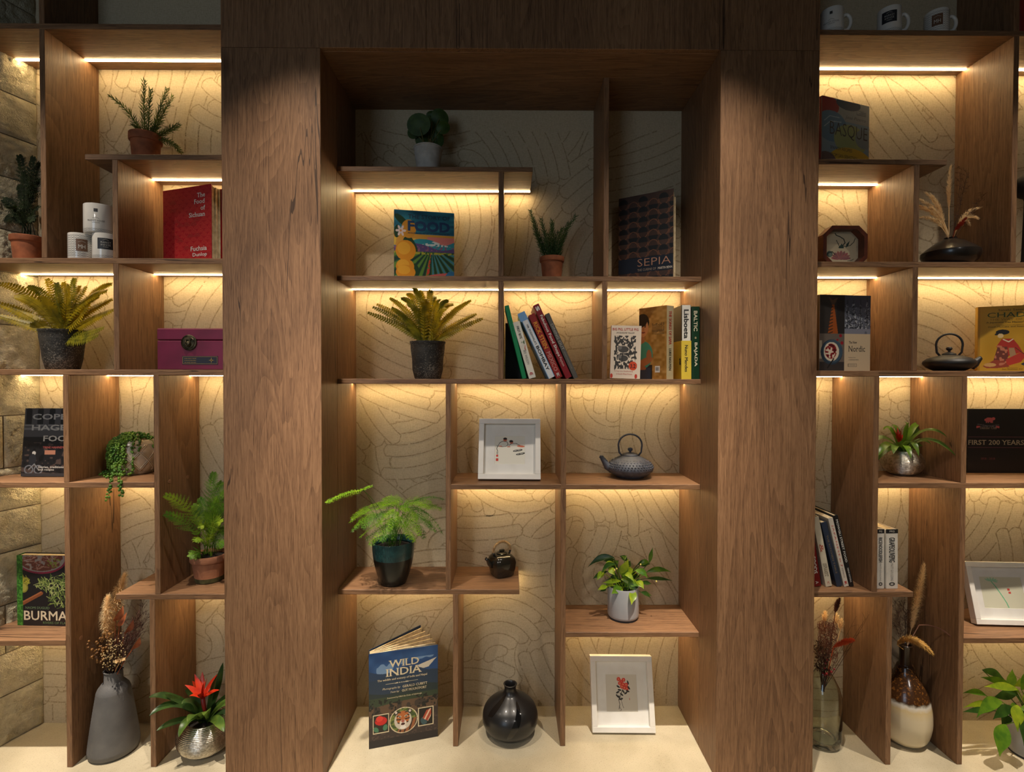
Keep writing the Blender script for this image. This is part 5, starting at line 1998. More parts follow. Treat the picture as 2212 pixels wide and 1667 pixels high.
asp(783, 1058, 745, 1062, 703, 1086, 1.79 - y, AF, .046, 18)
asp(784, 1057, 795, 1050, 803, 1050, 1.79 - y, AF, .02, 6)
for q in ((800, 1100, 780, 1098, 757, 1122, -.03, AF), (812, 1110, 790, 1110, 764, 1140, -.07, AF), (840, 1085, 815, 1082, 786, 1098, .0, AF), (905, 1092, 932, 1086, 955, 1100, .02, AF), (895, 1110, 920, 1122, 944, 1150, -.05, AF2), (852, 1128, 838, 1140, 822, 1172, -.14, AF2), (872, 1128, 886, 1140, 896, 1172, -.13, AF), (832, 1112, 806, 1118, 782, 1142, -.12, AF2), (884, 1088, 905, 1080, 930, 1100, -.06, AF), (858, 1088, 838, 1084, 812, 1100, -.06, AF), (835, 1098, 795, 1092, 752, 1130, -.06, AF), (845, 1110, 800, 1105, 756, 1150, -.10, AF2), (850, 1120, 810, 1125, 775, 1163, -.12, AF), (860, 1130, 820, 1140, 797, 1180, -.14, AF), (850, 1095, 820, 1080, 790, 1105, .03, AF2),
          (862, 1092, 845, 1075, 815, 1090, .0, AF), (870, 1085, 850, 1070, 826, 1078, .03, AF), (872, 1090, 895, 1072, 935, 1085, .02, AF), (890, 1100, 930, 1098, 958, 1156, -.04, AF2), (885, 1105, 920, 1110, 930, 1140, -.08, AF2),
          (895, 1082, 925, 1066, 961, 1079, .02, AF2), (870, 1110, 895, 1115, 908, 1160, -.12, AF), (862, 1115, 868, 1120, 884, 1165, -.15, AF), (858, 1105, 850, 1105, 838, 1150, -.15, AF), (866, 1100, 885, 1095, 905, 1125, -.08, AF),
          (855, 1100, 835, 1100, 812, 1140, -.12, AF), (868, 1118, 850, 1120, 850, 1168, -.13, AF2), (875, 1100, 900, 1088, 925, 1110, .05, AF2), (850, 1108, 830, 1095, 805, 1120, .05, AF2), (880, 1122, 905, 1125, 918, 1165, -.05, AF2), (865, 1095, 870, 1085, 880, 1105, -.1, AF), (845, 1125, 815, 1145, 790, 1165, -.04, AF2)):
    asp(*q)

# ---- small square black teapot with a cane-wrapped handle
c = onz(1084, 1250, Z['L'])
y = c.y + .045
t = thing('square_teapot', 'small square black glazed teapot with a cane-wrapped handle at the end of the short shelf', 'teapot', (at(1084, 1240, y).x, y, Z['L'] + .0003), (0, 0, math.radians(28)))
GLOSS = M('black_gloss', (30, 28, 24), .16, c2=(38, 35, 28), sc=14, coat=.6)
bm = bmesh.new()
rings = [(.036, 0), (.040, .003), (.047, .03), (.050, .058), (.047, .074), (.036, .086), (.022, .090)]
vs = []
for q, z in rings:
    row = []
    for k in range(24):
        a = 2 * math.pi * k / 24 + math.pi / 4
        p = 5.0
        rr = q / (abs(math.cos(a)) ** p + abs(math.sin(a)) ** p) ** (1 / p)
        row.append((rr * math.cos(a), rr * math.sin(a), z))
    vs.append(row)
mb = MB()
mb.v = [p for row in vs for p in row]
for j in range(len(vs) - 1):
    for k in range(24):
        q = (k + 1) % 24
        mb.f.append((j * 24 + k, j * 24 + q, (j + 1) * 24 + q, (j + 1) * 24 + k))
mb.f.append(tuple(range(23, -1, -1)))
mb.f.append(tuple((len(vs) - 1) * 24 + k for k in range(24)))
mb.build('body', GLOSS, t, smooth=45)
bm.free()
lid = MB().lathe([(.022, .090), (.023, .093), (.016, .097), (.002, .099)], 20).build('lid', GLOSS, t, smooth=True)
MB().box((-.011, -.006, .098), (.011, .006, .106), .002).build('lid_knob', GLOSS, lid)
MB().tube([(-.044, 0, .045), (-.058, 0, .056), (-.066, 0, .074), (-.074, 0, .080)], [.013, .0095, .0075, .0065], 12).build('spout', GLOSS, t, smooth='all')
for sx in (-1, 1):
    MB().tube([(sx * .034, 0, .082), (sx * .040, 0, .098)], .0045, 8).build('handle_lug', GLOSS, t, smooth='all')
mb = MB()
N = 150
core = [Vector((.040 * math.cos(math.pi * (1.0 - k / 24)), 0, .098 + .040 * math.sin(math.pi * k / 24))) for k in range(25)]
mb.tube(core, .0042, 8)
for k in range(26):
    a = math.pi * (k + .5) / 26
    ctr = Vector((.040 * math.cos(a), 0, .098 + .040 * math.sin(a)))
    e1, e2 = Vector((math.cos(a), 0, math.sin(a))), Vector((0, 1, 0))
    tg = e1.cross(e2)
    mb.tube([ctr + (e1 * math.cos(w) + e2 * math.sin(w)) * .0048 + tg * (.004 * w / 6.283 - .002) for w in np.linspace(0, 6.283, 11)], .0015, 4)
mb.build('cane_handle', M('cane_wrap', (204, 172, 124), .6, c2=(164, 130, 88), sc=80), t, smooth='all')

# ---- peace lily in a grey cylinder
LILY, LILY2, LILY3 = leafm('lily_green', (112, 150, 40), (74, 118, 34), .3), leafm('lily_light', (164, 182, 44), (122, 152, 38), .3), leafm('lily_dark', (66, 100, 38), (44, 76, 30), .3)
GREYP = M('pale_grey_glaze', (172, 174, 176), .28, c2=(160, 162, 165), sc=12, coat=.3)
FOOTP = M('dark_rubber_foot', (52, 56, 62), .7)
SPADIX = M('cream_spadix', (222, 204, 110), .6, c2=(196, 172, 80), sc=90)


def grey_pot(t, r, h):
    MB().lathe([(r * .93, 0), (r * .95, .002), (r * .95, .008)], 40).build('pot_foot', FOOTP, t, smooth=True)
    pot(t, [(r * .95, .008), (r * .985, .011), (r, .018), (r, h - .003), (r * .985, h), (r * .95, h - .001), (r * .94, h - .02)], GREYP, h - .018, r * .94)


lance = lambda q: math.sin(math.pi * (q * .95 + .04) ** .88) ** 1.15 * (1 if q < .6 else 1 - (q - .6) * .8) if q < .98 else .03


def lily(t, leaves, Y0, ph, pc):
    Lq = local(t)
    for (bx, by, mx, my, tx, ty, w, dy, k) in leaves:
        p0, p1, p2 = Lq(bx, by, Y0 + dy * .5), Lq(mx, my, Y0 + dy * .8), Lq(tx, ty, Y0 + dy)
        base = Vector((rnd(-.02, .02), rnd(-.02, .02), ph - .015))
        d = (p2 - p0).normalized()
        # width vector: mostly across the stem in the picture plane, tipped like a real blade
        sd = d.cross(Vector((0, -1, rnd(.1, .6)))).normalized()
        blade(t, p0, p1, p2, 1.12 * w / F * Y0, (LILY, LILY2, LILY3)[k], .22, 11, base=base, shape=lance, side=sd)


c = onz(1346, 1345, Z['M'])
y = c.y + .055
t = thing('potted_peace_lily', 'leafy peace lily in a pale grey cylinder pot above the framed red flower', 'plant', (at(1346, 1340, y).x, y, Z['M'] + .0003))
ph = .132
grey_pot(t, .064, ph)
g = lambda zx, zy: (1250 + zx / 8.333, 1170 + zy / 8.333)
LV = []
for b_, m_, e_, w, dy, k in (((640, 285), (400, 200), (165, 455), 12, .05, 2), ((640, 390), (530, 330), (445, 565), 11, -.03, 1), ((555, 470), (600, 520), (645, 595), 13, -.05, 1), ((455, 560), (380, 560), (330, 690), 12, -.04, 1),
                             ((775, 605), (800, 480), (870, 340), 18, -.03, 0), ((1275, 370), (1290, 250), (1335, 95), 8, .03, 0), ((1070, 400), (1180, 370), (1290, 400), 13, .02, 2), ((1225, 545), (1430, 440), (1670, 545), 10, .02, 0),
                             ((1230, 660), (1450, 640), (1690, 700), 7, .03, 2), ((1020, 510), (1170, 500), (1245, 655), 12, -.03, 0), ((800, 610), (930, 570), (1005, 725), 12, -.06, 0), ((810, 710), (950, 700), (1085, 805), 16, -.06, 0),
                             ((1030, 725), (1130, 720), (1175, 855), 12, -.06, 1), ((760, 705), (600, 690), (425, 745), 8, -.05, 1), ((765, 830), (680, 830), (590, 940), 16, -.06, 0), ((515, 800), (430, 800), (340, 870), 9, -.04, 1),
                             ((1000, 880), (960, 960), (950, 1135), 15, -.09, 1), ((1120, 905), (1220, 900), (1290, 1015), 8, -.01, 2), ((1120, 730), (1230, 730), (1310, 755), 8, .02, 2), ((880, 340), (820, 270), (735, 255), 10, .05, 2),
                             ((850, 560), (920, 470), (980, 490), 16, -.01, 1), ((600, 470), (660, 400), (720, 330), 12, .05, 2), ((900, 760), (980, 830), (1090, 880), 15, -.03, 2), ((700, 650), (640, 620), (560, 640), 12, .02, 2),
                             ((900, 620), (1000, 600), (1100, 620), 14, .04, 2), ((700, 800), (740, 760), (830, 830), 14, .0, 2), ((640, 320), (560, 330), (440, 345), 9, .06, 2), ((860, 450), (900, 400), (930, 340), 12, .05, 2), ((480, 800), (560, 740), (640, 780), 10, .0, 0)):
    LV.append((*g(*b_), *g(*m_), *g(*e_), w, dy, k))
LV += [(a_ + rnd(-7, 7), b_ + rnd(-5, 5), c_ + rnd(-8, 8), d_ + rnd(-6, 6), e_ + rnd(-9, 9), f_ + rnd(-7, 7), w_ * .8, dy_ + rnd(-.02, .05), (k_ + 1) % 3) for (a_, b_, c_, d_, e_, f_, w_, dy_, k_) in LV if abs(e_ - 1346) < 60]
lily(t, LV, y, ph, (1346, 1280))
for zx, zy in ((645, 510), (685, 485), (1115, 410), (1400, 712)):
    q = local(t)(*g(zx, zy), y - .05)
    MB().ball(tuple(q), .0032, 10, 6, 1.2).build('spadix', SPADIX, t, smooth='all')

# ---- open wildlife book
def art_wild():
    U, V, I = canvas(130, 188, (44, 84, 136))
    n, n2, n3 = vn(U, V, 8, 12, 21), vn(U, V, 40, 60, 22), vn(U, V, 16, 20, 23)
    I[:] = np.array((40, 76, 124)) + (n[..., None] - .5) * 30
    put(I, (V > .10) & (V < .24) & (n + .5 * n3 > .95), (112, 142, 176))
    put(I, poly(U, V, [(.70, .19), (.98, .13), (.86, .22), (.74, .235)]), (206, 196, 176))
    put(I, V > .19 + .05 * U + .03 * np.sin(U * 8), (38, 60, 88))
    put(I, V > .27 + .02 * np.sin(U * 11 + 1), (40, 58, 78))
    put(I, V > .42 + .03 * np.sin(U * 6), (38, 52, 54))
    put(I, (V > .48) & ell(U, V, .5, .50, .5, .14), (52, 66, 48))
    put(I, V > .585 - .12 * U + .08 * U * U, (96, 74, 56))
    put(I, (V > .55) & (n3 > .58), (62, 52, 46))
    put(I, (V > .50) & (V < .70) & (n2 > .60) & (n > .42), (24, 28, 26))
    put(I, (V > .68 - .02 * U), (58, 48, 46))
    put(I, (V > .70) & (n2 > .66), (78, 64, 58))
    put(I, V > .92, (40, 36, 38))
    C = (224, 208, 172)
    for x0, x1, y0, y1, bg in ((.055, .285, .655, .855, (36, 34, 30)), (.705, .935, .655, .855, (26, 24, 22))):
        put(I, (U > x0) & (U < x1) & (V > y0) & (V < y1), C)
        put(I, (U > x0 + .012) & (U < x1 - .012) & (V > y0 + .009) & (V < y1 - .009), bg)
    put(I, ell(U, V, .17, .725, .085, .045) & (n2 > .15), (200, 34, 32))
    put(I, ell(U, V, .15, .70, .05, .03), (222, 60, 48))
    put(I, ell(U, V, .10, .81, .04, .025, .5) | ell(U, V, .23, .80, .035, .03, -.7), (70, 122, 92))
    put(I, ell(U, V, .79, .80, .05, .04, .4), (56, 86, 92))
    put(I, poly(U, V, [(.77, .77), (.83, .69), (.90, .675), (.895, .76), (.85, .81)]), (172, 74, 50))
    put(I, poly(U, V, [(.77, .77), (.83, .69), (.90, .675), (.895, .76), (.85, .81)]) & (np.sin(U * 90 + V * 70) > .4), (226, 190, 160))
    put(I, ell(U, V, .495, .755, .205, .138), C)
    m_ = ell(U, V, .495, .755, .193, .130)
    put(I, m_, (66, 84, 44))
    put(I, m_ & (n2 > .55), (118, 128, 62))
    put(I, m_ & ell(U, V, .60, .86, .22, .10, -.3), (150, 92, 56))
    put(I, m_ & ell(U, V, .60, .86, .22, .10, -.3) & (np.sin(U * 95 + V * 40) > .45), (52, 34, 30))
    put(I, m_ & ell(U, V, .485, .755, .125, .10), (206, 196, 180))
    put(I, m_ & ell(U, V, .485, .73, .095, .075), (182, 104, 52))
    put(I, m_ & ell(U, V, .485, .73, .10, .08) & (np.sin(V * 170 + 14 * abs(U - .485)) > .55) & (abs(U - .485) > .03), (34, 26, 24))
    for s in (-1, 1):
        put(I, m_ & ell(U, V, .485 + s * .10, .665, .032, .026), (40, 32, 28))
        put(I, m_ & ell(U, V, .485 + s * .10, .665, .018, .014), (210, 200, 186))
        put(I, m_ & ell(U, V, .485 + s * .045, .715, .020, .011), (232, 220, 196))
        put(I, m_ & ell(U, V, .485 + s * .045, .717, .011, .009), (40, 30, 24))
    put(I, m_ & ell(U, V, .485, .785, .05, .035), (228, 218, 204))
    put(I, m_ & ell(U, V, .485, .765, .026, .014), (176, 96, 84))
    put(I, m_ & ell(U, V, .485, .795, .03, .013), (70, 30, 28))
    put(I, m_ & ell(U, V, .485, .83, .045, .018), (236, 230, 222))
    put(I, (abs(V - .345 - .0 * U) < .004 * np.clip(1 - abs(abs(U - .47) - .05) / .19, 0, 1)) & (abs(U - .47) > .05), C)
    for x in (.44, .47, .50):
        put(I, ell(U, V, x, .345, .008, .006), C)
    return U, V, I


pL, pR = onz(797, 1618, 0), onz(946, 1590, 0)
CR = (226, 210, 174)
w_ = (pR - pL).length
b = book('wildlife_book', 'large blue wildlife photo book with a tiger roundel, standing half open on the floor', (pL.x, pL.y, 0), w_, at(795, 1413, pL.y).z, .030, math.atan2(pR.y - pL.y, pR.x - pL.x),
         cover=(36, 56, 84), spine=(30, 44, 64), art=art_wild(), open_=.62, texts=[
    ('§WILD', .50, .135, .44, .075, CR, .012), ('§INDIA', .50, .225, .52, .080, CR, .012), ('§The wildlife and scenery of India and Nepal', .48, .300, .72, .028, CR, .008),
    ('§Photographs by', .32, .395, .26, .026, CR, 0, None, .25), ('§GERALD CUBITT', .66, .392, .36, .026, CR, .01), ('§Text by', .37, .438, .13, .022, CR, 0, None, .25), ('§GUY MOUNTFORT', .65, .435, .36, .026, CR, .01),
    ('§Foreword by HRH the Duke of Edinburgh', .51, .497, .50, .018, CR, .004)], stexts=[('WILD INDIA', .35, .45, .45, .55, CR, .01)])

# ---- round black vase
c = onz(1101, 1603, 0)
R0 = .112
y = c.y + .06
t = thing('round_vase', 'squat black vase with a narrow neck and glossy brush marks on the concrete floor', 'vase', (at(1102, 1600, y).x, y, .0003))
BLKV = M('satin_black_glaze', (34, 33, 33), .34, c2=(26, 25, 25), sc=10, coat=.15)
BLKG = M('gloss_black_stroke', (20, 20, 21), .08, coat=.8)
prof = [(.045, 0), (.060, .003), (.088, .022), (.106, .05), (R0, .084), (.108, .118), (.095, .146), (.073, .170), (.048, .190), (.032, .204), (.0245, .220), (.0235, .236), (.0265, .248), (.0275, .252), (.022, .252), (.018, .236), (.017, .20)]
HV = at(1101, 1476, y).z / .252
prof = [(r, z * HV) for r, z in prof]
fine = []
for i in range(len(prof) - 1):
    p0, p1, p2, p3 = prof[max(i - 1, 0)], prof[i], prof[i + 1], prof[min(i + 2, len(prof) - 1)]
    for k in range(4):
        u = k / 4
        fine.append(tuple(.5 * (2 * p1[j] + (p2[j] - p0[j]) * u + (2 * p0[j] - 5 * p1[j] + 4 * p2[j] - p3[j]) * u * u + (3 * p1[j] - p0[j] - 3 * p2[j] + p3[j]) * u ** 3) for j in (0, 1)))
fine.append(prof[-1])
MB().lathe(fine, 64, cap1=False).build('body', BLKV, t, smooth='all')


def rad_at(z):
    for (r0, z0), (r1, z1) in zip(fine[:-1], fine[1:]):
        if z0 <= z <= z1 and z1 > z0:
            return r0 + (r1 - r0) * (z - z0) / (z1 - z0)
    return .03


def stroke(a0, z0, a1, z1, wd):
    mb = MB()
    n, m_ = 14, 6
    for i in range(n + 1):
        u = i / n
        a, z = a0 + (a1 - a0) * u, z0 + (z1 - z0) * u
        w = wd * (math.sin(math.pi * min(.97, .06 + u * .9)) ** .35)
        for j in range(m_ + 1):
            aa = a + (j / m_ - .5) * w / .11
            zz = z + (j / m_ - .5) * w * .25
            r = rad_at(zz) + .0006
            mb.v.append((r * math.cos(aa), r * math.sin(aa), zz))
    for i in range(n):
        for j in range(m_):
            k = i * (m_ + 1) + j
            mb.f.append((k, k + 1, k + m_ + 2, k + m_ + 1))
    mb.build('glaze_stroke', BLKG, t, smooth='all')


stroke(-1.62, .045, -1.05, .150, .034)
stroke(-2.45, .105, -2.30, .175, .040)

# ---- framed flower painting
def art_bloom():
    U, V, I = canvas(72, 82, (206, 200, 186))
    n = vn(U, V, 30, 34, 31)
    for x, y_ in ((.42, .13), (.50, .20), (.58, .15), (.56, .27), (.66, .28), (.46, .24), (.60, .36), (.68, .38), (.52, .33)):
        for k in range(7):
            a = k * .9
            put(I, ell(U, V, x + .035 * math.cos(a), y_ + .03 * math.sin(a), .032, .022, a), (206, 54 + 14 * (k % 3), 58))
        put(I, ell(U, V, x, y_, .016, .014), (232, 186, 120))
    for x, y_, a in ((.40, .33, .5), (.72, .22, 1.2), (.44, .42, .2), (.56, .46, .9), (.38, .48, -.4), (.50, .54, .6), (.42, .62, 1.3), (.70, .45, .3), (.74, .36, .9), (.48, .66, -.3), (.36, .58, .8), (.64, .5, -.6)):
        put(I, ell(U, V, x, y_, .060, .024, a), (44, 44, 44))
    line(U, V, I, [(.54, .40), (.47, .55), (.40, .68), (.43, .80), (.40, .92)], .009, (60, 50, 44))
    line(U, V, I, [(.47, .60), (.50, .78), (.55, .90)], .006, (60, 50, 44))
    line(U, V, I, [(.40, .84), (.48, .95), (.42, .97)], .005, (60, 50, 44))
    put(I, (abs(U - .75) < .012) & (abs(V - .66) < .03), (190, 60, 50))
    return U, V, I


frame('white box frame with a red flower painting, leaning on the concrete floor', (1280, 1587), (1417, 1588), 0.0, .282, .27, .021, .030, WHITE, art=art_bloom(), art_box=(.20, .20, .80, .78))

# ================================================================== right bay: things on its shelves
# ---- three mugs on the top shelf
MY = YS + .045
for px, top, ds, lb in ((1797, 14, 'plain', 'dim white mug with small printed name, nearest the right column on the top shelf'),
                        (1921, 12, 'dark', 'dim white mug with dark logo panel in the middle of the top shelf'),
                        (2023, 18, 'patch', 'dim white mug with brown initials panel, last of the top shelf row')):
    q = at(px, 40, MY)
    mug(lb, q.x, MY, Z['N'] + .0003, .0385, at(px, top, MY - .03).z - Z['N'], ds, -.62, -.20, 'mugs on the top shelf')
# red tin at the edge of view
q = at(2204, 40, ys(.15))
t = thing('red_tin', 'red tin box at the very edge of view on the top shelf', 'box', (q.x, ys(.15), Z['N'] + .0003))
RTIN = M('red_tin_paint', (150, 22, 22), .4)
MB().box((0, 0, 0), (.12, .12, .15), .004).build('body', RTIN, t)
MB().box((-.001, -.001, .15), (.121, .121, .175), .004).build('lid', RTIN, t)
text('TEA', t, (.05, -.0012, .08), XD, ZD, .05, .03, PALE_INK)

# ---- colourful cookbook
def art_blobs():
    U, V, I = canvas(90, 112, (112, 138, 150))
    n = vn(U, V, 20, 24, 41)
    put(I, (V < .30) & (U > .30), (142, 146, 140))
    put(I, ell(U, V, .05, .12, .30, .16), (150, 40, 48))
    put(I, ell(U, V, .55, .04, .26, .09), (36, 60, 82))
    put(I, ell(U, V, .20, .40, .32, .22), (74, 116, 140))
    put(I, ell(U, V, .60, .55, .35, .22), (134, 148, 96))
    put(I, ell(U, V, .62, .90, .50, .24), (186, 152, 44))
    put(I, ell(U, V, .88, .50, .18, .14), (110, 128, 128))
    put(I, ell(U, V, .10, .93, .22, .16), (84, 70, 74))
    put(I, ell(U, V, .92, .86, .085, .075), (168, 46, 44))
    put(I, ell(U, V, .76, .95, .05, .06), (214, 200, 176))
    line(U, V, I, [(.05, .34), (.16, .26), (.36, .26)], .006, (150, 176, 190))
    line(U, V, I, [(.05, .42), (.18, .33), (.40, .32)], .006, (150, 176, 190))
    for k in range(4):
        put(I, (abs(V - .10 - k * .02) < .005) & (U > .72) & (U < .93) & (n > .3), (70, 80, 90))
    return U, V, I


DK = (34, 36, 40)
cover_book('cookbook', 'colourful blob-patterned cookbook standing on the short upper shelf beside the right column', 1776, ys(.28), 1878, ys(.60), 206, Z['O'], .030, cover=(120, 120, 116), spine=(126, 52, 60), art=art_blobs(),
           texts=[('BASQUE', .56, .44, .80, .22, DK, -.01), ('José Pizarro', .70, .235, .44, .06, DK, -.01, None, .3), ('SPANISH RECIPES', .40, .70, .46, .045, DK, .0), ('FROM SAN SEBASTIAN', .46, .80, .56, .05, DK, .0)],
           stexts=[('JOSÉ PIZARRO', .3, .5, .4, .4, (190, 160, 150), 0)])

# ---- octagonal tray frame with a lotus
y = ys(.35)
a, b_ = at(1779, 487, y), at(1875, 487, y)
wf = b_.x - a.x
hf = a.z - Z['P']
t = thing('octagonal_frame', 'brown wooden frame with cut corners around a lotus drawing, beside the right column', 'picture frame', (a.x, y, Z['P'] + .0003))
WALN = M('reddish_walnut', (108, 52, 30), .4, c2=(78, 36, 22), sc=24)
cut = .034


def octo(w, h, k, x0=0.0, z0=0.0):
    return [(x0 + k, z0), (x0 + w - k, z0), (x0 + w, z0 + k), (x0 + w, z0 + h - k), (x0 + w - k, z0 + h), (x0 + k, z0 + h), (x0, z0 + h - k), (x0, z0 + k)]


o1, o2 = octo(wf, hf, cut), octo(wf - .026, hf - .026, cut * .86, .013, .013)
for k in range(8):
    p0, p1, q0, q1 = o1[k], o1[(k + 1) % 8], o2[k], o2[(k + 1) % 8]
    mb = MB()
    mb.add([(p0[0], 0, p0[1]), (p1[0], 0, p1[1]), (q1[0], 0, q1[1]), (q0[0], 0, q0[1]), (p0[0], .045, p0[1]), (p1[0], .045, p1[1]), (q1[0], .045, q1[1]), (q0[0], .045, q0[1])],
           [(0, 1, 2, 3), (7, 6, 5, 4), (4, 5, 1, 0), (3, 2, 6, 7), (0, 3, 7, 4), (1, 5, 6, 2)])
    mb.build('frame_rail', WALN, t)
o3 = octo(wf - .020, hf - .020, cut * .9, .010, .010)
mb = MB()
mb.add([(p[0], .036, p[1]) for p in o3] + [(p[0], .040, p[1]) for p in o3], [tuple(range(8)), tuple(range(15, 7, -1))] + [(k, (k + 1) % 8, 8 + (k + 1) % 8, 8 + k) for k in range(8)])
mb.build('panel', M('cream_lacquer', (214, 196, 160), .6), t)


def art_lotus():
    U, V, I = canvas(84, 78, (214, 196, 160))
    D = (44, 48, 44)
    line(U, V, I, [(.36, .02), (.40, .08), (.50, .12), (.62, .20), (.66, .32), (.58, .42)], .014, D)
    line(U, V, I, [(.96, .18), (.92, .30), (.82, .40), (.70, .44), (.60, .42)], .010, D)
    put(I, poly(U, V, [(.56, .34), (.62, .44), (.62, .50), (.50, .50), (.46, .48)]), (52, 70, 62))
    put(I, poly(U, V, [(.70, .36), (.80, .26), (.76, .40), (.68, .48)]), (52, 70, 62))
    line(U, V, I, [(.40, .24), (.46, .36), (.50, .46)], .010, D)
    for k in range(9):
        a_ = -1.5 + k * .38
        put(I, ell(U, V, .54 + .14 * math.sin(a_), .82 - .10 * math.cos(a_), .15, .05, a_ - 1.57), (178 - 10 * (k % 3), 104 + 10 * (k % 2), 104))
        line(U, V, I, [(.54, .86), (.54 + .26 * math.sin(a_), .82 - .20 * math.cos(a_))], .004, (110, 56, 60))
    put(I, ell(U, V, .20, .68, .09, .10), (74, 96, 88))
    put(I, ell(U, V, .22, .70, .05, .06), (120, 136, 120))
    line(U, V, I, [(.08, .84), (.14, .66), (.28, .60), (.36, .70)], .012, D)
    line(U, V, I, [(.74, .90), (.86, .88), (.92, .84)], .008, D)
    return U, V, I


picture('drawing', art_lotus(), wf - .040, hf - .036, t, y=.0355, org=(.020, .018), mat=PRINT_MATT)

# ---- flat dark vase with dried grasses
y = ys(.42)
c = at(2056, 545, y)
t = thing('flat_vase', 'low dark flat vase with sloping shoulders in the shade below the short shelf', 'vase', (c.x - .006, y, Z['P'] + .0003))
hv = at(2050, 514, y).z - Z['P']
r = .094
MB().lathe([(r * .30, 0), (r * .62, .004), (r * .90, hv * .22), (r, hv * .42), (r * .985, hv * .52), (r * .80, hv * .66), (r * .48, hv * .86), (r * .24, hv * .95), (r * .20, hv * .99), (r * .22, hv), (r * .16, hv), (r * .14, hv * .8)], 48, cap1=False).build('body', M('dark_bronze_glaze', (44, 38, 34), .28, c2=(32, 28, 26), sc=12, coat=.3), t, smooth=True)
fx, fz = t.location.x, Z['P'] + hv


def rroot(name, label, x=None, yy=None, z=None):
    return thing(name, label, 'dried flower', (fx if x is None else x, y if yy is None else yy, (fz if z is None else z) - .03))


t = rroot('bunny_tail_plume', 'upright slim cream plume in the middle of the flat dark vase')
plume(t, local(t)(2050, 450, y), local(t)(2048, 410, y), local(t)(2053, 362, y), .012, PAMP, 420, .022, base=inner(.006), droop=0)
t = rroot('feather_grass', 'fan of fine golden feather grass leaning left out of the flat dark vase')
for tx, ty, dy in ((1988, 432, -.02), (1994, 452, .03), (2004, 420, .0), (2014, 424, -.04), (1990, 470, -.05), (2024, 436, .04), (2000, 440, .05), (2010, 450, -.06), (1987, 445, .05), (2030, 450, -.02)):
    plume(t, inner(.006), local(t)(2030, (480 + ty) / 2 - 10, y + dy * .5), local(t)(tx, ty, y + dy), .012, PAMP, 150, .030, droop=.1, stem_from=.35)
t = rroot('feather_grass', 'pale feather grass leaning right beside the orange flower in the flat vase')
for tx, ty, dy in ((2112, 450, .0), (2106, 470, -.03), (2100, 452, .03), (2090, 480, .02)):
    plume(t, inner(.006), local(t)(2075, 460, y + dy * .5), local(t)(tx, ty, y + dy), .012, PAMP, 130, .026, droop=.1, stem_from=.4)
t = rroot('seed_sprig', 'thin brown seed sprigs rising at the right of the flat dark vase')
for tx, ty in ((2078, 362), (2094, 355), (2085, 390), (2116, 428), (2125, 420)):
    sprig(t, inner(.006), local(t)(tx, ty, y + rnd(-.03, .03)), TWIG, spread=.018, n=16, tuft=4, br=.0007)
t = rroot('orange_flower_head', 'fuzzy orange-red flower head at the mouth of the flat dark vase')
plume(t, local(t)(2062, 498, y - .03), local(t)(2070, 490, y - .035), local(t)(2086, 472, y - .04), .011, M('orange_fuzz', (206, 74, 30), .9, c2=(160, 48, 22)), 360, .010, base=inner(.006), droop=0, w=.0014)

# ---- a dark round thing cut by the frame edge, beyond the tall divider
q = at(2226, 400, ys(.35))
t = thing('black_fan_vase', 'black round vase at the very edge of view beyond the tall divider', 'vase', (q.x + .01, ys(.40), Z['P'] + .0003))
zt_ = q.z - Z['P']
MB().lathe([(.03, 0), (.034, .004), (.022, .03), (.016, zt_ - .055), (.018, zt_ - .048)] + [(.048 * math.sin(a) + .004, zt_ - .046 * math.cos(a)) for a in np.linspace(.35, 2.6, 16)] + [(.022, zt_ + .046), (.018, zt_ + .04)], 36, cap1=False).build('body', M('matt_black', (16, 16, 17), .6), t, smooth=True)

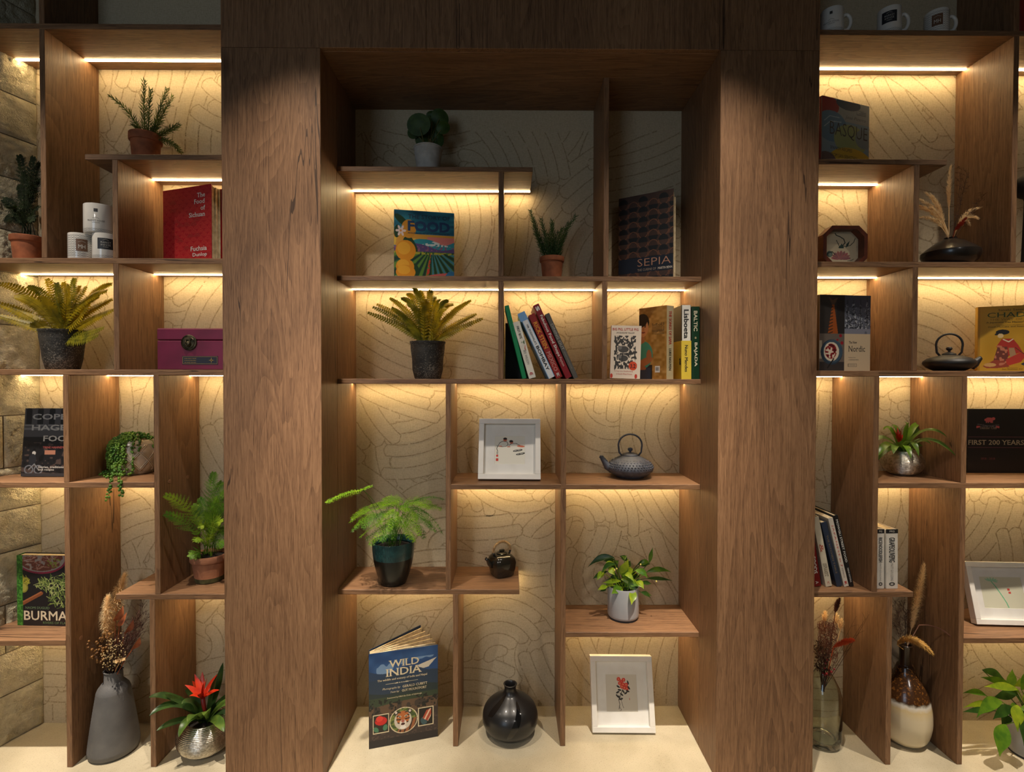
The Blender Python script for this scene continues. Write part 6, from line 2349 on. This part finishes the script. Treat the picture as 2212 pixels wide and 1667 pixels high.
# ---- four-picture cookbook
def art_nordic():
    U, V, I = canvas(90, 130, (190, 170, 140))
    n, n2, n3 = vn(U, V, 30, 44, 51), vn(U, V, 10, 12, 52), vn(U, V, 60, 20, 53)
    tl = (U < .49) & (V < .51)
    put(I, tl, (46, 42, 40))
    put(I, tl & (U > .33), (34, 32, 32))
    put(I, tl & poly(U, V, [(.245, .10), (.275, .10), (.36, .51), (.16, .51)]), (146, 74, 30))
    put(I, tl & poly(U, V, [(.245, .10), (.275, .10), (.36, .51), (.16, .51)]) & (np.sin(V * 150 + U * 40) > .4) & (U < .26), (60, 40, 28))
    put(I, tl & poly(U, V, [(.17, .02), (.25, .07), (.36, .03), (.28, .13), (.235, .13)]), (84, 62, 46))
    tr = (U >= .49) & (V < .51)
    put(I, tr, (92, 96, 108))
    put(I, tr & (V < .16), (66, 70, 82))
    for x, w_ in ((.54, .06), (.66, .11), (.80, .06), (.93, .09)):
        put(I, tr & (abs(U - x) < w_ * np.clip((V - .03) * 2.2, .1, 1)) & (n > .42) & (V < .45), (46, 50, 58))
        put(I, tr & (abs(U - x) < w_ * np.clip((V - .03) * 2.2, .1, 1)) & (n > .72) & (V < .45), (156, 160, 168))
    for x, w_ in ((.545, .035), (.66, .085), (.80, .03), (.93, .055)):
        strokes(U, V, I, 60, (x, .28, w_, .16), [(160, 164, 172), (52, 56, 64), (110, 114, 124), (40, 44, 50)], .016, .004, int(x * 100))
        line(U, V, I, [(x, .06), (x, .44)], .005, (44, 46, 52))
    put(I, tr & (V > .44) & (n2 > .2), (120, 122, 134))
    bl_ = (U < .49) & (V >= .51)
    put(I, bl_, (98, 88, 80))
    put(I, bl_ & (V > .88), (50, 46, 46))
    put(I, bl_ & (U < .05) & (V > .6) & (V < .84), (170, 158, 136))
    put(I, bl_ & ell(U, V, .24, .75, .215, .165), (40, 56, 70))
    put(I, bl_ & ell(U, V, .26, .74, .19, .15), (58, 78, 94))
    put(I, bl_ & ell(U, V, .235, .745, .15, .125), (206, 192, 170))
    put(I, bl_ & ell(U, V, .225, .74, .115, .10) & (n > .40), (130, 24, 32))
    put(I, bl_ & ell(U, V, .225, .74, .10, .09) & (n > .68), (70, 16, 24))
    put(I, bl_ & (ell(U, V, .41, .535, .03, .022) | ell(U, V, .44, .63, .03, .022) | ell(U, V, .35, .59, .02, .015)), (136, 26, 40))
    line(U, V, I, [(.28, .84), (.16, .96)], .012, (30, 28, 28), 1.4)
    line(U, V, I, [(.565, .905), (.73, .905), (.73, .94), (.565, .94), (.565, .905)], .004, (90, 84, 76), 1.4)
    return U, V, I


G3 = (44, 44, 44)
cover_book('cookbook', 'cookbook with four cover pictures, snowy trees at top right, beside the right column', 1771, ys(.28), 1881, ys(.40), 636, Z['Q'], .030, cover=(186, 168, 140), spine=(96, 78, 56), art=art_nordic(),
           texts=[('§The New', .655, .62, .16, .030, G3, 0), ('§Nordic', .73, .705, .33, .075, G3, -.005), ('Recipes from', .64, .822, .14, .016, (110, 104, 96), 0), ('a Scandinavian kitchen', .67, .848, .20, .016, (110, 104, 96), 0), ('SIMON BAJADA', .648, .922, .12, .013, (110, 104, 96), 0)])

# ---- smooth black teapot
q = at(2050, 790, ys(.40))
y = ys(.40)
teapot('smooth black cast-iron teapot with hoop handle beside the yellow book', 0, 0, Z['Q'], .083, .062, 1, (q.x, y, Z['Q']),
       [(.46, 0), (.58, .03), (.86, .24), (.98, .42), (1.0, .52), (.97, .64), (.82, .80), (.55, .93), (.30, 1.0)], mat=M('smooth_black_iron', (34, 32, 30), .5, c2=(26, 25, 24), sc=40, bs=.1, bsc=200),
       lid_r=.26, handle_h=1.18, hw=.50, sk=.72, rot_=math.radians(-22))

# ---- yellow tea book
def art_kimono():
    U, V, I = canvas(110, 150, (198, 150, 40))
    n = vn(U, V, 26, 34, 61)
    I[:] += (vn(U, V, 5, 6, 62)[..., None] - .5) * 18
    put(I, U < .035, (176, 128, 34))
    put(I, ell(U, V, .37, .40, .10, .04), (30, 30, 34))
    put(I, ell(U, V, .30, .42, .05, .02, -.4), (30, 30, 34))
    put(I, ell(U, V, .34, .455, .045, .035), (226, 196, 140))
    put(I, poly(U, V, [(.36, .50), (.52, .50), (.60, .60), (.66, .70), (.56, .74), (.40, .78), (.28, .62)]), (176, 52, 40))
    put(I, poly(U, V, [(.30, .62), (.44, .62), (.46, .80), (.38, .92), (.22, .90)]), (112, 56, 44))
    put(I, poly(U, V, [(.46, .64), (.54, .64), (.60, .84), (.50, .88)]), (170, 134, 96))
    put(I, poly(U, V, [(.42, .82), (.66, .70), (.72, .76), (.64, .86), (.44, .92)]), (184, 58, 44))
    put(I, poly(U, V, [(.08, .92), (.26, .82), (.40, .84), (.48, .93), (.30, .95), (.14, .95)]), (150, 66, 44))
    put(I, ell(U, V, .19, .90, .09, .03), (206, 160, 96))
    put(I, (ell(U, V, .34, .75, .12, .16)) & (n > .66), (196, 120, 90))
    line(U, V, I, [(.56, .64), (.70, .75), (.74, .77)], .006, (70, 56, 30), 1.3)
    line(U, V, I, [(.38, .51), (.46, .55), (.52, .51)], .010, (226, 206, 176), 1.3)
    line(U, V, I, [(.66, .89), (.84, .80), (.98, .86), (.80, .95), (.66, .89)], .014, (44, 52, 62), 1.3)
    return U, V, I


GRN, DG = (62, 84, 40), (70, 58, 24)
cover_book('tea_book', 'yellow book with a kneeling kimono figure, beside the smooth black teapot', 2113, ys(.55), 2262, ys(.22), 657, Z['Q'], .026, cover=(190, 142, 36), art=art_kimono(),
           texts=[('§Sasaki Sanmi', .50, .06, .40, .032, DG, 0), ('§CHADO', .50, .135, .72, .075, GRN, 0), ('§THE WAY OF TEA', .50, .205, .66, .034, (150, 116, 40), 0), ("§A Japanese Tea Master's Almanac", .52, .25, .80, .026, DG, .005),
                  ('Translated from the Japanese by', .50, .292, .46, .014, DG, 0), ('§Shaun McCabe and Iwasaki Satoko', .52, .315, .74, .022, DG, 0), ('Foreword by', .52, .945, .16, .012, DG, 0), ('Sen Soshitsu XV', .52, .965, .30, .018, DG, 0)])

# ---- second silver bowl with a bromeliad
c = onz(1950, 1030, Z['R'])
y = c.y + .055
t = thing('potted_bromeliad', 'arching bromeliad with a small red heart in a silver bowl on the lit shelf', 'plant', (at(1949, 1020, y).x, y, Z['R'] + .0003))
Lp = local(t)
zt = silver_bowl(t, .072, .098, .052)
ctr = Vector((0, 0, zt - .012))
LEAF2 = leafm('bromeliad_lime', (106, 142, 40), (70, 108, 32), .3)
for (mx, my, tx, ty, dy, w, k) in ((2000, 915, 2066, 986, 1.92 - y, .026, 0), (1995, 900, 2046, 944, 1.945 - y, .024, 0), (1990, 945, 2030, 970, .04, .022, 1), (1968, 925, 1985, 985, -.09, .024, 0), (1955, 940, 1968, 990, -.11, .024, 1),
                                   (1915, 935, 1897, 985, -.08, .026, 1), (1905, 925, 1890, 955, .0, .024, 0), (1925, 905, 1908, 928, .05, .022, 1), (1940, 910, 1925, 920, .04, .02, 0), (1965, 915, 1990, 912, .05, .022, 1),
                                   (1930, 945, 1930, 980, -.11, .024, 0), (1975, 910, 2010, 918, .06, .024, 0), (1960, 900, 1958, 915, -.02, .02, 1), (1985, 935, 2012, 960, -.05, .022, 0), (1915, 950, 1890, 1000, -.04, .024, 0)):
    blade(t, ctr + Vector((rnd(-.01, .01), rnd(-.01, .01), 0)), Lp(mx, my, y + dy * .6), Lp(tx, ty, y + dy), w, LEAF2 if k else BROM2, .25, 13, shape=strap)
fz2 = Lp(1940, 955, y - .03)
for tx, ty, dy in ((1930, 925, -.04), (1938, 922, -.02), (1946, 926, -.05), (1934, 934, -.07), (1944, 936, -.07), (1928, 938, -.05), (1950, 938, -.04)):
    e = Lp(tx, ty, y + dy)
    blade(t, fz2, fz2.lerp(e, .5) + Vector((0, -.004, .004)), e, .014, RED, .3, 6, name='bract')

# ---- black club history book
def art_club():
    U, V, I = canvas(150, 100, (20, 20, 24))
    P = (168, 78, 80)
    put(I, ell(U, V, .30, .165, .055, .035), P)
    put(I, ell(U, V, .36, .150, .028, .022), P)
    put(I, ell(U, V, .25, .168, .018, .018), P)
    for x in (.262, .29, .325, .345):
        put(I, (abs(U - x) < .009) & (V > .165) & (V < .215), P)
    line(U, V, I, [(.14, .285), (.44, .245)], .0035, (92, 86, 90), .7)
    line(U, V, I, [(.42, .285), (.13, .235)], .0035, (92, 86, 90), .7)
    put(I, poly(U, V, [(.12, .265), (.17, .26), (.17, .285), (.12, .30)]), P)
    put(I, poly(U, V, [(.40, .262), (.45, .265), (.45, .298), (.40, .288)]), P)
    put(I, (abs(V - .435) < .004) & (U < .82), (120, 70, 80))
    put(I, (abs(V - .60) < .004) & (U < .82), (120, 70, 80))
    return U, V, I


c = onz(2092, 1021, Z['R'])
cover_book('club_history_book', 'wide black book with pink bear emblem and pale title, in the right-hand lit cell', 2091.5, c.y, 2243, c.y - .01, 884, Z['R'], .030, cover=(24, 24, 28), art=art_club(),
           texts=[('§Leander Club', .29, .292, .24, .040, (150, 130, 110), 0), ('§FIRST 200 YEARS', .40, .52, .80, .075, (176, 162, 130), .008), ('§1818 - 2018', .29, .775, .20, .032, (128, 62, 70), 0)])

# ---- slanted books on the lower shelf next to the column
Yf2 = YS + .045
zb = Z['S']
spine_book('hardback', 'dark red hardback mostly hidden by the right column at the end of its row', (1742, 1150), (1757, 1150), (1758, 1272), (1776, 1270), Yf2, zb, .17, (128, 22, 26), stexts=[('FOODS', .62, .5, .30, .5, BW, .02), ('A', .93, .5, .05, .4, BW, 0)])
spine_book('hardback', 'cream hardback with a red sketch, leaning second from the right column', (1758, 1121), (1769, 1119), (1784, 1271), (1801, 1268), Yf2, zb, .18, (210, 200, 176), stexts=[('§WILLIAM', .76, .36, .19, .28, (110, 92, 72), 0), ('§SITWELL', .76, .68, .19, .28, (110, 92, 72), 0), ('&', .45, .5, .12, .6, (176, 80, 60), 0), ('C', .95, .5, .04, .3, (200, 80, 60), 0)])
spine_book('hardback', 'dark blue hardback with a picture spine between the cream and white ones', (1775, 1134), (1786, 1131), (1808, 1272), (1822, 1269), Yf2, zb, .17, (46, 56, 74), stexts=[('THE KITCHEN TABLE', .5, .5, .6, .3, (140, 120, 90), 0)])
spine_book('paperback', 'white paperback with red spaced capitals leaning against the black hardback', (1789.5, 1125), (1799.5, 1123), (1823.5, 1273), (1835, 1270), Yf2, zb, .18, (216, 206, 190), soft=True, stexts=[('JAPANESE', .33, .5, .46, .42, (206, 92, 78), 0, None, 0, 1.2), ('in 7', .65, .5, .12, .4, (206, 92, 78), 0), ('KIMIKO', .80, .5, .14, .3, (150, 140, 128), 0), ('K', .95, .5, .05, .5, (200, 60, 50), .02)])
spine_book('hardback', 'black hardback with white capitals, rightmost of the slanted lower row', (1801, 1117), (1810, 1115), (1836, 1271), (1845.5, 1268), Yf2, zb, .19, (34, 32, 32), stexts=[('MOWGLI STREET FOOD', .36, .5, .60, .50, (220, 216, 206), .012), ('NISHA KATONA', .84, .5, .20, .36, (216, 212, 204), .005)])
for nm, lb, x0, x1, st in (('paperback', 'white book with a black top band and fish title, left one of an upright pair', 1894, 1910, 'RICENOODLEFISH'), ('hardback', 'thicker white book with a black top band, right one of an upright pair', 1914, 1939.5, 'GRAPEOLIVEPIG')):
    b = spine_book(nm, lb, (x0, 1143), (x1, 1143), (x0, 1270), (x1, 1270), YS + .028, zb, .17, (222, 216, 204), stexts=[(st, .34, .5, .42, .48, (48, 46, 44), .01), ('MATT GOULDING', .72, .5, .30, .22, (150, 144, 136), 0), ('o', .92, .5, .06, .5, (60, 58, 56), .01)])
    sp = [o for o in b.children if o.name.startswith('spine')][0]
    hb = at(x0, 1143, YS + .028).z - zb
    tb = at(x1, 1200, YS + .028).x - at(x0, 1200, YS + .028).x
    patch(sp, tb, hb, 0, .07, (30, 30, 32))
    text('MG', sp, (-.0008, tb / 2, hb * .965), (0, -1, 0), ZD, tb * .4, hb * .03, PALE_INK)

# ---- white frame with a green stem drawing
def art_stem():
    U, V, I = canvas(80, 80, (206, 204, 180))
    G = (90, 176, 130)
    line(U, V, I, [(.28, .14), (.36, .30), (.46, .56), (.55, .82), (.58, .97)], .012, G)
    for k in range(7):
        a_ = -2.6 + k * .5
        put(I, ell(U, V, .28 + .10 * math.cos(a_), .13 + .05 * math.sin(a_), .07, .02, a_), (150, 196, 160))
    for x, y_ in ((.66, .40), (.67, .50)):
        put(I, (abs(U - x) < .03) & (abs(V - y_) < .035), (196, 74, 66))
    return U, V, I


frame('white box frame with a thin green stem drawing, leaning in the right-hand lower cell', (2111, 1353), (2266, 1357), Z['T'], .232, .27, .019, .030, WHITE, art=art_stem(), art_box=(.16, .20, .86, .80))

# ---- green glass bottle vase with dried flowers
c = onz(1778, 1621, 0)
y = c.y + .05
t = thing('glass_bottle_vase', 'clear green-tinted glass bottle vase on the floor by the right column', 'vase', (at(1776, 1615, y).x, y, .0003))
gm, n_, l_, b0 = new_mat('green_glass')
b0.inputs['Base Color'].default_value = (.93, .97, .90, 1)
b0.inputs['Roughness'].default_value = .03
b0.inputs['IOR'].default_value = 1.45
b0.inputs['Transmission Weight'].default_value = 1.0
hg = at(1776, 1438, y).z
r = .067
outp = [(.012, .016), (r * .55, .006), (r * .80, 0), (r * .97, .010), (r, .030), (r, hg * .55), (r * .985, hg * .64), (r * .85, hg * .75), (r * .60, hg * .86), (r * .42, hg * .93), (r * .36, hg * .97), (r * .40, hg)]
inn = [(q - .003, z - (.001 if z > hg * .5 else -.004)) for q, z in reversed(outp[4:])] + [(r * .9, .026), (r * .5, .022), (.004, .030)]
MB().lathe(outp + inn, 56, cap0=True, cap1=True).build('body', gm, t, smooth=60)
bx, by, bz = t.location.x, y, hg


def broot(name, label):
    return thing(name, label, 'dried flower', (bx, by, bz - .10))


FOX, FOXB = M('red_foxtail', (222, 92, 40), .9, c2=(190, 66, 30)), M('brown_foxtail', (122, 68, 44), .9, c2=(92, 50, 34))
t = broot('foxtail', 'orange-red foxtail leaning right out of the glass bottle')
plume(t, local(t)(1800, 1398, y - .04), local(t)(1822, 1384, y - .05), local(t)(1842, 1382, y - .055), .014, FOX, 900, .012, base=inner(.006), droop=0, w=.0015)
t = broot('foxtail', 'brown upright foxtail at the top of the glass bottle bouquet')
plume(t, local(t)(1804, 1324, y), local(t)(1806, 1310, y), local(t)(1813, 1294, y), .012, FOXB, 600, .012, base=inner(.006), droop=0, w=.0014)
t = broot('bare_twig', 'thin forked bare twig rising right out of the glass bottle')
for tx, ty, dy in ((1884, 1314, -.03), (1870, 1335, -.02), (1850, 1330, .04)):
    sprig(t, inner(.004), local(t)(tx, ty, y + dy), TWIG, spread=.02, n=5, br=.0009)
t = broot('curly_moss_sprig', 'tangled brown curls in the middle of the glass bottle bouquet')
CURL = M('curly_brown', (134, 84, 60), .9, c2=(98, 56, 46))
mb = MB()
for k in range(130):
    o = local(t)(rnd(1770, 1805), rnd(1345, 1420), y + rnd(-.04, .02))
    rr, a0, pz = rnd(.006, .016), rnd(0, 6.28), rnd(-1, 1)
    mb.tube([o + Vector((rr * math.cos(a0 + w), rr * .5 * math.sin(a0 + w * 1.2), rr * math.sin(a0 + w) + pz * .003 * w)) for w in np.linspace(0, 5, 9)], .0009, 4, cap=False)
for k in range(8):
    mb.tube(bez(inner(.005), local(t)(1782, 1420, y), local(t)(rnd(1772, 1802), rnd(1350, 1390), y), 8), .0008, 4)
mb.build('curls', CURL, t)
t = broot('white_fluff_sprig', 'pale fluffy seed heads behind the curls of the glass bottle bouquet')
for px, py in ((1781, 1335), (1806, 1340), (1815, 1352)):
    plume(t, local(t)(px, py + 10, y + .02), local(t)(px, py, y + .02), local(t)(px + 2, py - 12, y + .02), .016, PAMP, 170, .018, base=inner(.005), droop=0)
t = broot('red_berry_sprig', 'small dark red berries at the neck of the glass bottle')
sprig(t, inner(.005), local(t)(1794, 1438, y - .05), TWIG, spread=.014, n=12, berry=.0045, berry_mat=M('red_berries', (140, 22, 26), .3))
t = broot('seed_sprig', 'brown seed spray spilling left at the mouth of the glass bottle')
for tx, ty in ((1764, 1400), (1770, 1412), (1778, 1400), (1766, 1385), (1775, 1418), (1784, 1392), (1790, 1408), (1772, 1372)):
    sprig(t, inner(.005), local(t)(tx, ty, y - .03), TWIG, spread=.020, n=16, berry=.0030, berry_mat=M('brown_seed', (92, 58, 36), .6))

# ---- brown and cream vase
c = onz(1950, 1623, 0)
y = c.y + .066
t = thing('two_tone_vase', 'tall-necked vase with cream belly and brown glazed neck beside the low divider', 'vase', (at(1950, 1600, y).x + .006, y, .0003))
hv = at(1950, 1392, y).z
r = .090
prof = [(r * .45, 0), (r * .62, .004), (r * .86, .030), (r * .98, .075), (r, .110), (r * .97, .150), (r * .86, .195), (r * .66, .235), (r * .44, .268), (r * .31, .300), (r * .25, hv * .80), (r * .22, hv * .90), (r * .25, hv * .985), (r * .28, hv), (r * .22, hv), (r * .18, hv * .9)]
fp = []
for i in range(len(prof) - 1):
    p0, p1, p2, p3 = prof[max(i - 1, 0)], prof[i], prof[i + 1], prof[min(i + 2, len(prof) - 1)]
    for k in range(4):
        u = k / 4
        fp.append(tuple(.5 * (2 * p1[j] + (p2[j] - p0[j]) * u + (2 * p0[j] - 5 * p1[j] + 4 * p2[j] - p3[j]) * u * u + (3 * p1[j] - p0[j] - 3 * p2[j] + p3[j]) * u ** 3) for j in (0, 1)))
fp.append(prof[-1])
vm, n, l, b = new_mat('two_tone_glaze')
tc = n.new('ShaderNodeTexCoord')
sx_ = n.new('ShaderNodeSeparateXYZ')
l.new(tc.outputs['Object'], sx_.inputs[0])
nz = noise(n, l, tc.outputs['Object'], 70, 3)
zz = math_n(n, l, 'MULTIPLY_ADD', nz.outputs['Fac'], .016, sx_.outputs[2])
rp = ramp(n, [(.30, rgba((214, 200, 168))), (.37, rgba((208, 186, 140))), (.405, rgba((214, 208, 196))), (.425, rgba((120, 112, 96))), (.432, rgba((66, 40, 20))), (.80, rgba((40, 26, 16)))])
l.new(math_n(n, l, 'DIVIDE', zz, .45), rp.inputs[0])
fl = noise(n, l, tc.outputs['Object'], 120, 2)
flr = ramp(n, [(.55, (0, 0, 0)), (.66, (1, 1, 1))])
l.new(fl.outputs['Fac'], flr.inputs[0])
up_ = math_n(n, l, 'MULTIPLY', flr.outputs[0], math_n(n, l, 'GREATER_THAN', sx_.outputs[2], .186))
up_ = math_n(n, l, 'MULTIPLY', up_, math_n(n, l, 'LESS_THAN', sx_.outputs[2], .30))
l.new(mixc(n, l, math_n(n, l, 'MULTIPLY', up_, .5), rp.outputs[0], rgba((150, 96, 40))), b.inputs['Base Color'])
b.inputs['Roughness'].default_value = .22
b.inputs['Coat Weight'].default_value = .4
MB().lathe(fp, 60, cap1=False).build('body', vm, t, smooth='all')
wx, wy, wz = t.location.x, y, hv


def wroot(name, label):
    return thing(name, label, 'dried flower', (wx, wy, wz - .03))


t = wroot('pampas_plume', 'single cream pampas plume standing in the brown and cream vase')
plume(t, local(t)(1968, 1360, y + .01), local(t)(1982, 1290, y + .02), local(t)(1999, 1213, y + .03), .026, PAMP, 2600, .032, base=inner(.008), droop=.45, w=.0006)
t = wroot('foxtail', 'golden drooping foxtail over the rim of the brown and cream vase')
plume(t, local(t)(1938, 1392, y - .03), local(t)(1965, 1360, y - .05), local(t)(2014, 1412, y - .06), .020, M('golden_foxtail', (206, 160, 84), .9, c2=(170, 122, 58)), 1300, .015, base=inner(.008), droop=.1, w=.0012)
t = wroot('grass_stalk', 'long thin reddish grass stalk arching far right from the brown vase')
plume(t, local(t)(1985, 1350, y - .02), local(t)(2030, 1345, y - .05), local(t)(2069, 1388, 1.905), .005, M('rosy_grass', (176, 128, 104), .9, c2=(130, 90, 74)), 160, .012, base=inner(.008), droop=.1)
t = wroot('heather_sprig', 'dark brown fuzzy sprigs at the left behind the golden foxtail')
for tx, ty, dy in ((1932, 1300, .02), (1940, 1320, -.02), (1950, 1300, .04), (1960, 1310, .03), (1935, 1350, .0), (1985, 1320, .03)):
    sprig(t, inner(.008), local(t)(tx, ty, y + dy), TWIG, spread=.026, n=22, tuft=6, br=.0008)

# ---- second peace lily
c = onz(2216, 1652, 0)
y = c.y + .060
t = thing('potted_peace_lily', 'peace lily in a pale grey pot on the floor at the right edge of view', 'plant', (at(2222, 1640, y).x, y, .0003))
ph = .135
grey_pot(t, .064, ph)
g = lambda zx, zy: (1740 + zx / 2.617, 1030 + zy / 2.617)
LV = []
for b_, m_, e_, w, dy, k in (((1160, 1190), (1155, 1140), (1170, 1085), 22, .0, 0), ((1000, 1090), (1060, 1090), (1125, 1145), 16, .03, 2), ((1180, 1190), (1080, 1140), (990, 1132), 16, .0, 0), ((1200, 1200), (1110, 1170), (1010, 1185), 16, -.03, 1),
                             ((1020, 1235), (960, 1195), (888, 1222), 12, .0, 0), ((1080, 1290), (980, 1260), (890, 1305), 14, -.02, 1), ((1060, 1320), (970, 1310), (888, 1328), 12, -.05, 2), ((1110, 1270), (1020, 1250), (968, 1360), 26, -.05, 0),
                             ((1130, 1400), (1090, 1460), (1098, 1580), 34, -.10, 0), ((1200, 1290), (1180, 1330), (1200, 1440), 28, -.08, 1), ((1190, 1230), (1120, 1220), (1060, 1250), 20, -.01, 2), ((1170, 1300), (1100, 1310), (1060, 1370), 22, -.05, 2),
                             ((1220, 1200), (1260, 1120), (1300, 1100), 24, .0, 0), ((1230, 1240), (1290, 1200), (1340, 1240), 24, -.02, 1), ((1220, 1300), (1280, 1290), (1330, 1370), 26, -.06, 0), ((1230, 1350), (1240, 1420), (1235, 1520), 28, -.10, 2),
                             ((1180, 1180), (1210, 1130), (1230, 1200), 18, .02, 1), ((1150, 1350), (1130, 1340), (1110, 1420), 22, -.02, 2), ((1200, 1230), (1160, 1200), (1120, 1180), 20, .03, 2), ((1210, 1320), (1170, 1290), (1150, 1340), 24, -.03, 0)):
    LV.append((*g(*b_), *g(*m_), *g(*e_), w / 1.1, dy, k))
lily(t, LV, y, ph, (2222, 1560))

set_text()
